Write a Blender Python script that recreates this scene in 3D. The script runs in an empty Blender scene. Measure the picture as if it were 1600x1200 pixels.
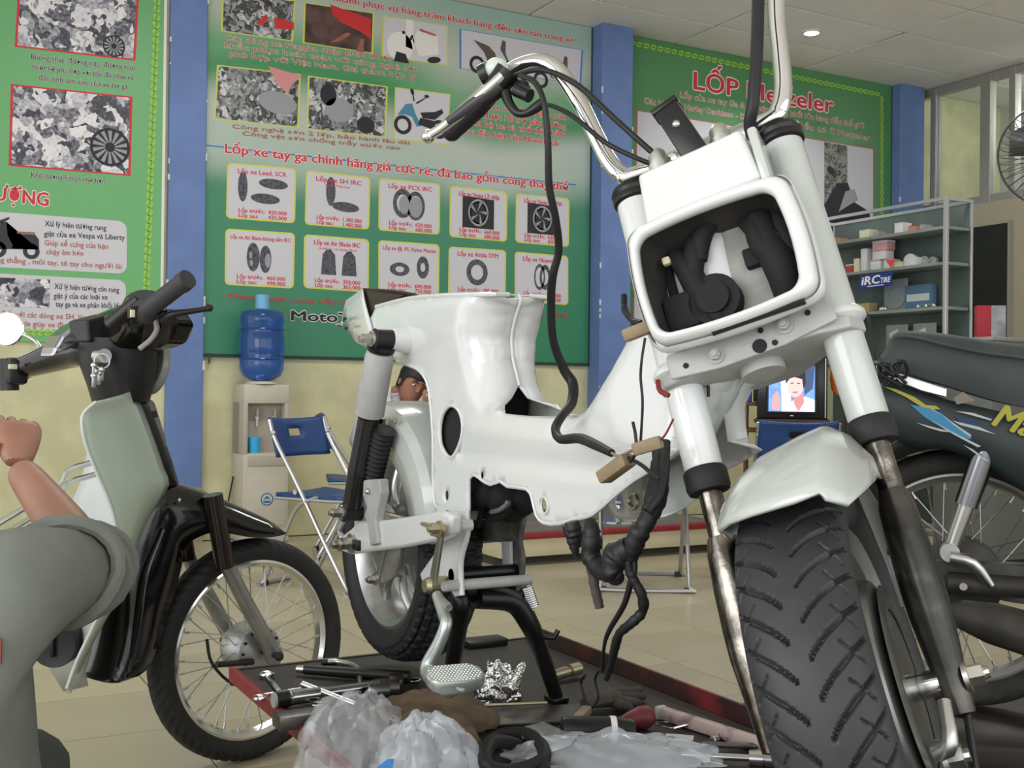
import bpy, bmesh, math, random
import numpy as np
from mathutils import Vector, Matrix
from mathutils.geometry import delaunay_2d_cdt
sc = bpy.context.scene
COL = sc.collection
random.seed(7)
rnd = random.Random(11)

# ------------------------------------------------------------------ camera
FOC, CAMH = 1771.77, 0.95
YAW, PIT, ROL = (math.radians(v) for v in (28.74869887, 0.36193762, 0.64724739))
FW = np.array([math.sin(YAW)*math.cos(PIT), math.cos(YAW)*math.cos(PIT), math.sin(PIT)])
_r = np.array([math.cos(YAW), -math.sin(YAW), 0.0])
_u = np.cross(_r, FW)
RI = math.cos(ROL)*_r + math.sin(ROL)*_u
UP = -math.sin(ROL)*_r + math.cos(ROL)*_u
EYE = np.array([0.0, 0.0, CAMH])
cd = bpy.data.cameras.new('camera')
cam = bpy.data.objects.new('camera', cd)
COL.objects.link(cam)
cd.sensor_width = 36.0
cd.lens = 36.0*FOC/1600.0
cd.clip_start = 0.05
cam.matrix_world = Matrix(((RI[0], UP[0], -FW[0], 0), (RI[1], UP[1], -FW[1], 0), (RI[2], UP[2], -FW[2], CAMH), (0, 0, 0, 1)))
sc.camera = cam

# ------------------------------------------------------------------ light
sc.view_settings.view_transform = 'Standard'
sc.view_settings.look = 'None'
sc.view_settings.gamma = 1.0
sc.view_settings.use_curve_mapping = False
sc.view_settings.exposure = 0.28
world = bpy.data.worlds.new('daylight')
sc.world = world
world.use_nodes = True
wb = world.node_tree.nodes['Background']
wb.inputs['Color'].default_value = (0.96, 0.98, 1.0, 1)
wb.inputs['Strength'].default_value = 1.25

def area_light(name, loc, target, sx, sy, power, color=(1, 1, 1)):
    l = bpy.data.lights.new(name, 'AREA')
    l.shape = 'RECTANGLE'; l.size = sx; l.size_y = sy; l.energy = power; l.color = color
    o = bpy.data.objects.new(name, l)
    COL.objects.link(o)
    o.location = loc
    o.rotation_euler = (Vector(target)-Vector(loc)).to_track_quat('-Z', 'Y').to_euler()
    return o
# daylight falling in through the two open shop fronts
area_light('street_daylight_left', (-3.3, 0.6, 1.9), (1.0, 2.2, 0.9), 3.4, 2.2, 72, (0.98, 0.99, 1.0))
area_light('street_daylight_front', (0.6, -2.6, 2.3), (1.2, 3.0, 0.8), 4.5, 2.0, 22, (0.98, 0.99, 1.0))
# added fill lights under the ceiling, out of view, to brighten the background
area_light('ceiling_fill_left', (1.6, 4.6, 3.6), (1.6, 4.8, 0), 1.2, .6, 34, (1.0, 0.985, 0.95))
area_light('ceiling_fill_right', (5.2, 4.4, 3.6), (5.2, 4.6, 0), 1.2, .6, 34, (1.0, 0.985, 0.95))

# ------------------------------------------------------------------ pixel -> world helpers
def ray(x, y):
    return RI*((x-800)/FOC) + UP*((600-y)/FOC) + FW
def atX(x, y, v): d = ray(x, y); return Vector(EYE + d*(v/d[0]))
def atY(x, y, v): d = ray(x, y); return Vector(EYE + d*(v/d[1]))
def atZ(x, y, v): d = ray(x, y); return Vector(EYE + d*((v-CAMH)/d[2]))
def atD(x, y, t): return Vector(EYE + ray(x, y)*t)
def atP(x, y, p, n):
    d = ray(x, y); p = np.array(p); n = np.array(n)
    return Vector(EYE + d*(((p-EYE)@n)/(d@n)))

# ------------------------------------------------------------------ materials
_M = {}
def mat(name, col, rough=0.5, metal=0.0, var=0.0, vscale=20.0, bump=0.0, bscale=60.0, coat=0.0, spec=0.5,
        trans=0.0, alpha=1.0, emit=0.0, col2=None, detail=4.0, ior=1.45, sheen=0.0, lo=0.4, hi=0.65):
    """Principled material; var/col2 mix a second colour in by noise, bump adds fine relief."""
    if name in _M: return _M[name]
    m = bpy.data.materials.new(name); _M[name] = m
    m.use_nodes = True
    nt = m.node_tree; N = nt.nodes; L = nt.links
    b = N['Principled BSDF']
    b.inputs['Base Color'].default_value = (*col, 1)
    b.inputs['Roughness'].default_value = rough
    b.inputs['Metallic'].default_value = metal
    b.inputs['Specular IOR Level'].default_value = spec
    b.inputs['IOR'].default_value = ior
    b.inputs['Coat Weight'].default_value = coat
    b.inputs['Coat Roughness'].default_value = 0.06
    b.inputs['Transmission Weight'].default_value = trans
    b.inputs['Alpha'].default_value = alpha
    b.inputs['Sheen Weight'].default_value = sheen
    if emit:
        b.inputs['Emission Color'].default_value = (*col, 1)
        b.inputs['Emission Strength'].default_value = emit
    tc = None
    if var or col2:
        tc = N.new('ShaderNodeTexCoord')
        n = N.new('ShaderNodeTexNoise'); n.inputs['Scale'].default_value = vscale; n.inputs['Detail'].default_value = detail
        L.new(tc.outputs['Object'], n.inputs['Vector'])
        r = N.new('ShaderNodeValToRGB'); r.color_ramp.elements[0].position = lo; r.color_ramp.elements[1].position = hi
        if col2 is None: col2 = tuple(max(0, c*(1-var)) for c in col)
        r.color_ramp.elements[0].color = (*col2, 1); r.color_ramp.elements[1].color = (*col, 1)
        L.new(n.outputs['Fac'], r.inputs['Fac']); L.new(r.outputs['Color'], b.inputs['Base Color'])
    if bump:
        if tc is None: tc = N.new('ShaderNodeTexCoord')
        n2 = N.new('ShaderNodeTexNoise'); n2.inputs['Scale'].default_value = bscale; n2.inputs['Detail'].default_value = 3
        L.new(tc.outputs['Object'], n2.inputs['Vector'])
        bp = N.new('ShaderNodeBump'); bp.inputs['Strength'].default_value = bump; bp.inputs['Distance'].default_value = 0.01
        L.new(n2.outputs['Fac'], bp.inputs['Height']); L.new(bp.outputs['Normal'], b.inputs['Normal'])
    return m
def rgb(r, g, b):
    """sRGB 0-255 to linear"""
    return tuple(((c/255)/12.92 if c/255 <= 0.04045 else ((c/255+0.055)/1.055)**2.4) for c in (r, g, b))

# ------------------------------------------------------------------ mesh builder
def V(*a): return Vector(a)
def basis(d, up=(0, 0, 1)):
    d = Vector(d).normalized(); up = Vector(up)
    if abs(d.dot(up.normalized())) > 0.98: up = Vector((1, 0, 0)) if abs(d.x) < 0.9 else Vector((0, 1, 0))
    x = d.cross(up).normalized(); y = x.cross(d).normalized()
    return x, y, d
def spline(pts, n=8, closed=False):
    """Catmull-Rom through points of any dimension"""
    P = [np.array(p, float) for p in pts]; out = []
    m = len(P); seg = m if closed else m-1
    for i in range(seg):
        p1, p2 = P[i], P[(i+1) % m]
        p0 = P[i-1] if (i > 0 or closed) else 2*p1-p2
        p3 = P[(i+2) % m] if (i+2 < m or closed) else 2*p2-p1
        for k in range(n):
            t = k/n
            out.append(0.5*((2*p1)+(-p0+p2)*t+(2*p0-5*p1+4*p2-p3)*t*t+(-p0+3*p1-3*p2+p3)*t**3))
    if not closed: out.append(P[-1])
    return out

class MB:
    def __init__(s): s.v = []; s.f = []; s.mi = []; s.cur = 0
    def add(s, vs, fs):
        o = len(s.v); s.v += [tuple(map(float, p)) for p in vs]; s.f += [tuple(i+o for i in f) for f in fs]; s.mi += [s.cur]*len(fs); return s
    def box(s, c, sz, ax=None, bev=0.0):
        c = Vector(c); ax = ax or (V(1, 0, 0), V(0, 1, 0), V(0, 0, 1)); x, y, z = (Vector(a)*(q/2) for a, q in zip(ax, sz))
        if bev <= 0:
            vs = [c+x*i+y*j+z*k for i in (-1, 1) for j in (-1, 1) for k in (-1, 1)]
            return s.add(vs, [(0, 1, 3, 2), (4, 6, 7, 5), (0, 4, 5, 1), (2, 3, 7, 6), (0, 2, 6, 4), (1, 5, 7, 3)])
        bm = bmesh.new(); bmesh.ops.create_cube(bm, size=1.0)
        for w in bm.verts: w.co = Vector((w.co.x*sz[0], w.co.y*sz[1], w.co.z*sz[2]))
        bmesh.ops.bevel(bm, geom=bm.edges[:], offset=min(bev, min(sz)*0.48), segments=2, profile=0.5, affect='EDGES')
        A = [Vector(a) for a in ax]
        vs = [c+A[0]*w.co.x+A[1]*w.co.y+A[2]*w.co.z for w in bm.verts]
        bm.verts.index_update(); fs = [tuple(w.index for w in f.verts) for f in bm.faces]; bm.free()
        return s.add(vs, fs)
    def b2(s, lo, hi, bev=0.0):
        return s.box([(a+b)/2 for a, b in zip(lo, hi)], [abs(b-a) for a, b in zip(lo, hi)], None, bev)
    def rings(s, rings, cap0=True, cap1=True, closed=True, loop=False):
        n = len(rings[0]); vs = [p for r in rings for p in r]; fs = []
        R = len(rings)
        for i in range(R if loop else R-1):
            a, b = i*n, ((i+1) % R)*n
            for j in range(n if closed else n-1):
                k = (j+1) % n; fs.append((a+j, a+k, b+k, b+j))
        if not loop and closed:
            if cap0: fs.append(tuple(range(n-1, -1, -1)))
            if cap1: fs.append(tuple((R-1)*n+j for j in range(n)))
        return s.add(vs, fs)
    def cyl(s, a, b, r0, r1=None, n=20, cap=True):
        a, b = Vector(a), Vector(b); r1 = r0 if r1 is None else r1; x, y, d = basis(b-a)
        C = [(math.cos(2*math.pi*k/n), math.sin(2*math.pi*k/n)) for k in range(n)]
        return s.rings([[a+x*(c*r0)+y*(q*r0) for c, q in C], [b+x*(c*r1)+y*(q*r1) for c, q in C]], cap, cap)
    def lathe(s, prof, o, axis, n=32, cap=True, loop=False, up=(0, 0, 1)):
        """prof: (radius, distance along axis)"""
        o = Vector(o); x, y, d = basis(axis, up)
        C = [(math.cos(2*math.pi*k/n), math.sin(2*math.pi*k/n)) for k in range(n)]
        return s.rings([[o+d*h+x*(c*r)+y*(q*r) for c, q in C] for r, h in prof], cap, cap, True, loop)
    def tube(s, pts, r, n=10, closed=False, smooth=0, cap=True, flat=1.0, up=(0, 0, 1)):
        """round tube along points; r may be a list; flat squashes one axis"""
        P = [Vector(p) for p in pts]
        rs = list(r) if hasattr(r, '__len__') else [r]*len(P)
        if smooth:
            q = spline([(*p, k) for p, k in zip(P, rs)], smooth, closed); P = [Vector(p[:3]) for p in q]; rs = [p[3] for p in q]
        m = len(P); rings = []; px = None
        for i in range(m):
            t = (P[(i+1) % m]-P[i-1]) if (closed or 0 < i < m-1) else (P[1]-P[0] if i == 0 else P[-1]-P[-2])
            if t.length < 1e-9: t = V(0, 0, 1)
            t.normalize()
            if px is None: px, py, _ = basis(t, up)
            else:
                px = px-t*px.dot(t)
                if px.length < 1e-6: px, _, _ = basis(t, up)
                px.normalize()
            py = t.cross(px)
            rings.append([P[i]+px*(math.cos(2*math.pi*k/n)*rs[i])+py*(math.sin(2*math.pi*k/n)*rs[i]*flat) for k in range(n)])
        return s.rings(rings, cap, cap, True, closed)
    def prism(s, poly, d):
        """extrude a 3-D polygon by vector d"""
        P = [Vector(p) for p in poly]; d = Vector(d); n = len(P)
        fs = [tuple(range(n)), tuple(range(2*n-1, n-1, -1))]+[((k+1) % n, k, k+n, (k+1) % n+n) for k in range(n)]
        return s.add(P+[p+d for p in P], fs)
    def poly(s, poly): return s.add(poly, [tuple(range(len(poly)))])
    def ball(s, c, r, n=12, m=8, ax=None):
        c = Vector(c); r = r if hasattr(r, '__len__') else (r, r, r); ax = ax or (V(1, 0, 0), V(0, 1, 0), V(0, 0, 1))
        rings = []
        for i in range(1, m):
            th = math.pi*i/m
            rings.append([c+Vector(ax[0])*(r[0]*math.sin(th)*math.cos(2*math.pi*k/n))+Vector(ax[1])*(r[1]*math.sin(th)*math.sin(2*math.pi*k/n))-Vector(ax[2])*(r[2]*math.cos(th)) for k in range(n)])
        return s.rings(rings)
    def grid(s, rows): return s.rings(rows, False, False, False)
    def torus(s, c, axis, R, r, n=32, m=10, squash=1.0):
        c = Vector(c); x, y, d = basis(axis); rings = []
        for i in range(n):
            e = x*math.cos(2*math.pi*i/n)+y*math.sin(2*math.pi*i/n)
            rings.append([c+e*(R+r*math.cos(2*math.pi*k/m))+d*(r*squash*math.sin(2*math.pi*k/m)) for k in range(m)])
        return s.rings(rings, loop=True)
    def obj(s, name, m, parent=None, smooth=True, angle=40, solid=0.0, bevel=0.0, sub=0, off=0.0, loc=None):
        me = bpy.data.meshes.new(name)
        me.from_pydata(s.v, [], s.f)
        ms = m if isinstance(m, (list, tuple)) else [m]
        for q in ms: me.materials.append(q)
        if len(ms) > 1: me.polygons.foreach_set('material_index', s.mi)
        bm = bmesh.new(); bm.from_mesh(me); bmesh.ops.recalc_face_normals(bm, faces=bm.faces[:]); bm.to_mesh(me); bm.free()
        if smooth:
            me.polygons.foreach_set('use_smooth', [True]*len(me.polygons))
            me.set_sharp_from_angle(angle=math.radians(angle))
        o = link(name, me, parent)
        if solid:
            q = o.modifiers.new('Solidify', 'SOLIDIFY'); q.thickness = solid; q.offset = off
        if bevel:
            q = o.modifiers.new('Bevel', 'BEVEL'); q.width = bevel; q.segments = 2; q.limit_method = 'ANGLE'
        if sub:
            q = o.modifiers.new('Subsurf', 'SUBSURF'); q.levels = sub; q.render_levels = sub
        return o

def basemat(o):
    return Matrix.LocRotScale(o.location, o.rotation_euler, o.scale)
def wmat(o):
    m = basemat(o)
    while o.parent:
        m = o.matrix_parent_inverse @ m
        o = o.parent; m = basemat(o) @ m
    return m
def link(name, data, parent=None):
    o = bpy.data.objects.new(name, data); COL.objects.link(o)
    if parent is not None:
        o.parent = parent; o.matrix_parent_inverse = wmat(parent).inverted()
    return o
def tag(o, label=None, cat=None, group=None, kind=None):
    if label: o['label'] = label
    if cat: o['category'] = cat
    if group: o['group'] = group
    if kind: o['kind'] = kind
    return o
def thing(name, label, cat, loc=(0, 0, 0), rotz=0.0, group=None):
    o = bpy.data.objects.new(name, None); COL.objects.link(o)
    o.location = loc; o.rotation_euler = (0, 0, rotz); o.empty_display_size = 0.1
    return tag(o, label, cat, group)
def struct(o): o['kind'] = 'structure'; return o
def dup(root, label=None, loc=None, rotz=None):
    """a copy of a thing with copies of its parts and their sub-parts"""
    def cp(o, par):
        c = o.copy(); COL.objects.link(c)
        if par is not None: c.parent = par; c.matrix_parent_inverse = o.matrix_parent_inverse
        for k in list(o.children): cp(k, c)
        return c
    c = cp(root, None)
    if label: c['label'] = label
    if loc is not None: c.location = loc
    if rotz is not None: c.rotation_euler = (0, 0, rotz)
    return c

# flat lettering as mesh
BROKEN = {'ẻ': ('e', 'hook'), 'ệ': ('ê', 'dot'), 'ợ': ('ơ', 'dot'), 'ậ': ('â', 'dot'), 'Ợ': ('Ơ', 'dot'), 'ộ': ('ô', 'dot'), 'ặ': ('ă', 'dot')}
def _txt(body, size, bold):
    c = bpy.data.curves.new('lettering', 'FONT'); c.body = body; c.size = size; c.resolution_u = 2
    c.fill_mode = 'FRONT'
    o = bpy.data.objects.new('lettering', c); COL.objects.link(o)
    dg = bpy.context.evaluated_depsgraph_get(); dg.update()
    me = bpy.data.meshes.new_from_object(o.evaluated_get(dg))
    bpy.data.objects.remove(o); bpy.data.curves.remove(c)
    n = len(me.vertices); co = np.zeros(n*3); me.vertices.foreach_get('co', co)
    P = co.reshape(-1, 3)[:, :2]; F = [tuple(p.vertices) for p in me.polygons]
    bpy.data.meshes.remove(me)
    return P, F
def text_geo(body, size, bold=0.0):
    base = ''.join(BROKEN.get(ch, (ch,))[0] for ch in body)
    P, F = _txt(base, size, bold)
    P = [tuple(p) for p in P]
    for i, ch in enumerate(body):
        if ch in BROKEN:
            q = _txt(base[:i+1], size, bold)[0]; x1 = q[:, 0].max()
            q0 = _txt(base[i], size, bold)[0]; w = q0[:, 0].max()-q0[:, 0].min()
            cx = x1-w*0.55; r = size*0.055+bold*size
            cy = -size*0.16 if BROKEN[ch][1] == 'dot' else size*0.62
            o = len(P)
            P += [(cx+r*math.cos(a*math.pi/4), cy+r*math.sin(a*math.pi/4)) for a in range(8)]; F.append(tuple(range(o, o+8)))
    return P, F
def lettering(body, size, o, x, y, m, parent, bold=0.0, align='l', width=None, name='lettering', shear=0.0, hold=None, ring=0):
    """text on the plane through o spanned by unit vectors x, y; width stretches it to a measured length"""
    P, F = text_geo(body, size, 0.0)
    A = np.array(P); w = A[:, 0].max()
    k = (width/w) if width else 1.0
    off = {'l': 0, 'c': -w*k/2, 'r': -w*k}[align]
    o = Vector(o); x = Vector(x); y = Vector(y)
    b = hold or MB(); r = bold*size
    # heavier strokes and outlines: the same letters set again a hair's breadth away
    D = [(0, 0)] if r <= 0 else ([(math.cos(i*2*math.pi/ring)*r, math.sin(i*2*math.pi/ring)*r) for i in range(ring)] if ring else [(-r, 0), (r, 0), (0, r*.6), (0, -r*.6)])
    nn = x.cross(y)*(.00006*(1 if x.cross(y).dot(Vector(EYE)-o) > 0 else -1))
    for i, (dx, dy) in enumerate(D): b.add([o+x*(p[0]*k+off+shear*p[1]+dx)+y*(p[1]+dy)+nn*i for p in P], F)
    if hold is None: return tag(b.obj(name, m, parent, smooth=False), kind='stuff')
# ================================================================== ROOM
YW, ZC, XR, XL, YF = 7.12, 3.66, 8.0, -3.4, -3.0
m_tile = mat('floor_tile_glazed', rgb(174, 165, 140), 0.32, var=0.08, vscale=1.6, bump=0.02, bscale=40)
m_tile2 = mat('floor_tile_glazed_worn', rgb(170, 161, 137), 0.34, var=0.10, vscale=2.2)
m_grout = mat('grout', rgb(128, 118, 98), 0.9)
m_ceil = mat('ceiling_panel_white', rgb(234, 230, 223), 0.85, var=0.06, vscale=2.5)
m_ceilgap = mat('ceiling_joint', rgb(120, 116, 112), 0.9)
m_cream = mat('cream_wall_paint', rgb(214, 210, 168), 0.75, var=0.20, vscale=4.0, bump=0.05, bscale=20)
m_wallup = mat('upper_wall_paint', rgb(196, 196, 184), 0.8)
m_blue = mat('blue_pillar_paint', rgb(104, 128, 180), 0.6, var=0.12, vscale=6)
m_chip = mat('chipped_plaster', rgb(208, 208, 206), 0.9)
m_alu = mat('aluminium_frame', rgb(176, 172, 166), 0.4, 0.6)

b = MB(); b.b2((XL, YF, -0.2), (9.2, YW+0.2, -0.008)); floor = struct(b.obj('floor', m_grout, smooth=False))
TS, TX, TY = 0.4268, 2.44, 3.231
tile_me = {}
def tile_at(i, j, n):
    x0, y0 = TX+i*TS, TY+j*TS
    k = (i*7+j*13) % 5 == 0
    if k not in tile_me:
        q = MB(); q.box((0, 0, -0.006), (TS-0.004, TS-0.004, 0.012), bev=0.0012)
        o = q.obj('tile', m_tile2 if k else m_tile, floor, smooth=False); tile_me[k] = o.data
    else: o = link('tile', tile_me[k], floor)
    o.matrix_parent_inverse = Matrix.Identity(4)
    o.location = (x0+TS/2, y0+TS/2, 0)
rest = MB()
for i in range(-14, 16):
    for j in range(-15, 9):
        x0, y0 = TX+i*TS, TY+j*TS
        if y0 > YW-0.05 or x0+TS > 9.2: continue
        if -6 <= i <= 9 and -4 <= j <= 8: tile_at(i, j, 0)
        else: rest.b2((x0+.002, y0+.002, -.012), (x0+TS-.002, min(y0+TS-.002, YW), 0))
tag(rest.obj('tile_field', m_tile, floor, smooth=False), kind='stuff')

b = MB(); b.b2((XL, YF, ZC+0.012), (9.2, YW+0.2, ZC+0.2)); ceiling = struct(b.obj('ceiling', m_ceilgap, smooth=False))
pan_me = None
for i in range(-5, 4):
    for j in range(-15, 2):
        x0, y0 = 4.005+1.308*i, 6.02+0.583*j
        if y0 > YW-0.1: continue
        y1 = min(y0+0.583, YW)
        q = MB(); q.b2((x0+.009, y0+.009, ZC), (x0+1.299, y1-.009, ZC+.016), bev=0.004)
        o = q.obj('panel', m_ceil, ceiling, smooth=False)
        if (i, j) == (2, 0): o.rotation_euler = (0.0, 0.0, 0.0)
# sagging edge strip of the warped panel beside the lamp
q = MB(); q.box((6.62, 6.28, ZC-0.008), (0.03, 0.52, 0.006), (V(1, 0, 0), V(0, 1, 0.03), V(0, -0.03, 1))); q.obj('loose_strip', mat('strip_white', rgb(222, 216, 206), .7), ceiling, smooth=False)

b = MB(); b.b2((XL, YW, 0), (9.2, YW+0.15, ZC+0.1)); wall_back = struct(b.obj('wall_back', m_cream, smooth=False))
# pillars, proud of the back wall
def pillar(name, x0, x1, dy, chips):
    b = MB(); b.b2((x0, YW-dy, 0), (x1, YW, ZC), bev=0.006); p = struct(b.obj(name, m_blue, smooth=False))
    c = MB(); r = random.Random(int(x0*10))
    for k in range(chips):
        z = r.uniform(0.8, 3.4); h = r.uniform(0.008, 0.05)
        e = x0 if r.random() < .5 else x1
        c.box((e, YW-dy, z), (r.uniform(.006, .014), 0.012, h))
    if chips: tag(c.obj('paint_chip', m_chip, p, smooth=False), kind='stuff')
    return p
PD_ = 0.05
pL = pillar('pillar', 1.475, 1.700, PD_, 14)
pM = pillar('pillar', 4.545, 4.815, 0.16, 16)
pR = pillar('pillar', 7.655, 7.95, 0.12, 10)
# plaster plinth below the left pillar paint
b = MB(); b.b2((1.47, YW-PD_-0.012, 0.0), (1.705, YW-0.0, 0.335)); b.obj('plinth', mat('grey_plaster', rgb(150, 142, 122), .9, var=.2, vscale=9), pL, smooth=False)
b = MB(); b.b2((1.56, YW-PD_-0.03, 0.25), (1.64, YW-PD_-0.01, 0.33), bev=0.006); sk = tag(b.obj('wall_socket', mat('white_plastic', rgb(214, 212, 204), .4)), 'white wall socket at the foot of the blue pillar by the dispenser', 'socket')
b = MB(); b.b2((1.585, YW-PD_-0.034, 0.275), (1.615, YW-PD_-0.029, 0.305)); b.obj('socket_face', mat('socket_grey', rgb(150, 150, 146), .5), sk, smooth=False)

# right wall: glazed aluminium partition above, masonry below, the shop's back office behind it
m_glass = mat('partition_glass', (0.93, 0.97, 0.95), 0.08, trans=1.0, ior=1.1, spec=0.4)
m_frost = mat('office_wall_white', rgb(206, 210, 200), 0.8, var=0.15, vscale=2)
m_dark = mat('dark_green_board', rgb(38, 42, 38), 0.7, var=.2, vscale=8)
b = MB(); b.b2((XR, YF, 0), (XR+0.12, 4.4, ZC)); struct(b.obj('wall_right', m_wallup, smooth=False))
b = MB(); b.b2((XR, 4.4, 0), (XR+0.12, YW, 2.57)); wr = struct(b.obj('wall_right_lower', mat('right_wall_cream', rgb(176, 168, 146), .8), smooth=False))
b = MB()
for y in (6.96, 6.42, 6.16, 5.55, 4.95, 4.42):
    b.box((XR+.05, y, 3.1), (0.08, 0.06 if y != 6.42 else .1, 1.1), bev=.004)
for z in (2.6, 3.62): b.box((XR+.05, 5.75, z), (0.07, 2.75, 0.07), bev=.004)
win = struct(b.obj('window_1', m_alu, smooth=False))
for y0, y1 in ((6.47, 6.93), (6.19, 6.37), (5.58, 6.13), (4.98, 5.52), (4.45, 4.92)):
    b = MB(); b.b2((XR+.045, y0, 2.635), (XR+.052, y1, 3.585)); b.obj('pane', m_glass, win, smooth=False)
b = MB(); b.b2((9.1, 3.0, 0), (9.2, YW, ZC)); struct(b.obj('wall_office', m_frost, smooth=False))
# dark board low on the right wall
b = MB(); b.b2((XR-0.03, 6.15, 0.6), (XR-0.002, 6.75, 2.37)); nb = tag(b.obj('notice_board', m_dark, smooth=False), 'tall dark green board on the right wall beyond the glass cabinet', 'board')
b = MB(); b.b2((XR-.04, 6.13, .58), (XR-.001, 6.152, 2.39)); b.obj('board_frame', mat('board_trim', rgb(158, 156, 146), .7), nb, smooth=False)
l = bpy.data.lights.new('office_lamp', 'POINT'); l.energy = 16; l.color = (.93, 1.0, 1.0); l.shadow_soft_size = .12
lo = bpy.data.objects.new('office_lamp', l); lo.location = (8.5, 5.5, 3.35); COL.objects.link(lo)
# ================================================================== BANNERS (flat print on boards hung on the back wall)
YB = YW-0.02
def bp(x, y, k=0): return atY(x, y, YB-0.0012*k)
def perpx(p):  # metres per photo pixel at a point
    return ((np.array(p)-EYE)@FW)/FOC
m_red = mat('print_red', rgb(206, 44, 62), .6)
m_redo = mat('print_red_faded', rgb(176, 92, 76), .6)
m_whitep = mat('print_white', rgb(226, 222, 216), .6)
m_card = mat('print_card', rgb(200, 198, 204), .5)
m_yel = mat('print_yellow', rgb(206, 206, 96), .6)
m_gold = mat('print_gold', rgb(150, 196, 70), .6)
m_ink = mat('print_ink', rgb(36, 36, 42), .6)
m_tyrep = mat('print_tyre', rgb(52, 52, 62), .6, col2=rgb(92, 92, 100), vscale=60)
m_bluep = mat('print_blue', rgb(60, 120, 190), .6)
m_grey = mat('print_grey', rgb(150, 150, 156), .6)
m_teal = mat('print_teal', rgb(74, 132, 160), .6)
def photo_mat(name, cols, scale):
    if name in _M: return _M[name]
    m = bpy.data.materials.new(name); _M[name] = m; m.use_nodes = True
    N = m.node_tree.nodes; L = m.node_tree.links; b = N['Principled BSDF']; b.inputs['Roughness'].default_value = .5
    tc = N.new('ShaderNodeTexCoord'); n0 = N.new('ShaderNodeTexNoise'); n0.inputs['Scale'].default_value = scale*.6
    mx = N.new('ShaderNodeVectorMath'); mx.operation = 'MULTIPLY_ADD'; mx.inputs[1].default_value = (.25, .25, .25)
    vo = N.new('ShaderNodeTexVoronoi'); vo.inputs['Scale'].default_value = scale
    L.new(tc.outputs['Object'], n0.inputs['Vector']); L.new(n0.outputs['Color'], mx.inputs[0]); L.new(tc.outputs['Object'], mx.inputs[2])
    L.new(mx.outputs[0], vo.inputs['Vector'])
    sp = N.new('ShaderNodeSeparateColor'); L.new(vo.outputs['Color'], sp.inputs['Color'])
    n1 = N.new('ShaderNodeTexNoise'); n1.inputs['Scale'].default_value = scale*3
    L.new(tc.outputs['Object'], n1.inputs['Vector'])
    ad = N.new('ShaderNodeMath'); ad.operation = 'MULTIPLY_ADD'; ad.inputs[1].default_value = .5; 
    L.new(n1.outputs['Fac'], ad.inputs[0]); ml = N.new('ShaderNodeMath'); ml.operation = 'MULTIPLY'; ml.inputs[1].default_value = .62
    L.new(sp.outputs[0], ml.inputs[0]); L.new(ml.outputs[0], ad.inputs[2])
    r = N.new('ShaderNodeValToRGB')
    while len(r.color_ramp.elements) < len(cols): r.color_ramp.elements.new(.5)
    for i, (p, c) in enumerate(cols): r.color_ramp.elements[i].position = p; r.color_ramp.elements[i].color = (*rgb(*c), 1)
    L.new(ad.outputs[0], r.inputs['Fac']); L.new(r.outputs['Color'], b.inputs['Base Color'])
    return m
m_eng = photo_mat('print_engine_photo', [(.20, (34, 34, 42)), (.36, (70, 68, 80)), (.5, (140, 138, 148)), (.66, (200, 198, 204)), (.85, (226, 222, 222))], 17)
m_eng2 = photo_mat('print_workshop_photo', [(.2, (34, 38, 38)), (.4, (70, 70, 70)), (.55, (116, 118, 122)), (.7, (150, 150, 154)), (.88, (206, 204, 204))], 22)
m_lat = photo_mat('print_lattice_photo', [(.3, (46, 46, 46)), (.5, (96, 96, 92)), (.7, (140, 138, 134))], 26)

def green_mat(name, stops, xr=None):
    """printed background: colour bands by height with soft noise"""
    m = bpy.data.materials.new(name); m.use_nodes = True
    N = m.node_tree.nodes; L = m.node_tree.links; b = N['Principled BSDF']; b.inputs['Roughness'].default_value = .42
    tc = N.new('ShaderNodeTexCoord'); sx = N.new('ShaderNodeSeparateXYZ'); L.new(tc.outputs['Object'], sx.inputs[0])
    n = N.new('ShaderNodeTexNoise'); n.inputs['Scale'].default_value = 0.9; n.inputs['Detail'].default_value = 1.0
    L.new(tc.outputs['Object'], n.inputs['Vector'])
    mr = N.new('ShaderNodeMapRange'); mr.inputs['From Min'].default_value = 1.1; mr.inputs['From Max'].default_value = 3.7
    L.new(sx.outputs['Z'], mr.inputs['Value'])
    ad = N.new('ShaderNodeMath'); ad.operation = 'MULTIPLY_ADD'; ad.inputs[1].default_value = .22
    L.new(n.outputs['Fac'], ad.inputs[0]); L.new(mr.outputs['Result'], ad.inputs[2])
    sb = N.new('ShaderNodeMath'); sb.operation = 'SUBTRACT'; sb.inputs[1].default_value = .11; L.new(ad.outputs[0], sb.inputs[0])
    r = N.new('ShaderNodeValToRGB'); r.color_ramp.interpolation = 'EASE'
    while len(r.color_ramp.elements) < len(stops): r.color_ramp.elements.new(.5)
    for i, (p, c) in enumerate(stops): r.color_ramp.elements[i].position = p; r.color_ramp.elements[i].color = (*rgb(*c), 1)
    L.new(sb.outputs[0], r.inputs['Fac']); L.new(r.outputs['Color'], b.inputs['Base Color'])
    return m
m_g1 = green_mat('banner_green', [(0, (104, 172, 108)), (1, (98, 162, 104))])
m_g2 = green_mat('banner_green_bands', [(0, (52, 126, 92)), (.42, (60, 130, 98)), (.52, (168, 184, 172)), (.60, (176, 186, 176)), (.70, (64, 136, 84)), (.76, (96, 156, 108)), (.88, (178, 184, 172)), (1, (150, 178, 166))])
m_g3 = green_mat('banner_green_dark', [(0, (66, 124, 76)), (1, (80, 136, 86))])
m_edge = mat('banner_edge', rgb(30, 62, 48), .6)

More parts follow.
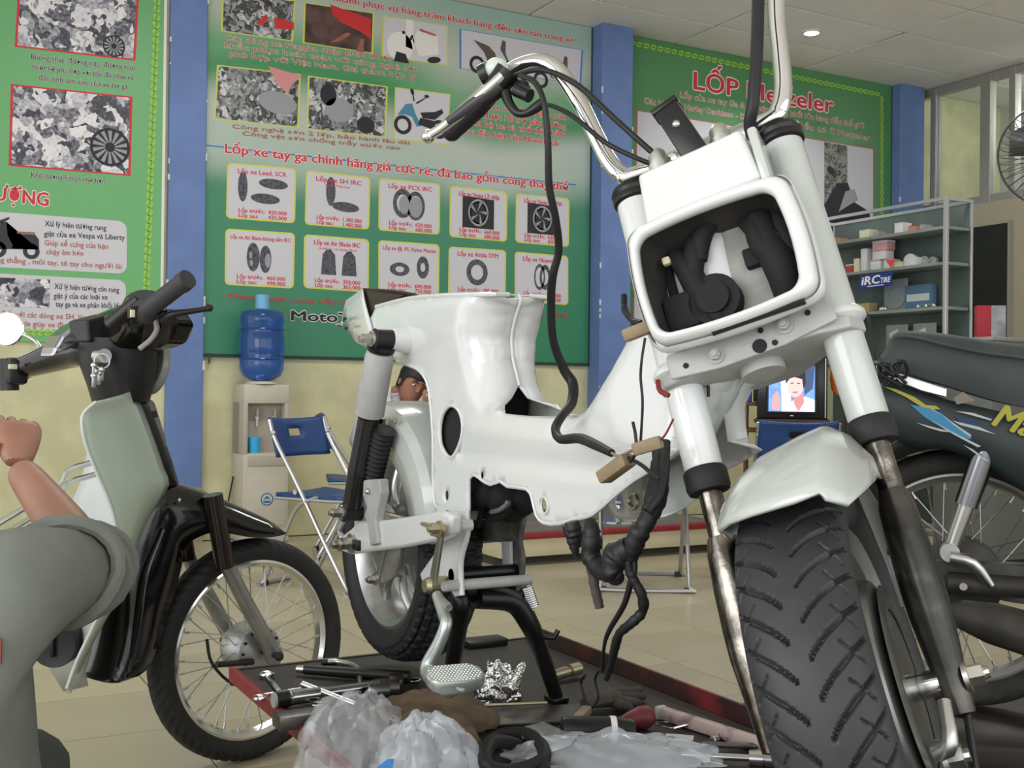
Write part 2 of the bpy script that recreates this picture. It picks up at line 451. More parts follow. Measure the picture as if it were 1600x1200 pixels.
def board(name, x0, x1, z0, z1, m, label):
    b = MB(); b.b2((x0, YB, z0), (x1, YW-0.001, z1)); o = b.obj(name, m, smooth=False)
    return tag(o, label, 'banner')
ZT = ZC-0.004
ban1 = board('banner', -1.6, 1.452, 1.205, ZT, m_g1, 'green banner with two red-framed engine photos and two pale text cards')
ban2 = board('banner', 1.705, 4.535, 1.163, ZT, m_g2, 'green and pale price banner with ten tyre cards behind the water dispenser')
ban3 = board('banner', 4.825, 7.65, 1.21, ZT, m_g3, 'dark green banner with big red tyre heading beyond the middle blue pillar')
for o, x0, x1, z0 in ((ban2, 1.705, 4.535, 1.163), (ban3, 4.825, 7.65, 1.21)):
    b = MB(); b.b2((x0-.004, YB-.006, z0-.02), (x1+.004, YW-.002, z0)); b.b2((x0-.012, YB-.006, z0-.02), (x0, YW-.002, ZT)); b.b2((x1, YB-.006, z0-.02), (x1+.008, YW-.002, ZT))
    b.obj('batten', m_edge, o, smooth=False)
b = MB(); b.b2((1.44, YB-.004, 1.2), (1.456, YW-.002, ZT)); b.obj('white_edge', m_whitep, ban1, smooth=False)
b = MB(); b.cyl((1.74, YB-.01, 1.10), (1.74, YB-.01, 1.16), .006, n=8); b.obj('nail', mat('rusty_nail', rgb(86, 80, 72), .6, .6), ban2)

def quad_obj(name, c, m, par, k, inset=0.0):
    """flat print with pixel corners TL TR BR BL (a real rectangle on the board)"""
    P = [bp(*q, k) for q in c]
    if inset:
        ce = sum(P, Vector())/4
        P = [p+(ce-p).normalized()*inset*1.4 for p in P]
    return MB().poly(P).obj(name, m, par, smooth=False)
def rrect(c, k, r):
    P = [bp(*q, k) for q in c]; out = []
    n = len(P)
    for i in range(n):
        p = P[i]; a = (P[i-1]-p).normalized(); d = (P[(i+1) % n]-p).normalized()
        for t in range(5):
            th = t/4*math.pi/2
            out.append(p+a*(r-r*math.sin(th))+d*(r-r*math.cos(th)))
    return out
def framed(c, border, pic, par, bw=.012, name='printed_photo'):
    quad_obj('photo_border', c, border, par, 1)
    return quad_obj(name, c, pic, par, 2, bw)
def line(body, p0, p1, cap, m, par, bold=0.0, out=None, k=3, name='lettering'):
    a, c = bp(*p0, k), bp(*p1, k); x = (c-a); w = x.length; x.normalize(); y = Vector((0, -1, 0)).cross(x)*-1
    y = x.cross(Vector((0, 1, 0)))*-1
    if y.z < 0: y = -y
    s = cap*perpx(a)/0.70
    if out is not None and cap >= 8: lettering(body, s, a+Vector((0, .0012, 0)), x, y, out, par, bold*.8+.040, width=w, name='lettering_outline', ring=8 if cap > 9 else 6)
    return lettering(body, s, a, x, y, m, par, bold*.8, width=w, name=name)
def icon(par, m, shapes, k, c, s, name='printed_tyre'):
    """flat pictogram: shapes in units around pixel centre c, s metres per unit"""
    o = bp(*c, k); b = MB()
    for sh in shapes:
        if sh[0] == 'ell':
            _, x, y, rx, ry, rot = sh
            b.poly([o+V((x+rx*math.cos(t)*math.cos(rot)-ry*math.sin(t)*math.sin(rot))*s, 0, (y+rx*math.cos(t)*math.sin(rot)+ry*math.sin(t)*math.cos(rot))*s) for t in [2*math.pi*i/24 for i in range(24)]])
        elif sh[0] == 'ring':
            _, x, y, rx, ry, q = sh
            T = [2*math.pi*i/28 for i in range(28)]
            b.rings([[o+V((x+rx*f*math.cos(t))*s, 0, (y+ry*f*math.sin(t))*s) for t in T] for f in (1, q)], False, False)
        else: b.poly([o+V(x*s, 0, y*s) for x, y in sh[1]])
    return tag(b.obj(name, m, par, smooth=False), kind='stuff' if len(shapes) > 1 else None)

# ---- left banner
framed([(31, -62), (219, -36), (211.5, 95), (23, 73)], m_red, m_eng, ban1, .012)
framed([(17, 131), (207, 151), (204, 275), (13.5, 259)], m_red, m_eng, ban1, .012)
def fan_print(par, c, r):
    sh = [('ell', 0, 0, 1, 1, 0)]
    icon(par, m_ink, sh, 3, c, r, 'printed_flywheel')
    sh = []
    for i in range(14):
        t = 2*math.pi*i/14; sh.append(('poly', [(.25*math.cos(t), .25*math.sin(t)), (.86*math.cos(t+.12), .86*math.sin(t+.12)), (.86*math.cos(t+.36), .86*math.sin(t+.36)), (.25*math.cos(t+.3), .25*math.sin(t+.3))]))
    icon(par, m_grey, sh, 4, c, r, 'printed_flywheel_blade')
fan_print(ban1, (178, 72), .065); fan_print(ban1, (172, 230), .115)
for t, a, c in (("Buồng cháy, đường nạp, đường thải", (48, 92), (210, 110)), ("thiết kế phù hợp với tốc độ cháy và", (50, 108), (208, 125)), ("đặc tính làm việc của xe tay ga", (60, 125), (199, 139)), ("Khối lượng Pitton nhẹ hơn", (48, 277), (164, 287))):
    line(t, a, c, 8.5, m_ink, ban1, .012, m_whitep)
line("CHẤT LƯỢNG", (-118, 299), (75, 322), 22, m_red, ban1, .035, m_whitep)
MB().poly(rrect([(-120, 322), (198, 346), (198, 428), (-122, 411)], 1, .05)).obj('text_card', m_card, ban1, smooth=False)
MB().poly(rrect([(-120, 421), (197, 438), (196, 524), (-122, 510)], 1, .05)).obj('text_card', m_card, ban1, smooth=False)
m_scoot = mat('print_scooter_dark', rgb(40, 44, 50), .5)
SCOOT = [('ring', -.62, -.5, .34, .34, .5), ('ring', .66, -.5, .32, .32, .5), ('poly', [(-.55, -.5), (-.7, .1), (-.5, .6), (-.3, .65), (-.25, .1), (-.05, -.3), (.3, -.35), (.95, -.4), (.95, .0), (.8, .2), (.1, .18), (.02, -.15), (-.1, -.45)]), ('poly', [(-.75, .6), (-.2, .85), (-.18, .78), (-.5, .55)])]
icon(ban1, m_scoot, SCOOT, 3, (22, 372), .14, 'printed_scooter')
icon(ban1, mat('print_seat_brown', rgb(150, 96, 60), .6), [('poly', [(.1, .2), (.8, .22), (.78, .3), (.12, .28)])], 4, (22, 372), .14, 'printed_scooter_seat')
quad_obj('printed_photo', [(-60, 431), (78, 437), (77, 481), (-60, 477)], m_eng, ban1, 3)
for t, a, c, m in (("Xử lý hiện tượng rung", (70, 353), (166, 360), m_ink), ("giật của xe Vespa và Liberty", (69, 369), (195, 375), m_ink), ("Giúp xế cưng của bạn", (69, 383), (169, 389), m_redo), ("chạy êm hơn", (72, 397), (130, 400), m_redo), ("cảm giác căng thẳng , mỏi tay, tê tay cho người lái", (-70, 406), (190, 420), m_redo),
                   ("Xử lý hiện tượng côn rung", (85, 451), (186, 457), m_ink), ("giật ý của các loại xe", (84, 466), (168, 468), m_ink), ("tay ga và xe phân khối lớn", (87, 479), (190, 482), m_ink), ("Đối với các dòng xe SH, Vespa, Liberty", (2, 494), (186, 502), m_redo), ("Air Blade giúp xe đi mượt hơn", (2, 508), (150, 514), m_redo)):
    line(t, a, c, 8.5, m, ban1, .008)
def chain(par, a, c, n, w, m):
    a, c = bp(*a, 2), bp(*c, 2); d = c-a; t = d.normalized(); s = t.cross(V(0, 1, 0)); b = MB()
    for ph in (0, math.pi):
        rows = []
        for i in range(n*8+1):
            p = a+d*(i/(n*8)); q = s*(w*math.sin(i/8*math.pi+ph)); rows.append([p+q-s*.007-t*.003, p+q+s*.007+t*.003])
        b.grid(rows)
    return tag(b.obj('chain_border', m, par, smooth=False), kind='stuff')
chain(ban1, (247, -40), (226, 520), 46, .016, m_gold); chain(ban1, (226, 527), (-80, 512), 30, .016, m_gold)

# ---- middle banner
m_yb = m_yel
framed([(347, -14), (462, 1), (458, 65), (345, 49)], m_yb, m_eng2, ban2, .01)
framed([(475, 3), (585, 20), (583, 84), (473, 67)], m_yb, mat('print_photo_dark', rgb(44, 38, 38), .5, col2=rgb(96, 70, 64), vscale=9), ban2, .01)
framed([(598, 24), (700, 40), (700, 103), (596, 88)], m_yb, m_card, ban2, .01)
framed([(718, 45), (911, 78), (908, 131), (718, 107)], m_bluep, m_card, ban2, .01)
framed([(339, 101), (470, 116), (467, 200), (334, 186)], m_yb, m_eng2, ban2, .01)
framed([(481, 118), (606, 135), (603, 215), (479, 202)], m_yb, m_eng2, ban2, .01)
framed([(617, 136), (704, 147), (700, 227), (615, 218)], m_yb, m_card, ban2, .01)
m_redb = mat('print_red_body', rgb(196, 46, 44), .5)
icon(ban2, m_redb, [('poly', [(-1, .9), (1.2, .55), (1.2, -.5), (.6, -.2), (-.4, .1), (-.85, .4)])], 3, (545, 40), .13, 'printed_panel')
icon(ban2, mat('print_skin', rgb(150, 92, 72), .6), [('poly', [(-1.2, -.75), (-.2, .0), (.1, .05), (.1, -.1), (-.6, -.6)]), ('poly', [(.5, -1), (.75, -.2), (1.0, -.2), (.95, -1)])], 4, (545, 52), .11, 'printed_hands')
icon(ban2, m_redb, [('poly', [(-.9, -.3), (-.3, .3), (-.2, .1), (-.5, -.35)]), ('poly', [(.1, .2), (1.2, .1), (1.2, -.3), (.2, -.4)])], 3, (425, 32), .12, 'printed_panel')
icon(ban2, mat('print_pink', rgb(206, 140, 140), .6), [('poly', [(-.3, .9), (1.1, .7), (.7, .3), (.5, -.1), (.1, .2)])], 3, (430, 140), .16, 'printed_cloth')
icon(ban2, m_grey, [('ell', .1, 0, .75, .42, -.1)], 3, (430, 160), .17, 'printed_engine')
icon(ban2, m_grey, [('ell', .0, 0, .62, .5, 0)], 3, (530, 172), .16, 'printed_engine')
icon(ban2, m_ink, [('ell', -.75, .35, .35, .45, 0), ('ell', .9, -.7, .4, .35, 0)], 3, (540, 165), .16, 'printed_shadow')
MOTO = [('ring', -.72, -.45, .36, .36, .62), ('ring', .78, -.45, .36, .36, .62)]
MBODY = [('poly', [(-.72, -.45), (-.5, .35), (-.3, .5), (-.2, .1), (0, -.25), (.35, -.3), (.5, -.1), (.95, .25), (.95, .35), (.2, .25), (.05, -.05), (-.25, .0), (-.4, -.1)])]
icon(ban2, m_ink, MOTO, 3, (657, 180), .18, 'printed_wheels')
icon(ban2, m_teal, [('poly', [(-.95, -.1), (-.6, .35), (-.35, .4), (-.2, .0), (.05, -.4), (-.15, -.45), (-.35, -.1), (-.6, -.05)])], 4, (657, 180), .18, 'printed_motorbike')
icon(ban2, m_ink, [('poly', [(0, .1), (.6, .2), (.9, .35), (.95, .2), (.6, -.1), (.1, -.1)]), ('poly', [(-.1, -.35), (.6, -.5), (.6, -.15), (0, -.1)]), ('ell', -.35, .85, .07, .12, .3), ('ell', .25, .75, .1, .06, 0), ('poly', [(-.35, .8), (-.3, .5), (-.25, .5), (-.3, .8)]), ('poly', [(.2, .7), (-.2, .45), (-.15, .4), (.25, .7)])], 5, (657, 180), .18, 'printed_motorbike')
for c in ((770, 88), (868, 112)):
    icon(ban2, m_ink, MOTO, 3, c, .17, 'printed_wheels')
    icon(ban2, mat('print_bike_brown', rgb(92, 74, 70), .5), [('poly', [(.9, -.4), (.35, .35), (.45, .75), (.6, .7), (.6, .2), (.75, -.2)]), ('poly', [(-.9, .55), (-.2, .4), (.1, .15), (.3, -.35), (-.2, -.3), (-.4, .1)])], 4, c, .17, 'printed_motorbike')
icon(ban2, m_whitep, [('ell', -.75, -.25, .55, .6, 0), ('poly', [(.0, .55), (.9, .4), (.95, -.3), (.1, -.5), (-.2, .1)]), ('poly', [(-.5, .9), (-.2, .9), (-.1, -.3), (-.5, -.2)])], 3, (652, 68), .17, 'printed_scooter')
icon(ban2, m_ink, [('poly', [(-1, -.85), (-.35, -.85), (-.5, -.5), (-.9, -.45)]), ('ell', .75, -.55, .3, .13, .2), ('ell', -.6, .35, .07, .07, 0), ('ell', -.25, .2, .06, .12, -.4)], 4, (652, 68), .17, 'printed_scooter')
icon(ban2, m_redo, [('poly', [(.1, .62), (.8, .5), (.8, .42), (.1, .52)])], 5, (652, 68), .17, 'printed_scooter_seat')
line("nhanh phục vụ hàng trăm khách hàng đến sơn tân trang xe", (520, 1), (897, 67), 10, m_red, ban2, .03, m_whitep)
for t, a, c in (("Các dòng xe Piaggio, nhập khẩu được sửa", (350, 62), (640, 98)), ("khắc phục hoàn toàn với công nghệ sơn", (350, 74), (655, 112)), ("phù hợp với Việt Nam. Giá thành hợp lý", (358, 87), (650, 124))):
    line(t, a, c, 8, m_redo, ban2, .02, m_whitep)
for t, a, c in (("Những xe máy đạt trạm toàn", (727, 165), (884, 187)), ("sẽ được hỗ trợ bảo dưỡng", (738, 182), (884, 201)), ("toàn bộ xe và chế độ chăm", (726, 194), (884, 214)), ("sóc đặc biệt của MotoTech", (722, 208), (872, 228))):
    line(t, a, c, 9, m_red, ban2, .03, m_whitep)
line("Công nghệ sơn 2 lớp, bảo hành lâu dài", (362, 200), (640, 226), 6.5, m_redo, ban2, .015)
line("Công vệt sơn chống trầy xước cao", (378, 211), (625, 234), 6.5, m_redo, ban2, .015)
line("Lốp xe tay ga chính hãng giá cực rẻ, đã bao gồm công thay thế", (350, 238), (888, 298), 14.5, m_red, ban2, .035, m_whitep)
quad_obj('blue_rule', [(322, 226), (900, 288), (900, 290), (322, 228)], m_bluep, ban2, 1)
CARDS = [([(355, 254), (463, 263), (461, 349), (353, 341)], "Lốp xe Lead, SCR", "420.000", "435.000"),
         ([(478, 266), (579, 277), (577, 359), (476, 351)], "Lốp xe SH IRC", "1.380.000", "1.480.000"),
         ([(592, 278), (688, 287), (687, 367), (591, 360)], "Lốp xe PCX IRC", "620.000", "680.000"),
         ([(703, 290), (793, 300), (792, 378), (702, 370)], "Lốp xe Vespa LX nhập", "660.000", "680.000"),
         ([(806, 302), (890, 310), (889, 386), (805, 379)], "Lốp xe Vespa LX Việt", "630.000", "650.000"),
         ([(352, 357), (461, 364), (459, 451), (351, 445)], "Lốp xe Air Blade không săm IRC", "460.000", "490.000"),
         ([(475, 366), (577, 374), (576, 457), (474, 450)], "Lốp xe Air Blade IRC", "350.000", "365.000"),
         ([(591, 375), (687, 382), (686, 463), (591, 457)], "Lốp xe @, PS, Dylan Maxxis", "690.000", "730.000"),
         ([(701, 385), (791, 391), (790, 470), (700, 464)], "Lốp xe Attila SYM", "385.000", "395.000"),
         ([(804, 393), (888, 400), (888, 477), (804, 470)], "Lốp xe Nouvo LX", "430.000", "450.000")]
TY = [[('ell', -.62, .12, .16, .5, 0), ('ell', .42, .3, .5, .17, -.03), ('ell', .15, -.22, .5, .17, -.03)],
      [('ell', -.25, .25, .17, .5, 0), ('ell', .3, -.25, .5, .17, -.05)],
      [('ring', -.25, 0.05, .38, .52, .62), ('ring', .25, 0, .36, .52, .7)],
      [('ring', 0, 0, .42, .5, .7)], [('ring', 0, 0, .42, .5, .7)],
      [('ell', -.22, 0, .22, .48, 0), ('ell', .2, -.05, .2, .46, 0)],
      [('poly', [(-.55, -.45), (-.5, .25), (-.35, .42), (-.2, .42), (-.05, .25), (0, -.45)]), ('poly', [(.2, -.45), (.25, .22), (.4, .4), (.55, .4), (.7, .22), (.75, -.45)])],
      [('ring', -.35, -.1, .38, .24, .45), ('ring', .55, .02, .24, .4, .4)],
      [('ring', 0, 0, .44, .48, .58)], [('ring', -.08, 0, .24, .5, .75), ('ring', .16, 0, .24, .48, .6)]]
for n, (c, t, p1, p2) in enumerate(CARDS):
    cb = MB().poly(rrect(c, 1, .03)).obj('price_card', m_yel, ban2, smooth=False)
    ce = (sum(q[0] for q in c)/4, sum(q[1] for q in c)/4)
    ins = [(ce[0]+(x-ce[0])*.95, ce[1]+(y-ce[1])*.94) for x, y in c]
    MB().poly(rrect(ins, 2, .026)).obj('card_face', m_card, cb, smooth=False)
    w = c[1][0]-c[0][0]; sl = (c[1][1]-c[0][1])/w
    def row(txt, fx0, fx1, fy, cap, bold, n=n, c=c, w=w, sl=sl, cb=cb):
        x0, x1 = c[0][0]+w*fx0, c[0][0]+w*fx1; h = c[3][1]-c[0][1]
        line(txt, (x0, c[0][1]+h*fy+sl*(x0-c[0][0])), (x1, c[0][1]+h*fy+sl*(x1-c[0][0])), cap, m_red, cb, bold)
    long_ = len(t) > 20
    row(t, .07 if long_ else .15, .94 if long_ else .86, .17, 6 if long_ else 7, .025)
    row("Lốp trước:  "+p1, .16, .86, .865, 6.2, .03); row("Lốp sau:      "+p2, .16, .86, .955, 6.2, .03)
    if n == 1: row("Nhập Thái Lan", .3, .68, .25, 3.5, .01)
    if n == 6: row("(Loại cũ có nòng săm)", .22, .8, .25, 3.5, .01)
    icon(cb, m_tyrep, TY[n], 3, (ce[0], ce[1]-2), .19 if n not in (3, 4) else .20)
    if n in (2,): icon(cb, m_grey, [('ell', -.2, .05, .2, .33, 0), ('ell', .25, 0, .26, .37, 0)], 4, ce, .19, 'printed_rim')
    if n in (3, 4):
        icon(cb, m_ink, [('poly', [(-.62, .55), (.62, .5), (.62, -.55), (-.62, -.55)])], 3, (ce[0], ce[1]-2), .2, 'printed_backdrop')
        icon(cb, m_grey, [('ring', 0, 0, .4, .48, .84)]+[('poly', [(.05*math.cos(a+1.2), .05*math.sin(a+1.2)), (.36*math.cos(a-.15), .42*math.sin(a-.15)), (.36*math.cos(a+.15), .42*math.sin(a+.15))]) for a in [1.256*i for i in range(5)]], 4, (ce[0], ce[1]-2), .2, 'printed_rim')
    if n == 5: icon(cb, m_grey, [('ell', -.3, .1, .05, .12, 0), ('ell', -.28, -.15, .06, .1, 0), ('ell', .28, -.05, .1, .24, 0)], 4, ce, .19, 'printed_rim')
line("MotoTech cung cấp các loại lốp chính hãng, và các loại khác có hàng", (355, 466), (886, 495), 7.5, m_red, ban2, .02, m_whitep)
line("MotoTech", (453, 500), (592, 506), 15, m_ink, ban2, .06, m_whitep)
# ---- right banner
line("LỐP Metzeler", (1081, 138), (1302, 176.5), 27, m_red, ban3, .035, m_whitep)
for t, a, c in (("Lốp của xe tay Ga & xe môtô phân khối lớn hàng đầu thế giới", (1062, 152), (1350, 200)), ("Các hãng xe Harley Davidson - Ducati", (1006, 161), (1185, 190)), ("Đều có ở Metzeler", (1245, 199), (1360, 220))):
    line(t, a, c, 9, m_redo, ban3, .015, m_whitep)
framed([(994, 171), (1366, 232), (1366, 500), (988, 520)], m_redo, m_card, ban3, .012)
quad_obj('printed_photo', [(1288, 222), (1324, 228), (1324, 345), (1288, 345)], m_lat, ban3, 3)
icon(ban3, m_ink, [('poly', [(-1, -.4), (-.6, .1), (-.3, .55), (.1, .6), (.35, .1), (.9, -.1), (1.0, -.6), (.4, -1), (-.8, -1)]), ('ell', -.5, .85, .16, .1, -.4)], 4, (1320, 320), .32, 'printed_motorbike')
icon(ban3, m_grey, [('poly', [(-.35, -.5), (-.1, .1), (.25, .2), (.4, -.1), (.1, -.25)])], 5, (1325, 305), .3, 'printed_mudguard')
icon(ban3, m_teal, [('poly', [(-.5, -.6), (-.4, .5), (-.2, .6), (-.15, -.6)])], 4, (1272, 300), .3, 'printed_tank')
chain(ban3, (982, 62), (968, 560), 40, .014, m_gold); chain(ban3, (982, 66), (1375, 148), 40, .014, m_gold); chain(ban3, (1378, 150), (1378, 420), 26, .014, m_gold)
line("M", (997, 541), (1009, 541), 15, m_red, ban3, .05, m_whitep)
# ================================================================== BACKGROUND THINGS
m_beige = mat('dispenser_plastic', rgb(196, 188, 172), .42, var=.06, vscale=5)
m_beige2 = mat('dispenser_recess', rgb(176, 168, 156), .45)
m_chrome = mat('chrome', (.78, .78, .78), .12, 1.0)
m_steel = mat('brushed_steel', (.55, .55, .54), .32, 1.0)
m_black = mat('black_plastic', rgb(22, 22, 24), .35)
m_rubber = mat('black_rubber', rgb(30, 30, 31), .6)
m_bottle = mat('blue_bottle', (.10, .26, .72), .06, trans=.82, ior=1.2, coat=.5)
m_water = mat('blue_cap', rgb(110, 170, 206), .4)
m_cup = mat('blue_cup', rgb(60, 176, 226), .35)
m_chairblue = mat('chair_blue_vinyl', rgb(32, 66, 120), .42, var=.12, vscale=14)
m_chairtube = mat('chair_steel_tube', (.46, .46, .47), .35, .85)

# ---- water dispenser
xl, xr = atY(380, 700, 6.84).x, atY(452, 700, 6.84).x
zt = atY(415, 600, 6.84).z
wd = thing('water_dispenser', 'beige floor-standing water dispenser with two taps and a cup recess', 'dispenser', ((xl+xr)/2, 6.95, 0))
def rz(y): return atY(415, y, 6.84).z
z_rec0, z_rec1 = rz(708), rz(631)
y0, y1 = 6.84, 7.09
b = MB()
b.b2((xl, y0+.002, .02), (xr, y1, z_rec0), bev=.012); b.obj('lower_body', m_beige, wd)
b = MB(); b.b2((xl, y0, z_rec1), (xr, y1, zt), bev=.014); b.obj('top_housing', m_beige, wd)
b = MB(); b.b2((xl, y0+.10, z_rec0-.01), (xr, y1, z_rec1+.01)); b.b2((xl, y0+.004, z_rec0-.01), (xl+.03, y1, z_rec1+.01), bev=.005); b.b2((xr-.03, y0+.004, z_rec0-.01), (xr, y1, z_rec1+.01), bev=.005); b.obj('recess', m_beige2, wd)
b = MB(); b.b2((xl+.03, y0+.004, rz(728)), (xr-.004, y0-.004, rz(712)), bev=.003); b.obj('drip_tray', m_beige2, wd)
b = MB(); b.b2((xl-.004, y0-.004, .005), (xr+.004, y1, .035), bev=.006); b.obj('base', m_beige2, wd)
b = MB(); b.b2((xl+.02, y0-.003, rz(822)), (xr-.02, y0+.001, rz(742)), bev=.002); dr = b.obj('door', m_beige, wd)
def logo_disc(c, r, par):
    b = MB(); b.lathe([(0, 0), (r, 0), (r, .002), (0, .002)], c, (0, -1, 0), 24); o = b.obj('logo', mat('logo_white', rgb(190, 200, 204), .4), par)
    b = MB(); b.lathe([(r*.82, .002), (r*.98, .002), (r*.98, .003), (r*.82, .003)], c, (0, -1, 0), 24, False, True)
    b.prism([Vector(c)+V(-r*.6, -.003, -r*.1), Vector(c)+V(0, -.003, r*.55), Vector(c)+V(r*.6, -.003, -r*.1), Vector(c)+V(0, -.003, r*.15)], (0, -.001, 0))
    b.prism([Vector(c)+V(-r*.65, -.003, -r*.25), Vector(c)+V(r*.65, -.003, -r*.25), Vector(c)+V(r*.4, -.003, -r*.55), Vector(c)+V(-r*.4, -.003, -r*.55)], (0, -.001, 0))
    tag(b.obj('logo_mark', mat('logo_blue', rgb(46, 96, 130), .4), par), kind='stuff')
logo_disc(atY(417, 780, y0-.003), .040, wd)
for px in (400, 427):
    p = atY(px, 652, y0+.085)
    b = MB(); b.cyl(p+V(0, .02, .0), p+V(0, -.03, 0), .011, n=12); b.cyl(p+V(0, -.022, .008), p+V(0, -.022, -.055), .008, .006, n=12)
    t = b.obj('tap', mat('tap_white', rgb(206, 204, 198), .3), wd)
    b = MB(); b.box(p+V(0, -.03, .03), (.014, .02, .05), bev=.004); b.obj('tap_lever', mat('tap_lever_grey', rgb(168, 166, 160), .3), t)
b = MB(); b.lathe([(.0, 0), (.10, 0), (.095, .015), (.06, .02), (0, .02)], ((xl+xr)/2-.01, 6.925, zt), (0, 0, 1), 28); b.obj('bottle_collar', m_beige, wd)
b = MB(); p = atY(357, 770, 7.0)
b.tube([(xl-.01, 7.02, .40), (xl-.03, 7.05, .25), (xl-.06, 7.03, .12), (xl-.16, 7.03, .16), (1.62, YW-PD_-.035, .29)], .005, 8, smooth=6); b.ball((1.605, YW-PD_-.045, .29), (.02, .015, .014)); b.obj('power_cord', m_black, wd)
cup = thing('plastic_cup', 'small light blue plastic cup in the recess of the water dispenser', 'cup', atY(397, 708, y0+.05))
c0 = Vector(cup.location); c0.z = z_rec0+.0005
b = MB(); b.lathe([(.0, 0), (.033, 0), (.039, .095), (.036, .095), (.031, .004), (0, .004)], c0, (0, 0, 1), 24, False); b.obj('cup_body', m_cup, cup)
b = MB(); b.torus(c0+V(0, 0, .095), (0, 0, 1), .0385, .002, 24, 6); b.obj('rim', m_cup, cup)
# bottle, upside down on the dispenser
bc = V((xl+xr)/2-.012, 6.925, zt+.0205)
hb = atY(407, 483, 6.9).z-bc.z
bt = thing('water_bottle', 'big blue transparent water bottle upside down on the beige dispenser', 'bottle', bc)
R0 = .138; prof = [(.05, 0.0), (.075, .006), (.12, .03), (R0, .075)]
for k in range(1, 12):
    f = .075+(hb-.075-.05)*k/12
    prof.append((R0-(.010 if k in (3, 9) else .0)-(.006 if k in (8, 10) else 0), f))
prof += [(R0, hb-.05), (R0*.93, hb-.018), (R0*.6, hb), (.05, hb+.004)]
b = MB(); b.lathe(prof, bc, (0, 0, 1), 36); b.obj('bottle_body', m_bottle, bt, angle=60)
b = MB(); b.lathe([(.0, hb), (.044, hb), (.042, hb+.09), (.0, hb+.09)], bc, (0, 0, 1), 24); b.obj('neck_cap', m_water, bt)
b = MB()
for f in (.3, .72): b.torus(bc+V(0, 0, hb*f), (0, 0, 1), R0-.002, .006, 36, 8)
tag(b.obj('rib', m_bottle, bt), kind='stuff')

# ---- folding chairs (local: faces +x, width along y)
def folding_chair(label):
    t = thing('folding_chair', label, 'chair', group='blue folding chairs around the shop')
    W = .21
    def fr(side_pts, r, name):
        L = [(x, -W, z) for x, z in side_pts]; Rr = [(x, W, z) for x, z in side_pts[::-1]]
        b = MB(); b.tube(L+Rr, r, 8, smooth=4); return b.obj(name, m_chairtube, t)
    fr([(-.23, .80), (-.19, .70), (-.06, .50), (.10, .24), (.235, .03), (.25, .011)], .0105, 'back_frame')
    fr([(.06, .44), (-.06, .38), (-.16, .19), (-.25, .025), (-.262, .011)], .0105, 'rear_frame')
    b = MB(); rows = []
    for i in range(9):
        x = -.20+.40*i/8; zz = .445+.006*math.cos(i/8*math.pi*2)-(.02 if i == 8 else 0)
        rows.append([(x, -.19+.38*j/8, zz-.006*math.sin(j/8*math.pi)) for j in range(9)])
    b.grid(rows); s_ = b.obj('seat', m_chairblue, t, solid=.022, off=-1)
    b = MB(); b.tube([(-.2, -.2, .425), (.2, -.2, .425), (.215, 0, .422), (.2, .2, .425), (-.2, .2, .425)], .008, 8, smooth=4); b.obj('seat_rim', m_chairtube, t)
    # backrest with a hand hole
    NY, NZ = 16, 10
    def bk(j, i):
        y = -.205+.41*j/NY; f = i/NZ
        return (-.235+.055*(1-f)+.035*math.sin(j/NY*math.pi)*-1, y, .62+.19*f+(.012 if 0 < j < NY else 0)*0-(.012*math.sin(j/NY*math.pi) if i == NZ else 0))
    vs = [bk(j, i) for i in range(NZ+1) for j in range(NY+1)]
    fs = [(i*(NY+1)+j, i*(NY+1)+j+1, (i+1)*(NY+1)+j+1, (i+1)*(NY+1)+j) for i in range(NZ) for j in range(NY) if not (5 <= i <= 6 and 6 <= j <= 9)]
    b = MB(); b.add(vs, fs); b.obj('backrest', m_chairblue, t, solid=.016)
    for s in (-1, 1):
        b = MB(); b.ball((-.205, s*W, .735), .014); b.cyl((-.06, s*(W+.014), .46), (-.06, s*(W-.014), .46), .012, n=10)
        tag(b.obj('rivet', m_chairtube, t), kind='stuff')
        for x in (.235, -.25):
            b = MB(); b.cyl((x, s*W*.94, .002), (x, s*W*.94, .024), .016, .014, n=12); b.obj('rubber_foot', m_rubber, t)
    return t
ch1 = folding_chair('blue folding chair beside the water dispenser, handle hole in its backrest')
ch1.location = (1.905, 5.27, 0); ch1.rotation_euler = (0, 0, math.atan2(-.83, .55))
p = atD(572, 700, 6.55)
ch2 = dup(ch1, 'blue folding chair the resting boy sits on, mostly behind the rear shock absorber', (p.x-.02, p.y, 0), math.atan2(-.30, .95))
ch3 = dup(ch1, 'folding chair whose two steel leg loops stand below the white frame', (3.29, 4.63, 0), math.atan2(-.85, -.53))
p = atD(1236, 690, 6.2)
ch4 = dup(ch1, 'blue folding chair standing with its back to us below the television', (p.x, p.y, 0), math.atan2(.84, .54))

# ---- low platform with red edge
m_redpaint = mat('red_paint_worn', rgb(150, 40, 44), .5, var=.25, vscale=14)
m_plat = mat('platform_top', rgb(110, 104, 98), .7, var=.2, vscale=6)
pf = thing('low_platform', 'low cream platform with a red edge behind the white frame', 'platform', (3.6, 5.9, 0))
b = MB(); b.b2((2.90, 5.46, 0), (4.40, 6.4, .055)); b.obj('base', mat('platform_shadow_gap', rgb(74, 72, 62), .9), pf, smooth=False)  # dark base colour stands in for the shade below the overhang
b = MB(); b.b2((2.88, 5.36, .05), (4.42, 6.42, .148), bev=.004); b.obj('fascia', mat('platform_cream', rgb(206, 196, 164), .7, var=.1, vscale=4), pf)
b = MB(); b.b2((2.87, 5.35, .146), (4.43, 6.43, .178), bev=.004); b.obj('red_edge', m_redpaint, pf)
b = MB(); b.b2((2.90, 5.39, .17), (4.40, 6.40, .181)); b.obj('top', m_plat, pf, smooth=False)
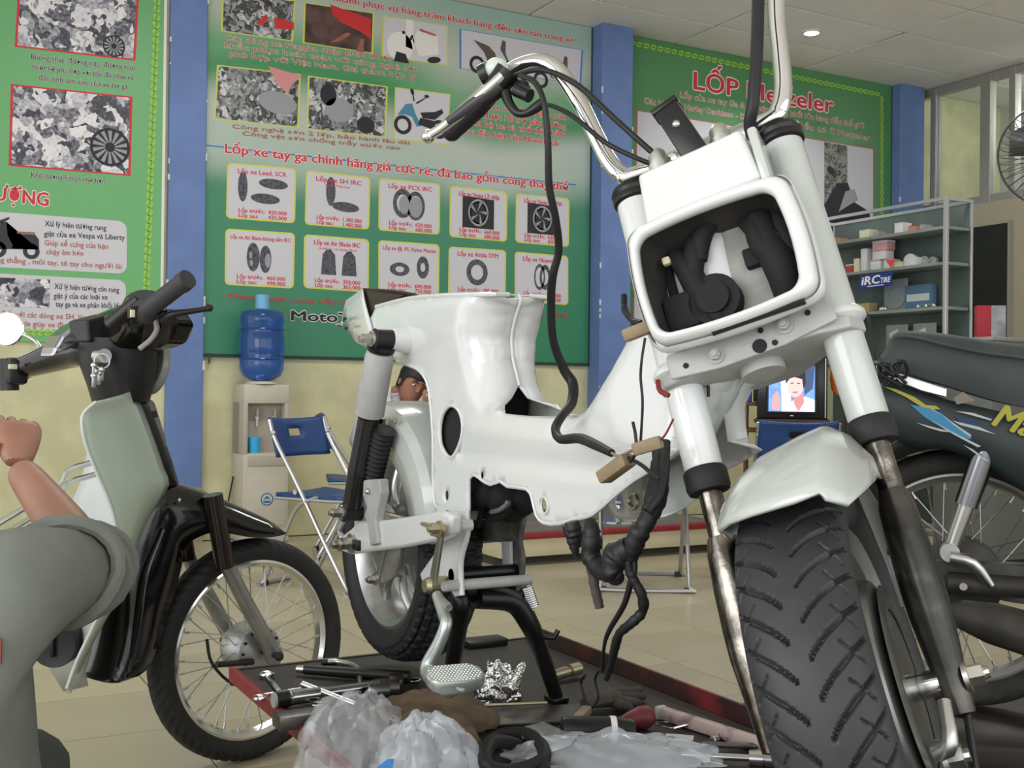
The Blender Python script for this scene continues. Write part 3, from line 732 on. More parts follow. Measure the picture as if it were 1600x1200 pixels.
# round stool on the platform
p = atY(965, 812, 5.6); 
st = thing('round_stool', 'round blue stool on a chrome post standing on the low platform', 'stool', (p.x, 5.6, .181))
b = MB(); b.lathe([(0, 0), (.13, 0), (.125, .012), (.02, .022), (.018, .03), (.018, .16), (0, .16)], (p.x, 5.6, .181), (0, 0, 1), 24); b.obj('post', m_chrome, st)
zs = atY(965, 776, 5.6).z
b = MB(); b.lathe([(0, .34-.02), (.12, .33), (.15, .345), (.155, .36), (0, .365)], (p.x, 5.6, .0), (0, 0, 1), 28); b.obj('seat_rim', m_chrome, st)
b = MB(); b.lathe([(0, .36), (.15, .36), (.158, .375), (.15, .395), (0, .405)], (p.x, 5.6, .0), (0, 0, 1), 28); b.obj('seat', m_chairblue, st)

# ---- television and stand
m_tvb = mat('tv_black', rgb(20, 20, 22), .28)
tp = atD(1237, 655, 7.0); fx = Vector((tp.x, tp.y, 0)).normalized(); rx = Vector((fx.y, -fx.x, 0)); ax = (rx, fx, V(0, 0, 1))
tw, th = 107*7.0/FOC, 98*7.0/FOC
tv = thing('television', 'small black tube television showing a smiling person in white', 'television', tp)
cz = tp.z+th/2
b = MB(); b.box(Vector((tp.x, tp.y, cz))+fx*.05, (tw, .10, th), ax, bev=.012)
b.rings([[Vector((tp.x, tp.y, cz))+fx*d+rx*(sx*tw*.5*k)+V(0, 0, sz*th*.5*k-.02*(1-k)) for sx, sz in ((-1, -1), (1, -1), (1, 1), (-1, 1))] for d, k in ((.1, .96), (.2, .8), (.34, .6))]); b.obj('cabinet', m_tvb, tv)
sw, sh_ = 70*7.0/FOC, 72*7.0/FOC
scn = Vector(atP(1237, 607, tp+V(0, 0, 0)-fx*.004, fx))
b = MB(); b.rings([[scn+rx*(sx*(sw/2+k))+V(0, 0, sz*(sh_/2+k))-fx*d for sx, sz in ((-1, -1), (1, -1), (1, 1), (-1, 1))] for k, d in ((.016, .0), (.012, .006), (.0, .001))], False, False); b.obj('bezel', m_tvb, tv, smooth=False)
b = MB(); b.box(Vector((tp.x, tp.y, cz))+rx*(tw/2-.012)-fx*.004, (.005, .006, th*.94), ax); b.obj('chrome_strip', m_steel, tv, smooth=False)
b = MB(); b.box(Vector((tp.x, tp.y, tp.z+.022))-fx*.003, (.02, .006, .006), ax); b.obj('badge', m_steel, tv, smooth=False)
m_scr = mat('screen_picture_blue', rgb(120, 160, 246), .3, emit=.85, col2=rgb(60, 84, 140), vscale=14)
b = MB(); b.box(scn, (sw, .004, sh_), ax); sco = b.obj('screen', m_scr, tv, smooth=False)
def sp(u, v, k): return scn+rx*(u*sw/2)+V(0, 0, v*sh_/2)-fx*(.003+.0006*k)
def spoly(pts, m, k, name):
    b = MB(); b.poly([sp(u, v, k) for u, v in pts]); return b.obj(name, m, sco, smooth=False)
E_ = lambda n, c, e: mat(n, rgb(*c), .4, emit=e)
spoly([(-.42, -1), (-.5, 1), (-.1, 1), (0, -1)], E_('screen_light', (206, 220, 255), 1.0), 1, 'screen_backlight')
spoly([(-1, .55), (-.5, .5), (-.5, 1), (-1, 1)], E_('screen_dim', (66, 86, 120), .6), 1, 'screen_backdrop')
spoly([(.55, -.3), (.9, .0), (1, 1), (.5, 1)], E_('screen_dim', (66, 86, 120), .6), 1, 'screen_backdrop')
spoly([(-.35, -1), (-.2, -.62), (.15, -.5), (.6, -.35), (1, -.5), (1, -1)], E_('screen_shirt', (214, 228, 255), .95), 2, 'screen_shirt')
spoly([(.1, -.65), (.12, -.3), (.5, -.25), (.55, -.6), (.3, -1)], E_('screen_neck', (214, 130, 130), .8), 3, 'screen_neck')
spoly([(.0+.36*math.cos(a)*1.0+.15, .12+.5*math.sin(a)) for a in [i*math.pi/9 for i in range(18)]], E_('screen_face', (246, 176, 172), .95), 4, 'screen_face')
spoly([(-.25, .2), (-.3, .6), (-.05, .92), (.3, .95), (.58, .7), (.6, .2), (.5, .0), (.45, .4), (.1, .5), (-.1, .42)], E_('screen_hair', (40, 40, 56), .5), 5, 'screen_hair')
for u in (.02, .3): spoly([(u-.07, .2), (u+.07, .21), (u+.07, .25), (u-.07, .25)], E_('screen_hair', (40, 40, 56), .5), 6, 'screen_eye')
spoly([(.02, -.14), (.28, -.12), (.22, -.2), (.08, -.2)], E_('screen_mouth', (216, 90, 110), .8), 6, 'screen_mouth')
spoly([(-.85, -.9), (-.8, -.3), (-.62, -.1), (-.5, -.4), (-.55, -.95)], E_('screen_hand', (236, 150, 150), .8), 3, 'screen_hand')
m_wood = mat('red_brown_wood', rgb(122, 66, 46), .5, var=.3, vscale=10)
m_wood2 = mat('dark_wood', rgb(64, 42, 36), .55, var=.3, vscale=10)
sd = thing('tv_stand', 'dark stand carrying the black television', 'stand', (tp.x, tp.y, 0))
o0 = Vector((tp.x, tp.y, 0))
b = MB(); b.box(o0+fx*.18+V(0, 0, tp.z-.012), (tw+.03, .46, .022), ax, bev=.003); b.obj('top', m_wood2, sd)
for s in (-1, 1): b = MB(); b.box(o0+fx*.18+rx*(s*(tw/2-.02))+V(0, 0, tp.z/2-.012), (.025, .44, tp.z-.024), ax, bev=.003); b.obj('side_panel', m_wood2, sd)
b = MB(); b.box(o0+fx*.38+V(0, 0, tp.z/2-.012), (tw-.06, .02, tp.z-.03), ax); b.obj('back_panel', m_wood2, sd, smooth=False)
b = MB(); b.box(o0+fx*.18+V(0, 0, .35), (tw-.06, .4, .02), ax); b.obj('shelf', m_wood2, sd, smooth=False)
# red-brown shelf rack left of it
rk0 = atD(1150, 628, 7.15); rk = thing('shelf_rack', 'small red-brown wooden rack of shelves left of the television', 'shelf', (rk0.x, rk0.y, 0))
o1 = Vector((rk0.x, rk0.y, 0)); wR = .25
for z in (rk0.z-.012, atD(1150, 672, 7.15).z, atD(1150, 703, 7.15).z): b = MB(); b.box(o1+fx*.12+V(0, 0, z), (wR, .26, .024), ax, bev=.003); b.obj('shelf', m_wood, rk)
for s in (-.112, .06):
    for d in (.01, .23): b = MB(); b.box(o1+fx*d+rx*s+V(0, 0, rk0.z/2-.01), (.022, .022, rk0.z-.02), ax, bev=.003); b.obj('post', m_wood, rk)
bx = atD(1153, 622, 7.2); zb = rk0.z
m_bbox = mat('blue_box', rgb(40, 84, 156), .4, var=.15, vscale=20)
bb = thing('blue_box', 'blue box with a grey plastic front standing on the red-brown rack', 'box', (bx.x, bx.y, zb))
b = MB(); b.box((bx.x, bx.y, zb+.135), (.17, .12, .27), ax, bev=.006); b.obj('carton', m_bbox, bb)
b = MB(); b.prism([Vector((bx.x, bx.y, zb))-fx*.062+rx*u+V(0, 0, v) for u, v in ((-.083, .01), (.02, .01), (.03, .05), (.015, .12), (.03, .2), (-.01, .26), (-.083, .2))], -fx*.004); b.obj('grey_front', mat('grey_plastic', rgb(176, 178, 178), .4), bb)
bs = atD(1181, 612, 7.2)
bk = thing('patterned_book', 'narrow dark patterned book standing between blue box and television', 'book', (bs.x, bs.y, zb))
b = MB(); b.box((bs.x+fx.x*.06, bs.y+fx.y*.06, zb+.11), (.03, .12, .215), ax, bev=.002); b.obj('cover', mat('patterned_cover', rgb(150, 120, 110), .5, col2=rgb(30, 24, 24), vscale=90), bk)
b = MB(); b.box((bs.x+fx.x*.063, bs.y+fx.y*.063, zb+.11), (.024, .12, .209), ax); b.obj('pages', m_whitep, bk, smooth=False)
mg = atD(1131, 700, 7.1); mz = atD(1150, 703, 7.15).z+.0125
mug = thing('plastic_mug', 'light blue plastic mug on the lower shelf of the red-brown rack', 'mug', (mg.x, mg.y+.1, mz))
b = MB(); b.lathe([(0, 0), (.035, 0), (.043, .105), (.040, .105), (.032, .004), (0, .004)], (mg.x, mg.y+.1, mz), (0, 0, 1), 20, False); b.obj('mug_body', m_cup, mug)
b = MB(); b.tube([(mg.x+.036, mg.y+.1, mz+.025), (mg.x+.07, mg.y+.09, mz+.035), (mg.x+.07, mg.y+.09, mz+.075), (mg.x+.04, mg.y+.1, mz+.09)], .005, 6, smooth=4); b.obj('handle', m_cup, mug)
# wall shelf with cardboard box above the television, orange packet
ws = atD(1275, 553, 7.3)
wsh = thing('grey_shelf_board', 'grey shelf board standing behind and above the television', 'shelf', (ws.x, ws.y, 0))
b = MB(); b.box((ws.x, ws.y, ws.z-.012), (.46, .30, .022), ax, bev=.003); b.obj('board', mat('grey_board', rgb(128, 126, 118), .6), wsh)
for s in (-.2, .2): b = MB(); b.box(Vector((ws.x, ws.y, (ws.z-.02)/2))+rx*s+fx*.1, (.03, .03, ws.z-.024), ax, bev=.003); b.obj('upright', m_wood2, wsh)
cb0 = atD(1266, 553, 7.3)
cb = thing('cardboard_box', 'small brown cardboard box with red tape on the grey board', 'box', (cb0.x, cb0.y, ws.z))
b = MB(); b.box((cb0.x, cb0.y, ws.z+.06), (.11, .14, .118), ax, bev=.003); b.obj('carton', mat('cardboard', rgb(132, 110, 84), .8), cb)
b = MB(); b.box((cb0.x, cb0.y, ws.z+.112), (.112, .142, .02), ax); b.obj('red_tape', mat('red_tape', rgb(176, 62, 54), .5), cb, smooth=False)
b = MB(); b.box(Vector((cb0.x, cb0.y, ws.z+.085))-fx*.071+rx*.02, (.03, .002, .03), ax); b.obj('sticker', m_whitep, cb, smooth=False)
og = atD(1313, 620, 7.0)
op = thing('orange_packet', 'orange packet hanging from the grey board beside the television', 'packet', og)
m_or = mat('orange_packet', rgb(222, 112, 44), .45, bump=.3, bscale=40)
oc = atD(1311, 592, 7.1)
b = MB(); b.rings([[oc+rx*(u*k)+fx*(v*.3*k)+V(0, 0, z) for u, v in [(math.cos(a)*.05, math.sin(a)*.05) for a in [i*math.pi/6 for i in range(12)]]] for z, k in ((-.10, .3), (-.07, .9), (0, 1.1), (.06, 1.0), (.1, .8), (.115, .9))]); b.obj('bag', m_or, op)
b = MB(); b.cyl(oc+V(0, 0, .11), V(oc.x, oc.y, ws.z-.01), .003, n=6); b.obj('string', m_black, op)

# ---- glass display cabinet
CX, CY0, CY1 = 6.2, 5.27, 6.55
zt = atX(1475, 308, CX).z; z1, z2, z3 = (atX(1475, y, CX).z for y in (352, 408, 478)); z4, z5 = 1.2, .55
dc = thing('display_cabinet', 'aluminium framed glass display cabinet full of small spare parts boxes', 'cabinet', (CX+.12, (CY0+CY1)/2, 0))
m_alc = mat('cabinet_aluminium', (.62, .62, .62), .3, .8)
m_cg = mat('cabinet_glass', (.92, .97, .96), .02, trans=1.0, ior=1.03, spec=.4)
CD = .25
for x in (CX, CX+CD):
    for y in (CY0, CY1): b = MB(); b.box((x, y, zt/2), (.028 if x == CX else .018, .028 if x == CX else .018, zt), bev=.004); b.obj('post', m_alc, dc)
for z in (zt-.01, .04):
    b = MB()
    for x in (CX, CX+CD): b.box((x, (CY0+CY1)/2, z), (.02, CY1-CY0-.02, .022))
    for y in (CY0, CY1): b.box((CX+CD/2, y, z), (CD-.02, .02, .022))
    b.obj('rail', m_alc, dc, smooth=False)
m_shelf = mat('cabinet_shelf', rgb(150, 150, 146), .4, .2)
for z in (z1, z2, z3, z4, z5): b = MB(); b.b2((CX+.01, CY0+.01, z-.022), (CX+CD-.01, CY1-.01, z), bev=.003); b.obj('shelf', m_shelf, dc)
ym = (CY0+CY1)/2+.18
for ya, yb in ((CY0+.014, ym), (ym+.006, CY1-.014)):
    b = MB(); b.b2((CX-.008, ya, .05), (CX-.003, yb, zt-.022)); b.obj('glass_door', m_cg, dc, smooth=False)
b = MB(); b.b2((CX+.014, CY0-.006, .05), (CX+CD-.014, CY0-.001, zt-.022)); b.obj('side_glass', m_cg, dc, smooth=False)
b = MB(); b.b2((CX+CD-.006, CY0+.01, .05), (CX+CD-.001, CY1-.01, zt-.022)); b.obj('back_sheet', mat('cabinet_back_sheet', rgb(98, 108, 103), .5, var=.3, vscale=5), dc, smooth=False)  # added sheet; reflections on the glass are mixed into its grey
# the blue tyre sign on the glass
sg = [atX(*q, CX-.012) for q in ((1343, 431), (1394, 424), (1394, 446), (1343, 452))]
b = MB(); b.prism(sg, (.003, 0, 0)); so = tag(b.obj('tyre_sign', mat('sign_blue', rgb(24, 52, 128), .4), smooth=False), 'blue sign with white tyre lettering stuck on the cabinet glass', 'sign')
tx = (sg[1]-sg[0]).normalized(); ty = V(0, 0, 1); hh = (sg[0]-sg[3]).length
def sgp(u, v): return sg[3]+(sg[2]-sg[3])*u+(sg[0]-sg[3])*v+V(-.0015, 0, 0)
lettering('iRC', hh*.85, sgp(.05, .28), tx, ty, m_whitep, so, .05, width=(sg[1]-sg[0]).length*.56, shear=.15)
lettering('TIRE', hh*.55, sgp(.64, .28), tx, ty, m_whitep, so, .03, width=(sg[1]-sg[0]).length*.30, shear=.1)
b = MB(); b.prism([sgp(.25, .1), sgp(.75, .1), sgp(.75, .16), sgp(.25, .16)], (-.0005, 0, 0)); b.obj('small_print', m_whitep, so, smooth=False)
pr = [atX(*q, CX-.010) for q in ((1384, 407), (1400, 404), (1392, 419))]
b = MB(); b.prism(pr, (.002, 0, 0)); tag(b.obj('red_pennant', mat('pennant_red', rgb(206, 66, 60), .6), smooth=False), 'small red paper triangle on the shelf edge above the blue sign', 'pennant')
# goods on the shelves: (px centre, shelf z, width px, height px, colour, kind, label)
m_bw = mat('carton_white', rgb(222, 216, 216), .6); m_bp = mat('carton_pink', rgb(222, 160, 166), .6); m_bg = mat('carton_grey', rgb(160, 156, 154), .6)
m_br = mat('carton_red', rgb(186, 70, 70), .6); m_by = mat('carton_cream', rgb(224, 212, 180), .6); m_bt = mat('carton_orange', rgb(196, 130, 100), .6)
def goods_box(px, py, zs, w, h, m, lab, lid=None, dx=.10):
    p = atX(px, py, CX+dx); s = ((np.array(p)-EYE)@FW)/FOC
    y = p.y; t = thing('spare_part_box', lab, 'box', (CX+dx, y, zs+.0005), group='spare parts in the glass cabinet')
    W_, H_ = w*s/.88, h*s
    b = MB(); b.box((CX+dx, y, zs+.0005+H_*.43), (.085, W_, H_*.86), bev=.002); b.obj('carton', m, t)
    b = MB(); b.box((CX+dx, y, zs+.0005+H_*.92), (.087, W_*1.02, H_*.14), bev=.001); b.obj('lid', lid or m, t)
    return H_
G = [(1302, 370, z1, 12, 10, m_bp, 'small pink box leftmost on the top cabinet shelf', None),
     (1316, 368, z1, 8, 7, m_bt, 'tiny orange box second from the left on the top shelf', None),
     (1357, 355, z1, 18, 14, m_by, 'cream box with a white lid on the top cabinet shelf', m_bw),
     (1375, 353, z1, 9, 9, m_bg, 'small grey box right of the cream one, top shelf', None),
     (1411, 345, z1, 15, 17, m_bw, 'upright white box tallest on the top cabinet shelf', None),
     (1432, 342, z1, 13, 9, m_bt, 'flat orange box beside the tall white one, top shelf', m_br),
     (1447, 340, z1, 8, 9, m_bg, 'grey box nearest the front post on the top shelf', None),
     (1333, 405, z2, 12, 14, m_br, 'red box at the far end of the middle shelf', m_bw),
     (1344, 395, z2, 9, 22, m_by, 'tall cream box in the row of cartons, middle shelf', None),
     (1356, 390, z2, 10, 36, m_bw, 'tallest white carton standing on the middle shelf', None),
     (1394, 402, z2, 15, 15, m_bw, 'white carton right of the pink stack, middle shelf', m_bp),
     (1410, 400, z2, 14, 9, m_by, 'flat cream carton on the middle shelf', None),
     (1428, 396, z2, 20, 14, m_bw, 'wide white carton near the grey bags, middle shelf', m_by),
     (1355, 477, z3, 22, 15, mat('carton_tan', rgb(176, 152, 110), .7), 'tan carton at the far end of the lower shelf', None)]
for g in G: goods_box(*g)
hs = goods_box(1374, 400, z2, 18, 16, m_bw, 'white carton with pink edge under the pink stack, middle shelf', m_bp)
hs2 = goods_box(1380, 387, z2+hs+.001, 24, 14, m_bw, 'white carton second of the pink stack, middle shelf', m_bp)
goods_box(1381, 372, z2+hs+hs2+.002, 26, 15, m_bp, 'pink topped carton topmost of the stack, middle shelf', m_bw)
for px, r, lab in ((1424, .05, 'round white part in a bag on the middle shelf'), (1446, .036, 'grey wrapped round part left of the front post'), (1459, .03, 'small dark round part next to the front post')):
    p = atX(px, 385, CX+.15); t = thing('wrapped_part', lab, 'spare part', (CX+.15, p.y, z2+.0005), group='spare parts in the glass cabinet')
    b = MB(); b.lathe([(r*.4, -.02), (r, -.018), (r, .018), (r*.4, .02)], (CX+.15, p.y, z2+r+.001), (1, .2, 0), 20, False, True); b.obj('ring_body', m_bg if r < .05 else m_bw, t)
    b = MB(); b.lathe([(0, -.012), (r*.42, -.012), (r*.42, .012), (0, .012)], (CX+.15, p.y, z2+r+.001), (1, .2, 0), 14); b.obj('hub', m_steel, t)
for px, w, lab in ((1380, 10, 'chrome mirror bolts lying on the lower cabinet shelf'), (1447, 30, 'chrome footrest bar lying on the lower cabinet shelf')):
    p = atX(px, 475, CX+.08); t = thing('chrome_part', lab, 'spare part', (CX+.08, p.y, z3), group='spare parts in the glass cabinet'); s = 8.0/FOC
    b = MB(); b.cyl((CX+.08, p.y-w*s/2, z3+.026), (CX+.08, p.y+w*s/2, z3+.026), .010, n=12); b.obj('bar', m_chrome, t)
    for q in (-1, 0, 1): b = MB(); b.ball((CX+.08, p.y+q*w*s/2, z3+.016), .016); b.obj('knob', m_chrome, t)
for px, lab in ((1400, 'pale ring-shaped gasket card leaning on the back of the lower shelf'),):
    p = atX(px, 455, CX+.2); t = thing('gasket_card', lab, 'spare part', (CX+.2, p.y, z3+.0005))
    b = MB(); b.box((CX+.2, p.y, z3+.12), (.006, .22, .238), bev=.002); b.obj('card', mat('card_pale_blue', rgb(150, 160, 170), .6), t)
    b = MB(); b.lathe([(.06, 0), (.1, 0), (.1, .004), (.06, .004)], (CX+.196, p.y, z3+.125), (-1, 0, 0), 24, False, True); b.obj('ring', m_bg, t)
p = atX(1440, 450, CX+.2); t = thing('blue_carton', 'pale blue carton at the back of the lower cabinet shelf', 'box', (CX+.19, p.y, z3+.0005))
b = MB(); b.box((CX+.19, p.y, z3+.09), (.05, .24, .178), bev=.003); b.obj('carton', mat('carton_pale_blue', rgb(96, 124, 156), .5), t)
b = MB(); b.box((CX+.164, p.y, z3+.09), (.002, .2, .05)); b.obj('label_strip', m_bw, t, smooth=False)
for px, lab in ((1402, 'pale cut-out card left of the two on the bottom glass shelf'), (1445, 'pale cut-out card right of the two on the bottom glass shelf')):
    p = atX(px, 505, CX+.15); t = thing('cut_out_card', lab, 'spare part', (CX+.15, p.y, z4+.0005))
    b = MB(); b.box((CX+.15, p.y, z4+.13), (.006, .2, .258), bev=.002); b.obj('card', m_bg, t)
    b = MB(); b.prism([(CX+.1465, p.y+u, z4+v) for u, v in ((-.05, .03), (.03, .03), (.07, .2), (-.01, .23))], (-.003, 0, 0)); b.obj('white_patch', m_bw, t)
# counter with red-white box
cp = atD(1550, 530, 6.6)
ct = thing('steel_counter', 'grey steel counter hidden behind the dark motorbike seat', 'counter', (cp.x, cp.y, 0))
b = MB(); b.b2((cp.x-.25, cp.y-.2, .03), (cp.x+.35, cp.y+.2, cp.z-.02), bev=.006); b.obj('body', mat('grey_steel', rgb(112, 114, 112), .5, .3), ct)
b = MB(); b.b2((cp.x-.26, cp.y-.21, cp.z-.022), (cp.x+.36, cp.y+.21, cp.z), bev=.004); b.obj('top', m_shelf, ct)
b = MB(); b.b2((cp.x-.24, cp.y-.19, 0), (cp.x+.34, cp.y+.19, .035)); b.obj('plinth', m_dark, ct, smooth=False)
rp = atD(1547, 530, 6.6)
rb = thing('red_white_box', 'red and silver-grey box standing upright on the steel counter', 'box', (rp.x, rp.y, cp.z+.0005)); hz = atD(1547, 478, 6.6).z-cp.z
b = MB(); b.box(Vector((rp.x, rp.y, cp.z+hz/2))-rx*.042, (.078, .09, hz), ax, bev=.003); b.obj('red_side', mat('box_red', rgb(160, 30, 46), .5), rb)
b = MB(); b.box(Vector((rp.x, rp.y, cp.z+hz/2))+rx*.038, (.08, .09, hz*.995), ax, bev=.003); b.obj('grey_side', mat('box_silver', rgb(158, 160, 164), .4, col2=rgb(128, 130, 136), vscale=18), rb)
# ---- stand fan at the right edge
fp = atD(1636, 250, 5.4); fr_ = 80*5.4/FOC
fan = thing('stand_fan', 'dark industrial stand fan with wire cage cut off by the right edge', 'fan', (fp.x, fp.y, 0))
fd = Vector((-fp.x*.35-1.0, -fp.y*.9, 0)).normalized()
b = MB(); b.cyl((fp.x, fp.y, .02), (fp.x, fp.y, fp.z), .018, n=14); b.lathe([(0, 0), (.26, 0), (.25, .03), (.03, .05), (0, .05)], (fp.x, fp.y, 0), (0, 0, 1), 28); b.obj('pole', m_black, fan)
fc = fp+fd*.12
b = MB(); b.lathe([(0, -.14), (.07, -.13), (.085, -.05), (.06, .02), (0, .03)], fc-fd*.02, fd, 20); b.obj('motor', m_black, fan)
m_wire = mat('cage_wire', rgb(70, 70, 70), .4, .6)
b = MB(); b.torus(fc, fd, fr_, .005, 48, 6); b.obj('cage_rim', m_wire, fan)
bx_, by_, _ = basis(fd)
for k in range(40):
    e = bx_*math.cos(k*math.pi/20)+by_*math.sin(k*math.pi/20)
    b = MB(); b.tube([fc+fd*.065+e*.03, fc+fd*.06+e*fr_*.5, fc+fd*.035+e*fr_*.86, fc+e*fr_], .0016, 4, smooth=2)
    b.tube([fc-fd*.10+e*.03, fc-fd*.085+e*fr_*.5, fc-fd*.05+e*fr_*.86, fc+e*fr_], .0016, 4, smooth=2); b.obj('cage_wire', m_wire, fan)
for k in range(3):
    e = [bx_*math.cos(a)+by_*math.sin(a) for a in (k*2.094, k*2.094+.5, k*2.094+1.1)]
    b = MB(); b.grid([[fc+fd*.0+e[0]*.04, fc+fd*.015+e[1]*.05, fc+fd*.03+e[2]*.04], [fc-fd*.01+e[0]*fr_*.55, fc+fd*.015+e[1]*fr_*.6, fc+fd*.035+e[2]*fr_*.5], [fc-fd*.005+e[0]*fr_*.8, fc+fd*.015+e[1]*fr_*.9, fc+fd*.03+e[2]*fr_*.75]]); b.obj('blade', mat('fan_blade', rgb(96, 98, 98), .4, .4), fan, solid=.003)
# ---- ceiling downlight
dl = thing('ceiling_downlight', 'round lit downlight set into the ceiling', 'ceiling light', (6.006, 6.354, ZC-.006))
b = MB(); b.lathe([(.055, 0), (.075, .0), (.07, .012), (.05, .012)], (6.006, 6.354, ZC-.012), (0, 0, 1), 32, False, True); b.obj('ring', m_whitep, dl)
b = MB(); b.lathe([(0, 0), (.054, 0), (.054, .006), (0, .006)], (6.006, 6.354, ZC-.009), (0, 0, 1), 32); b.obj('lamp_face', mat('lamp_glow', (.9, .96, 1.0), .5, emit=14), dl)
l = bpy.data.lights.new('downlight_glow', 'SPOT'); l.energy = 45; l.spot_size = 2.4; l.spot_blend = .6; l.shadow_soft_size = .05
lo = bpy.data.objects.new('downlight_glow', l); lo.location = (6.006, 6.354, ZC-.02); COL.objects.link(lo)
# ================================================================== REPAIR LIFT
LZ = 0.375
m_lift = mat('lift_plate', rgb(30, 28, 27), .5, .2, col2=rgb(52, 46, 42), vscale=9, bump=.05, bscale=50, lo=.5, hi=.8)
m_liftred = mat('lift_red_paint', rgb(146, 44, 48), .5, var=.35, vscale=14)
m_liftdk = mat('lift_red_paint_mottled', rgb(128, 36, 42), .45, col2=rgb(52, 24, 26), vscale=7, lo=.5, hi=.72)  # mottled from red to dark maroon
lift = thing('repair_lift', 'black motorbike repair lift table with red angle-iron rims', 'lift table', (.95, 1.2, 0))
LX0, LX1, LY0, LY1 = .615, 1.318, -.35, 2.30
b = MB(); b.b2((LX0, LY0, LZ-.012), (LX1, LY1, LZ), bev=.002); b.obj('plate', m_lift, lift, smooth=False)
b = MB(); b.prism([(LX0-.003, LY0, LZ-.020), (LX0-.003, LY0, LZ+.006), (LX0+.003, LY0, LZ+.007), (LX0+.016, LY0, LZ+.001), (LX0+.016, LY0, LZ-.020)], (0, LY1-LY0, 0)); b.obj('rim', m_liftred, lift, smooth=False)
b = MB(); b.prism([(LX1+.004, LY0, LZ-.035), (LX1+.004, LY0, LZ+.030), (LX1-.003, LY0, LZ+.030), (LX1-.012, LY0, LZ+.002), (LX1-.012, LY0, LZ-.035)], (0, LY1-LY0, 0)); b.obj('rim', m_liftdk, lift, smooth=False)
b = MB(); b.b2((LX0, LY1-.006, LZ-.03), (LX1, LY1+.004, LZ+.002)); b.obj('end_bar', m_lift, lift, smooth=False)
for y in (.1, 1.9):
    b = MB(); b.b2((LX0+.03, y-.03, LZ-.06), (LX1-.03, y+.03, LZ-.012), bev=.004); b.obj('cross_beam', m_black, lift)
for s in (LX0+.1, LX1-.1):
    for a_, c_ in (((s, .15, .05), (s, 1.85, LZ-.05)), ((s+.05, 1.85, .05), (s+.05, .15, LZ-.05))):
        b = MB(); d = (Vector(c_)-Vector(a_)); b.box((Vector(a_)+Vector(c_))/2, (d.length, .03, .05), (d.normalized(), V(1, 0, 0), d.normalized().cross(V(1, 0, 0)))); b.obj('scissor_arm', m_black, lift, smooth=False)
b = MB(); b.b2((LX0+.05, .05, 0), (LX1-.05, 1.95, .05), bev=.006); b.obj('base_frame', m_black, lift)
p = atZ(765, 1012, LZ)
b = MB(); b.box((p.x, LY1-.02, LZ+.008), (.10, .05, .016), bev=.003); b.obj('stop_block', m_black, lift)

# ================================================================== WHITE MOTORCYCLE UNDER REPAIR
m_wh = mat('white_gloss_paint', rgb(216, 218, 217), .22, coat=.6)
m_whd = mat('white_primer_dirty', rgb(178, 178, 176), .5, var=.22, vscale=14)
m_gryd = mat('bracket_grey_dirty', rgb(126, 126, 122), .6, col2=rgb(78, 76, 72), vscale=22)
m_wh_shade = mat('white_gloss_shaded', rgb(190, 195, 190), .22, coat=.6)  # same white paint, with shade put into the colour for dimmer parts
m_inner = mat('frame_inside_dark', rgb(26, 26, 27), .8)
m_tyre = mat('tyre_rubber', rgb(40, 40, 42), .62, var=.25, vscale=30)
m_zinc = mat('zinc_bolt', (.58, .56, .50), .3, .95)
m_brass = mat('yellow_zinc', (.50, .44, .30), .35, .9)
m_leg = mat('dirty_chrome_leg', (.34, .31, .26), .24, 1.0, col2=(.10, .09, .08), vscale=26, bump=.15, bscale=40)
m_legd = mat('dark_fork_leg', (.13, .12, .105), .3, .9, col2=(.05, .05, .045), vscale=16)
m_alloy = mat('cast_alloy', (.50, .50, .50), .36, .85, var=.2, vscale=30)
m_wire_b = mat('wire_black', rgb(27, 27, 29), .5, var=.2, vscale=60)
XB = 0.922
bike = thing('motorcycle', 'half-assembled white motorcycle without engine or seat on the repair lift', 'motorcycle', (XB, 1.6, LZ))
def part(bld, name, m, par=None, **k): return bld.obj(name, m, par or bike, **k)
def bolt(par, c, ax_, r, h, m=None, name='bolt'):
    """hexagon head with a washer"""
    b = MB(); c = Vector(c); d = Vector(ax_).normalized()
    b.lathe([(0, 0), (r*1.5, 0), (r*1.5, h*.25), (0, h*.25)], c, d, 16); b.cyl(c+d*h*.25, c+d*h, r, n=6)
    b.cyl(c+d*h, c+d*h*1.3, r*.55, n=10)
    return part(b, name, m or m_zinc, par, angle=30)

# ---- pressed steel frame: outline traced on the bike's own planes, then blown up to its half width
W0 = 0.066
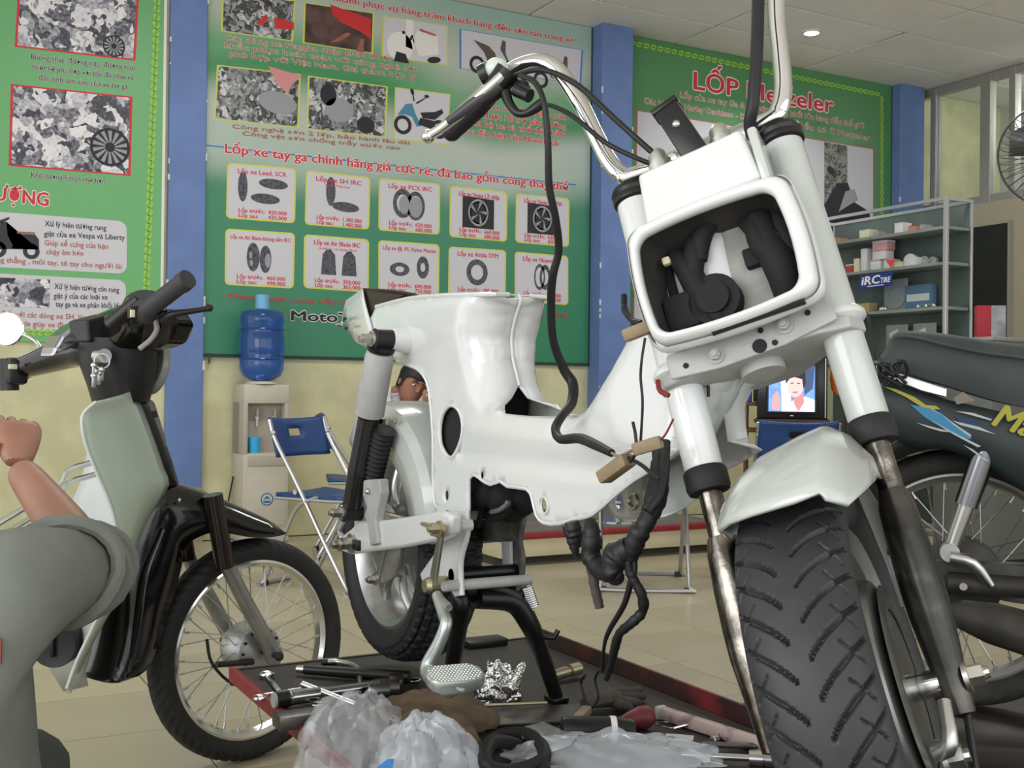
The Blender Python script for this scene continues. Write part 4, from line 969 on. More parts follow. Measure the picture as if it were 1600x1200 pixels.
# (pixel x, pixel y, offset from the mid plane, edge radius)
OUT = [(588, 479, .075, .01), (640, 466, .078, .01), (700, 461, .076, .01), (760, 460, .06, .02), (795, 460, .02, .05), (809, 461, 0, .06), (812, 470, 0, .06), (806, 490, 0, .06), (802, 505, 0, .06), (798, 528, 0, .06), (800, 560, 0, .06), (807, 589, 0, .06),
       (810, 603, 0, .05), (800, 622, .015, .03), (788, 634, .045, .015), (790, 647, .06, .012), (830, 651, .06, .012), (880, 651, .055, .015), (907, 650, .03, .03), (940, 640, .0, .05), (960, 623, 0, .05), (977, 597, 0, .05), (1000, 560, 0, .05), (1022, 520, 0, .05), (1050, 470, 0, .05), (1085, 405, 0, .05), (1118, 352, 0, .05),
       (1152, 352, 0, .05), (1170, 430, 0, .05), (1192, 555, 0, .05), (1160, 590, 0, .04), (1130, 640, 0, .04), (1098, 690, .02, .02), (1062, 706, W0, .008), (1037, 722, W0, .008), (993, 748, W0, .008), (957, 777, W0, .008), (927, 803, W0, .008), (903, 810, W0, .008), (873, 818, W0, .008), (850, 817, W0, .008), (838, 805, W0, .008),
       (832, 780, W0, .008), (823, 764, W0, .008), (793, 760, W0, .008), (782, 752, W0, .008), (767, 757, W0, .008), (753, 750, W0, .008), (742, 742, W0, .008), (733, 750, W0, .008), (733, 793, W0, .008), (727, 801, W0, .008), (688, 795, W0, .008), (680, 786, W0, .008), (678, 767, W0, .008),
       (677, 747, W0, .01), (677, 680, W0, .012), (673, 630, W0, .015), (669, 602, W0, .015), (661, 585, W0+.002, .02), (650, 575, W0+.004, .02), (637, 570, W0+.006, .025), (620, 563, .06, .03), (604, 553, .05, .03), (590, 546, .05, .02), (580, 530, .06, .012), (580, 500, .07, .01)]
HOLE = [(704, 634), (695, 643), (690, 658), (688.5, 675), (690, 693), (696, 707), (704, 715), (711, 711), (718, 697), (723, 680), (724, 662), (720, 645), (713, 636)]
def yz(px, py, dx): p = atX(px, py, XB-dx); return (p.y, p.z)
outl = []
n_ = len(OUT)
for i in range(n_):
    a, c = OUT[i], OUT[(i+1) % n_]
    ya, yc = yz(*a[:3]), yz(*c[:3]); L_ = math.hypot(ya[0]-yc[0], ya[1]-yc[1]); k = max(1, int(L_/.012))
    for j in range(k):
        t = j/k; outl.append((ya[0]+(yc[0]-ya[0])*t, ya[1]+(yc[1]-ya[1])*t, a[2]+(c[2]-a[2])*t, a[3]+(c[3]-a[3])*t))
O_ = np.array(outl)
def halfw(y, z):
    d = np.hypot(O_[:, 0]-y, O_[:, 1]-z)
    # wider at the seat tray, narrower towards the steering head
    Wl = .066+.012*min(1, max(0, (z-.98)/.08))*(1 if y > 1.55 else 0)-.022*min(1, max(0, (1.28-y)/.25))*min(1, max(0, (z-.88)/.1))
    s = np.clip(d/O_[:, 3], 0, 1)
    w = np.minimum(O_[:, 2], Wl+.01)+(Wl-np.minimum(O_[:, 2], Wl+.01))*np.sqrt(1-(1-s)**2)
    w = float(w.min())
    # pressed beads: long swage along the spine and a step above the lower flange
    if y < 1.75 and z < .93:
        zc = .885-.02*(1.7-y)
        w += .004*math.exp(-((z-zc)/.012)**2)*min(1, max(0, (1.75-y)/.05))-.004*math.exp(-((z-.842)/.01)**2)*(1 if y > 1.3 else 0)
    return max(w, 0.0)
hole_l = [spline([yz(px, py, W0) for px, py in HOLE], 3, True)]
for cx, cy, rr in ((699, 774, .0075), (754, 743, .006), (851, 790, .0085), (572, 0, 0)):
    if rr: yy, zz = yz(cx, cy, W0); hole_l.append([np.array((yy+rr*math.cos(-t), zz+rr*1.25*math.sin(-t))) for t in [2*math.pi*i/10 for i in range(10)]])
verts = [Vector((q[0], q[1])) for q in outl]; edges = [(i, (i+1) % len(outl)) for i in range(len(outl))]
for h_ in hole_l:
    o0_ = len(verts); verts += [Vector((q[0], q[1])) for q in h_]; edges += [(o0_+i, o0_+(i+1) % len(h_)) for i in range(len(h_))]
nb_ = len(verts)
def inside(y, z, P):
    c = False; j = len(P)-1
    for i in range(len(P)):
        if (P[i][1] > z) != (P[j][1] > z) and y < (P[j][0]-P[i][0])*(z-P[i][1])/(P[j][1]-P[i][1])+P[i][0]: c = not c
        j = i
    return c
B_ = np.array([(q.x, q.y) for q in verts]); G_ = .011
for iy in range(int((O_[:, 0].max()-O_[:, 0].min())/G_)+1):
    for iz in range(int((O_[:, 1].max()-O_[:, 1].min())/G_)+1):
        y = O_[:, 0].min()+iy*G_+(G_/2 if iz % 2 else 0); z = O_[:, 1].min()+iz*G_
        if np.hypot(B_[:, 0]-y, B_[:, 1]-z).min() < G_*.5: continue
        if inside(y, z, outl) and not any(inside(y, z, h_) for h_ in hole_l): verts.append(Vector((y, z)))
cv, ce, cf, ov, oe, of = delaunay_2d_cdt(verts, edges, [], 4, 1e-6)
cf_ = []
for f in cf:
    m_ = sum((cv[i] for i in f), Vector((0, 0)))/len(f)
    if inside(m_.x, m_.y, outl) and not any(inside(m_.x, m_.y, h_) for h_ in hole_l): cf_.append(tuple(f))
hw = []
for i, q in enumerate(cv):
    hw.append(halfw(q.x, q.y))
for i in range(len(cv)):  # boundary vertices take their own offset exactly
    q = cv[i]; d = np.hypot(O_[:, 0]-q.x, O_[:, 1]-q.y); j = int(d.argmin())
    if d[j] < 1e-4: hw[i] = O_[j, 2]
b = MB()
for s in (-1, 1):
    b.add([(XB+s*w, q.x, q.y) for q, w in zip(cv, hw)], cf_)
frame = part(b, 'frame', m_wh, angle=50, solid=.0025)
# raised lips: hole rim, lower flange, welded seam down the front of the seat column
b = MB(); b.tube([(XB-W0-.001, q[0], q[1]) for q in hole_l[0]], .0035, 8, closed=True); part(b, 'hole_lip', m_wh, frame)
def edge_pts(i0, i1, ex=0.0): return [Vector(atX(q[0], q[1], XB-q[2]))+V(-ex, 0, 0) for q in OUT[i0:i1]]
b = MB(); b.tube([(v.x, v.y, v.z) for v in edge_pts(33, 54)], .003, 6, smooth=2); part(b, 'flange_lip', m_wh, frame)
b = MB(); b.tube([(v.x, v.y, v.z) for v in edge_pts(53, 63)], .0035, 6, smooth=2); part(b, 'rear_lip', m_wh, frame)
b = MB(); b.tube([(v.x, v.y-.003, v.z) for v in edge_pts(5, 13)], .0026, 8, smooth=3); part(b, 'seam_weld', m_wh, frame)
b = MB(); b.tube([(v.x, v.y-.002, v.z) for v in edge_pts(19, 26)], .003, 6, smooth=3); part(b, 'seam_weld', m_wh, frame)
b = MB(); b.tube([(v.x, v.y, v.z) for v in edge_pts(0, 5)], .004, 8, smooth=3); b.tube([(2*XB-v.x, v.y, v.z) for v in edge_pts(0, 5)], .004, 8, smooth=3); tag(part(b, 'tray_lip', m_wh, frame), kind='stuff')
# dark inside: battery box behind the oval hole, rubber in the spine opening, engine bay block
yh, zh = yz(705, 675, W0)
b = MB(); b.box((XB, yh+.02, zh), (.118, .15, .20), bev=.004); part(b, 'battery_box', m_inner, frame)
yo, zo = yz(822, 655, .05)
b = MB(); b.box((XB, yo, zo-.012), (.09, .13, .03), bev=.006); part(b, 'rubber_bung', m_inner, frame)
b = MB(); 
for px, py, dx, r in ((760, 768, .02, .03), (745, 775, 0, .028), (785, 775, .0, .032), (770, 795, -.02, .02), (800, 790, -.02, .03), (815, 780, -.03, .03)): b.ball(atX(px, py, XB-dx), r, 10, 7)
tag(part(b, 'intake_rubber', m_inner), kind='stuff')
b = MB(); q = [Vector(atX(x, y, XB-.01)) for x, y in ((752, 795), (765, 800), (785, 797), (795, 786), (793, 800), (775, 810), (757, 806))]; b.tube(q, .006, 8, smooth=3); part(b, 'breather_hose', m_inner)
b = MB(); b.tube([atX(x, y, XB-.03) for x, y in ((768, 800), (780, 797), (792, 788), (794, 782))], .0045, 8, smooth=3); part(b, 'alloy_clip', m_alloy)
q = [Vector(atX(x, y, XB-.02)) for x, y in ((758, 780), (752, 800), (746, 822))]; b = MB(); b.tube(q, .005, 8); part(b, 'breather_hose', m_inner)
b = MB(); p = Vector(atX(851, 790, XB-W0)); b.torus(p+V(-.002, 0, 0), (1, 0, 0), .013, .002, 20, 6); part(b, 'weld_washer', m_wh, frame)

# far bracket and near footrest bracket, footrest bar
def plate(pts, x, t, m, name, par=None, k=W0, bev=.0015):
    P = [Vector(atX(px, py, x)) for px, py in pts]
    b = MB(); b.prism(P, (t, 0, 0)); return part(b, name, m, par, smooth=False, bevel=bev)
brk = plate([(681, 790), (731, 798), (731, 833), (723, 863), (720, 887), (722, 930), (710, 933), (700, 915), (697, 908), (660, 910), (656, 897), (677, 867), (687, 850), (683, 817)], XB-W0-.004, .004, m_wh, 'footrest_bracket')
b = MB(); b.tube([atX(x, y, XB-W0-.002) for x, y in ((730, 802), (731, 833), (723, 863), (720, 887), (722, 930))], .005, 8, smooth=3); part(b, 'bracket_lip', m_wh, brk)
far = plate([(725, 770), (826, 770), (822, 800), (816, 830), (813, 848), (817, 865), (815, 905), (808, 922), (797, 920), (790, 905), (788, 848), (734, 843), (731, 800)], XB+W0-.008, .004, m_gryd, 'engine_bracket')
plate([(783, 846), (797, 846), (799, 900), (785, 898)], XB+W0-.016, .006, m_wh, 'bracket_rib', far)
b = MB(); b.tube([atX(x, y, XB+W0-.008) for x, y in ((820, 805), (813, 845), (817, 868), (815, 905), (806, 922), (796, 919))], .005, 8, smooth=3); part(b, 'bracket_lip', m_gryd, far)
b = MB(); b.b2(Vector(atX(735, 803, XB+W0-.012)), Vector(atX(812, 838, XB+W0-.006))); part(b, 'stiffener', m_gryd, far, smooth=False)
rY, rZ = atX(720, 914, XB-W0).y, atX(720, 914, XB-W0).z
b = MB(); b.cyl((XB-W0-.03, rY, rZ), (XB+W0+.005, rY, rZ), .0095, n=18); b.cyl((XB-W0-.03, rY, rZ), (XB-W0-.034, rY, rZ), .0095, .008, n=18); part(b, 'footrest_bar', m_whd)

# ---- centre stand
sY = rY+.03; fN, fF = V(.862, rY+.16, LZ+.012), V(1.075, rY+.10, LZ+.012)
def st_pt(px, py, X): return Vector(atX(px, py, X))
m_stand = mat('stand_black_paint', rgb(17, 17, 18), .35)
stand = []
nl = [st_pt(719, 945, .868), st_pt(717, 975, .876), st_pt(712, 1010, .885), st_pt(706, 1055, .895), Vector((.904, 1.868, LZ+.008))]
fl = [st_pt(745, 935, .90), st_pt(800, 940, .975), st_pt(827, 975, 1.01), st_pt(846, 1020, 1.045), Vector((1.091, 1.804, LZ+.008))]
b = MB(); b.tube([st_pt(716, 930, .868)]+nl, [.019, .018, .016, .015, .014, .013], 12, smooth=4); s1 = part(b, 'stand_leg', m_stand)
b = MB(); b.tube(fl, [.018, .020, .018, .015, .013], 12, smooth=5); s2 = part(b, 'stand_leg', m_stand)
b = MB(); b.tube([st_pt(712, 925, .872), st_pt(735, 922, .90), st_pt(775, 920, .945), st_pt(808, 935, .985)], [.017, .022, .022, .017], 12, smooth=4); part(b, 'stand_bridge', m_stand)
b = MB(); b.cyl((XB-W0-.004, rY+.03, rZ+.012), (XB+W0, rY+.03, rZ+.012), .012, n=14); part(b, 'stand_pivot', m_stand)
for p, l_ in ((nl[-1], s1), (fl[-1], s2)):
    b = MB(); b.box((p.x, p.y, LZ+.006), (.034, .04, .011), bev=.004); part(b, 'stand_foot', m_stand, l_)
b = MB(); q = st_pt(846, 995, 1.035); b.tube([q, q+V(.02, -.01, -.002), q+V(.028, -.012, .012)], .005, 8); part(b, 'stand_hook', m_stand, s2)
# return spring: a helix
A_, C_ = st_pt(820, 912, 1.0), st_pt(833, 950, 1.015); dA = C_-A_; x_, y_, d_ = basis(dA)
b = MB(); b.tube([A_+d_*(dA.length*t/96)+x_*(.0105*math.cos(t*math.pi/4))+y_*(.0105*math.sin(t*math.pi/4)) for t in range(97)], .0022, 5); sp_ = part(b, 'stand_spring', m_steel)
b = MB(); b.tube([C_, st_pt(825, 958, 1.012), st_pt(838, 985, 1.03), st_pt(845, 995, 1.035)], .002, 6, smooth=4); part(b, 'spring_wire', m_steel, sp_)

# ---- rear brake pedal
pv = Vector(atX(673, 915, XB-W0-.035))
def pp(px, py, X): return Vector(atX(px, py, X))
b = MB(); b.tube([pp(683, 930, .825), pp(694, 962, .815), pp(697, 975, .81), pp(686, 1005, .80), pp(668, 1040, .785), pp(672, 1058, .778), pp(692, 1075, .765), pp(703, 1082, .758), pp(720, 1072, .752)], [.0095, .0105, .0105, .011, .012, .012, .0105, .009, .008], 14, smooth=5); ped = part(b, 'brake_pedal', mat('pedal_zinc', (.62, .66, .64), .34, .8))
b = MB(); b.cyl(pv+V(-.004, 0, 0), pv+V(.05, 0, 0), .015, n=18); b.cyl(pv+V(-.004, 0, 0), pv+V(-.012, 0, 0), .015, .011, n=18); part(b, 'pivot_bolt', m_brass, ped)
b = MB(); b.tube([pp(690, 936, .822), pp(702, 950, .815), pp(699, 945, .82)], .006, 8); part(b, 'stop_tab', ped.data.materials[0], ped)
pc = pp(710, 1056, .752); pt_ = V(-.16, -.34, 1).normalized(); pu = V(.94, -.25, -.10).normalized(); pu = (pu-pt_*pu.dot(pt_)).normalized(); pw = pt_.cross(pu)
padp = [(x*.82, y*.86) for x, y in [(-.052, -.004), (-.05, .016), (-.035, .026), (.03, .026), (.05, .012), (.055, -.008), (.048, -.022), (.02, -.030), (-.03, -.028), (-.046, -.018)]]
b = MB(); b.rings([[pc+pu*(x*k)+pw*(y*k)+pt_*h for x, y in padp] for k, h in ((.9, -.016), (1, -.010), (1, .003), (.95, .006))]); part(b, 'pedal_pad', ped.data.materials[0], ped, angle=30)
b = MB()
for i in range(-9, 10):
    for j in range(-5, 6):
        x, y = i*.0053+(j % 2)*.0026, j*.0048
        if inside(x, y, [(a*.9, c*.9) for a, c in padp]): q = pc+pu*x+pw*y+pt_*.006; b.add([q+pu*.0024, q+pw*.0022, q-pu*.0024, q-pw*.0022, q+pt_*.0016], [(0, 1, 4), (1, 2, 4), (2, 3, 4), (3, 0, 4)])
tag(part(b, 'pad_studs', ped.data.materials[0], ped, smooth=False), kind='stuff')
# link arm between the brake rod and the pedal shaft, with its rod running to the rear brake
la, lb = pp(694, 826, .794), pp(680, 905, .806)
dv = (lb-la); sN = dv.normalized().cross(V(1, 0, 0))
b = MB(); b.prism([la+sN*.006, la-sN*.009, lb-sN*.012, lb+sN*.012], (-.006, 0, 0)); part(b, 'link_arm', m_steel, smooth=False, bevel=.002)
bolt(bike, la+V(-.006, 0, 0), (-1, 0, 0), .009, .018, m_brass); 
b = MB(); b.box(la+V(-.006, .012, -.003), (.02, .026, .022), bev=.004); part(b, 'rod_clevis', m_brass)
b = MB(); b.tube([la+V(-.008, .015, 0), pp(640, 812, .825), pp(592, 799, .812)], .0042, 8, smooth=3); part(b, 'brake_rod', m_brass)
b = MB(); b.cyl(pp(676, 845, .835), pp(685, 842, .82), .007, n=12); part(b, 'small_stud', m_wh)

# ---- swing arm
ax_r = Vector(atX(605, 848, XB)); ARX = XB-.105
def arm(side):
    X0 = XB+side*.105-.012
    f = lambda px, py: Vector(atX(px, py, ARX)) 
    P = [f(536, 850), f(541, 838), f(556, 826), f(570, 813), (f(610, 812)), f(650, 806), f(700, 797), f(715, 805), f(712, 835), f(690, 845), f(640, 855), f(590, 861), f(556, 866), f(541, 861)]
    if side > 0: P = [f(541, 838), f(556, 826), f(610, 812), f(640, 808), f(640, 855), f(590, 861), f(541, 861)]; X0 = XB+.066
    P = [V(X0, p.y, p.z) for p in P]
    b = MB(); b.prism(P, (.024, 0, 0)); return part(b, 'swing_arm', m_wh, smooth=True, angle=30, bevel=.006)
arN, arF = arm(-1), arm(1)
pvt = Vector(atX(700, 822, ARX)); b = MB(); b.cyl((XB-.11, pvt.y, pvt.z), (XB-.062, pvt.y, pvt.z), .010, n=16); part(b, 'swing_arm_pivot', m_wh, arN)
axn = Vector(atX(548, 849, XB-.13)); AXY, AXZ = ax_r.y, ax_r.z
axl = Vector(atX(560, 848, ARX))
b = MB(); b.cyl((XB-.16, axl.y, axl.z), (XB+.13, axl.y, axl.z), .007, n=12); part(b, 'rear_axle', m_zinc)
bolt(bike, (XB-.118, axl.y, axl.z), (-1, 0, 0), .013, .022, m_zinc, 'axle_nut'); bolt(bike, (XB-.143, axl.y, axl.z), (-1, 0, 0), .010, .014, m_zinc, 'axle_nut')
b = MB(); b.box((XB-.12, axl.y-.03, axl.z), (.010, .03, .02), bev=.002); part(b, 'chain_adjuster', m_black)
AXY, AXZ = axl.y, axl.z

# ---- tyres
def tyre(par, c, axis, R, hw_, rim, groove, nseg, ncr, tmax=2.45, power=.85, depth=.005, m=None, name='tyre'):
    c = Vector(c); a = Vector(axis).normalized(); x, y, _ = basis(a); rings = []
    Rc, hh = (R+rim)/2, (R-rim)/2; T = [(-tmax+2*tmax*j/(ncr-1)) for j in range(ncr)]
    def sgnp(v, p): return math.copysign(abs(v)**p, v)
    for i in range(nseg):
        ph = 2*math.pi*i/nseg; e = x*math.cos(ph)+y*math.sin(ph); r_ = []
        for t in T:
            g = groove(ph, t)*depth if groove else 0
            r_.append(c+e*(Rc+(hh-g)*sgnp(math.cos(t), power))+a*((hw_-(g if abs(t) > .8 else 0))*sgnp(math.sin(t), .92)))
        rings.append(r_)
    b = MB()
    nn = len(T); vs = [p for r in rings for p in r]; fs = []
    for i in range(nseg):
        for j in range(nn-1): k = (i+1) % nseg; fs.append((i*nn+j, i*nn+j+1, k*nn+j+1, k*nn+j))
    b.add(vs, fs); return b.obj(name, m or m_tyre, par, angle=35)
def knob(ph, t):
    if abs(t) > 1.25: return 0.35 if abs(t) < 1.4 else 0
    row = math.floor((t+1.3)/.37); f = (t+1.3)/.37-row
    a = (ph*26/math.pi+(row % 2)*.5) % 1.0
    return 1.0 if (f < .16 or a < .22) else 0.0
RR_ = .240
wheel_r = None
b_t = tyre(bike, (XB, AXY, AXZ), (1, 0, 0), RR_, .064, .165, knob, 300, 52, depth=.006)
b = MB()
b.lathe([(.168, -.050), (.176, -.046), (.172, -.040), (.158, -.034), (.150, -.015), (.150, .015), (.158, .034), (.172, .040), (.176, .046), (.168, .050), (.160, .040), (.145, .015), (.145, -.015), (.156, -.040)], (XB, AXY, AXZ), (1, 0, 0), 56, False, True); rim_ = part(b, 'rear_rim', m_alloy, angle=30)
for k in range(5):
    a0 = k*2*math.pi/5+.35
    for s_ in (-.16, .16):
        e0 = V(0, math.cos(a0+s_*1.8), math.sin(a0+s_*1.8)); e1 = V(0, math.cos(a0+s_), math.sin(a0+s_)); o = V(XB, AXY, AXZ)
        b = MB(); b.tube([o+e0*.06+V(-.012, 0, 0), o+(e0+e1)*.5*.105+V(-.022, 0, 0), o+e1*.150+V(-.012, 0, 0)], [.011, .009, .010], 8, smooth=3, flat=.7); part(b, 'wheel_spoke', m_alloy, rim_)
b = MB(); b.lathe([(0, -.045), (.05, -.045), (.072, -.038), (.075, .03), (.05, .045), (0, .045)], (XB, AXY, AXZ), (1, 0, 0), 36); part(b, 'rear_hub', m_alloy, angle=30)
b = MB(); b.lathe([(0, -.062), (.05, -.060), (.078, -.048), (.078, -.042), (0, -.042)], (XB, AXY, AXZ), (1, 0, 0), 36); part(b, 'brake_panel', m_alloy, angle=30)
ba, bb_ = pp(592, 905, XB-.08), pp(604, 850, XB-.085)
b = MB(); b.prism([ba+V(0, .009, -.006), ba+V(0, -.009, -.004), bb_+V(0, -.012, 0), bb_+V(0, .012, 0)], (-.006, 0, 0)); part(b, 'brake_arm', m_steel, smooth=False, bevel=.002)
bolt(bike, ba+V(-.006, 0, 0), (-1, 0, 0), .008, .016)
# ---- rear mudguard
def guard(name, c, R, secs, a0, a1, m, ax=None, n=30, fwd=(0, -1, 0), up=(0, 0, 1), side=(1, 0, 0), thick=.003, ends=None, par=None):
    """sweep a cross-section (across, radius change) round an axle; ends shift each end angle per point"""
    c = Vector(c); f, u, s = Vector(fwd), Vector(up), Vector(side); rows = []
    for i in range(n+1):
        row = []
        for k, (w_, dr) in enumerate(secs):
            e0 = a0+(ends[k][0] if ends else 0); e1 = a1+(ends[k][1] if ends else 0); ph = e0+(e1-e0)*i/n
            row.append(c+s*w_+(f*math.cos(ph)+u*math.sin(ph))*(R+dr))
        rows.append(row)
    b = MB(); b.grid(rows); return b.obj(name, m, par or bike, solid=thick, angle=35)
rg = guard('rear_mudguard', (XB, AXY, AXZ), RR_+.036, [(-.074, -.085), (-.074, -.05), (-.071, -.018), (-.058, -.003), (-.03, .004), (.03, .004), (.058, -.003), (.071, -.018), (.074, -.05), (.074, -.085)], math.radians(14), math.radians(112), m_wh_shade, n=36)
bolt(bike, pp(619, 658, XB-.078), (-1, 0, 0), .004, .006, m_zinc, 'mudguard_screw')

# ---- rear shock absorber and boot
sT, sB = pp(598, 530, XB-.125), pp(549, 800, XB-.125)
sd_ = (sB-sT).normalized(); Ls = (sB-sT).length
def sh(t): return sT+sd_*(Ls*t)
def along(y): return (y-530)/(800-530)
b = MB(); b.lathe([(.0, 0), (.024, .002), (.027, .012), (.0275, .05), (.0285, Ls*(along(640)-along(545))), (.026, Ls*(along(640)-along(545))+.002), (.0, Ls*(along(640)-along(545)))], sh(along(547)), sd_, 28); shk = part(b, 'shock_cover', m_whd)
b = MB(); b.lathe([(.0, 0), (.020, 0), (.021, .1), (.0225, .11), (.0215, .12), (.020, .19), (.0, .2)], sh(along(648)), sd_, 24); part(b, 'shock_body', mat('shock_dark', rgb(74, 74, 76), .28, .8), shk)
b = MB(); b.cyl(sh(along(648))+V(.035, .02, 0), sh(along(745))+V(.035, .02, 0), .010, n=12); part(b, 'shock_rod', m_chrome, shk)
b = MB(); b.lathe([(.026, -.004), (.027, .002), (.016, .008), (.008, .012), (.0, .012)], sh(along(543)), -sd_, 20); part(b, 'shock_cap', m_black, shk)
for p, nm in ((sT, 'upper_bush'), (sB, 'lower_bush')):
    b = MB(); b.cyl(p+V(-.018, 0, 0), p+V(.02, 0, 0), .018, n=20); b.torus(p+V(-.016, 0, 0), (1, 0, 0), .017, .003, 20, 6); part(b, nm, m_rubber, shk)
    bolt(bike, p+V(-.018, 0, 0), (-1, 0, 0), .010, .022, m_zinc)
b = MB(); q = pp(612, 528, XB-.09); b.cyl(sT+V(.018, 0, 0), sT+V(.07, 0, 0), .02, .03, n=18); part(b, 'shock_mount', m_wh, frame)
bA, bB = pp(600, 672, XB-.1), pp(581, 748, XB-.1); dB = bB-bA; prof = []
for k in range(45): prof.append((.0195+.0028*math.cos(k*math.pi/2), dB.length*k/44))
b = MB(); b.lathe([(0, 0)]+prof+[(0, dB.length)], bA, dB, 22); part(b, 'rubber_boot', m_rubber, angle=80)
tl = [(567, 750), (592, 748), (594, 770), (589, 795), (586, 815), (590, 850), (577, 853), (574, 820), (568, 806), (572, 793), (566, 775)]
lev = plate(tl, XB-.125, .020, m_whd, 'torque_lever', bev=.004)
b = MB(); b.ball(pp(575, 768, XB-.128), .006); part(b, 'lever_rivet', m_zinc, lev)
b = MB(); b.tube([pp(536, 815, XB-.1), pp(530, 830, XB-.1), pp(537, 840, XB-.1)], .005, 8, smooth=3); part(b, 'chain_tension_hook', m_whd)
# ---- upturned tail piece
tail_o = [(565, 451), (548, 461), (537, 478), (535, 490), (540, 512), (552, 530), (568, 546), (590, 552), (584, 528), (576, 500), (569, 472)]
b = MB()
def tl_ring(dx, k): return [Vector(atX(x, y, XB-.075+.0))+V(dx, 0, 0) for x, y in tail_o]
cen = tail_o
left = [(565, 451), (540, 470), (535, 490), (541, 514), (556, 535), (592, 553)]; right = [(565, 451), (569, 472), (575, 495), (582, 520), (588, 537), (596, 553)]
rows = []
for (ax0, ay0), (bx0, by0) in zip(left, right):
    row = []
    for i in range(7):
        t = i/6; bow = math.sin(t*math.pi/2)
        row.append(Vector(atX(ax0+(bx0-ax0)*t, ay0+(by0-ay0)*t, XB-.03-.055*bow)))
    rows.append(row)
b = MB(); b.grid(rows); tp_ = part(b, 'tail_bracket', m_wh, solid=.003, off=1)
rows = []
for i in range(9):
    t = i/8; row = []
    for j in range(5):
        s_ = j/4; p0 = Vector(atX(565+82*t, 451+8*t**2*1.0, XB-.075)); p1 = V(XB+.075, p0.y, p0.z-.004)
        q = p0+(p1-p0)*s_; q.z -= .035*math.sin(s_*math.pi)*(1-.6*t)+.0; row.append(q)
    rows.append(row)
b = MB(); b.grid(rows); part(b, 'tail_lining', mat('tail_lining_dark', rgb(62, 54, 44), .7, var=.2, vscale=12), solid=.003)
rows = []
for i in range(9):
    t = i/8; p0 = Vector(atX(566+66*t, 452+9*t, XB-.074)); p1 = Vector(atX(577+34*t, 500+(472-500)*t, XB-.070))
    rows.append([p0+(p1-p0)*s_+V(.02*math.sin(s_*math.pi/2)*0, 0, 0) for s_ in (0, .33, .66, 1)])
b = MB(); b.grid(rows); part(b, 'tail_lining_side', _M['tail_lining_dark'], solid=.002)
for x, y in ((539, 498), (541, 513)): b = MB(); b.cyl(pp(x, y, XB-.055), pp(x, y, XB-.07), .004, n=10); part(b, 'screw_hole', m_black, tp_)
bolt(bike, pp(535, 508, XB-.04), (-1, .3, 0), .005, .012, m_zinc)

# ---- steering assembly
S_ = Vector(atD(1100, 255, 1.47)); RK, TH = math.radians(23.5), math.radians(53)
sa = V(0, math.sin(RK), math.cos(RK)); sp0 = V(0, -math.cos(RK), math.sin(RK))
sw_ = V(math.cos(TH), 0, 0)+sp0*math.sin(TH); shd = sp0*math.cos(TH)-V(math.sin(TH), 0, 0)
def ST(u, v, l): return S_+sw_*u+shd*v-sa*l
SAX = (sw_, shd, sa)
def sb(b, u, v, l, su, sv, sl, bev=.003): return b.box(ST(u, v, l), (su, sv, sl), SAX, bev)
FA = .685
steer = []
for s in (-1, 1):
    u = s*.1
    b = MB(); b.lathe([(0, 0), (.024, 0), (.0255, .01), (.0255, .235), (.0238, .26), (.0236, .375), (.022, .38), (0, .38)], ST(u, 0, .012), -sa, 36); cov = part(b, 'fork_cover', m_wh if s < 0 else m_wh_shade)
    b = MB(); b.lathe([(0, -.006), (.018, -.008), (.0275, -.003), (.0298, .003), (.0280, .008), (.0298, .011), (.0290, .017), (.025, .020), (0, .02)], ST(u, 0, 0), -sa, 36); part(b, 'fork_top_cap', m_black, cov)
    b = MB(); b.lathe([(0, 0), (.024, 0), (.0268, .004), (.0268, .024), (.025, .029), (0, .029)], ST(u, 0, .390), -sa, 36); part(b, 'dust_seal', m_rubber, cov)
    b = MB(); b.lathe([(.0250, -.006), (.031, .0), (.0335, .004), (.0335, .009), (.029, .013), (.0236, .016)], ST(u, 0, .258), -sa, 36); part(b, 'clamp_flange', m_wh, cov)
    b = MB(); b.cyl(ST(u, 0, .42), ST(u, 0, .50), .0145, n=24); part(b, 'stanchion', m_leg, cov)
    kf = 1.25 if s < 0 else 1.15
    prof = [(r_*kf, h_) for r_, h_ in ((.0, 0), (.0135, 0), (.0175, .02), (.0195, .06), (.0205, .11), (.0200, .14), (.0175, .175), (.0150, .205), (.0135, .23), (.0125, .245), (.0, .25))]
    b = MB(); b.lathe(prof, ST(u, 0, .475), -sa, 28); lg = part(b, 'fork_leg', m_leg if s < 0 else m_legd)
    b = MB(); b.box(ST(u, .0, FA+.003), (.020, .028, .05), SAX, .008); part(b, 'axle_lug', m_legd, lg)
b = MB(); b.cyl(ST(-.108, 0, FA), ST(.135, 0, FA), .0075, n=14); fax = part(b, 'front_axle', m_zinc)
bolt(bike, ST(.113, 0, FA), sw_, .0115, .02, m_zinc, 'axle_nut')
b = MB(); b.cyl(ST(.055, 0, FA), ST(.088, 0, FA), .0145, n=18); part(b, 'axle_spacer', m_chrome, fax)
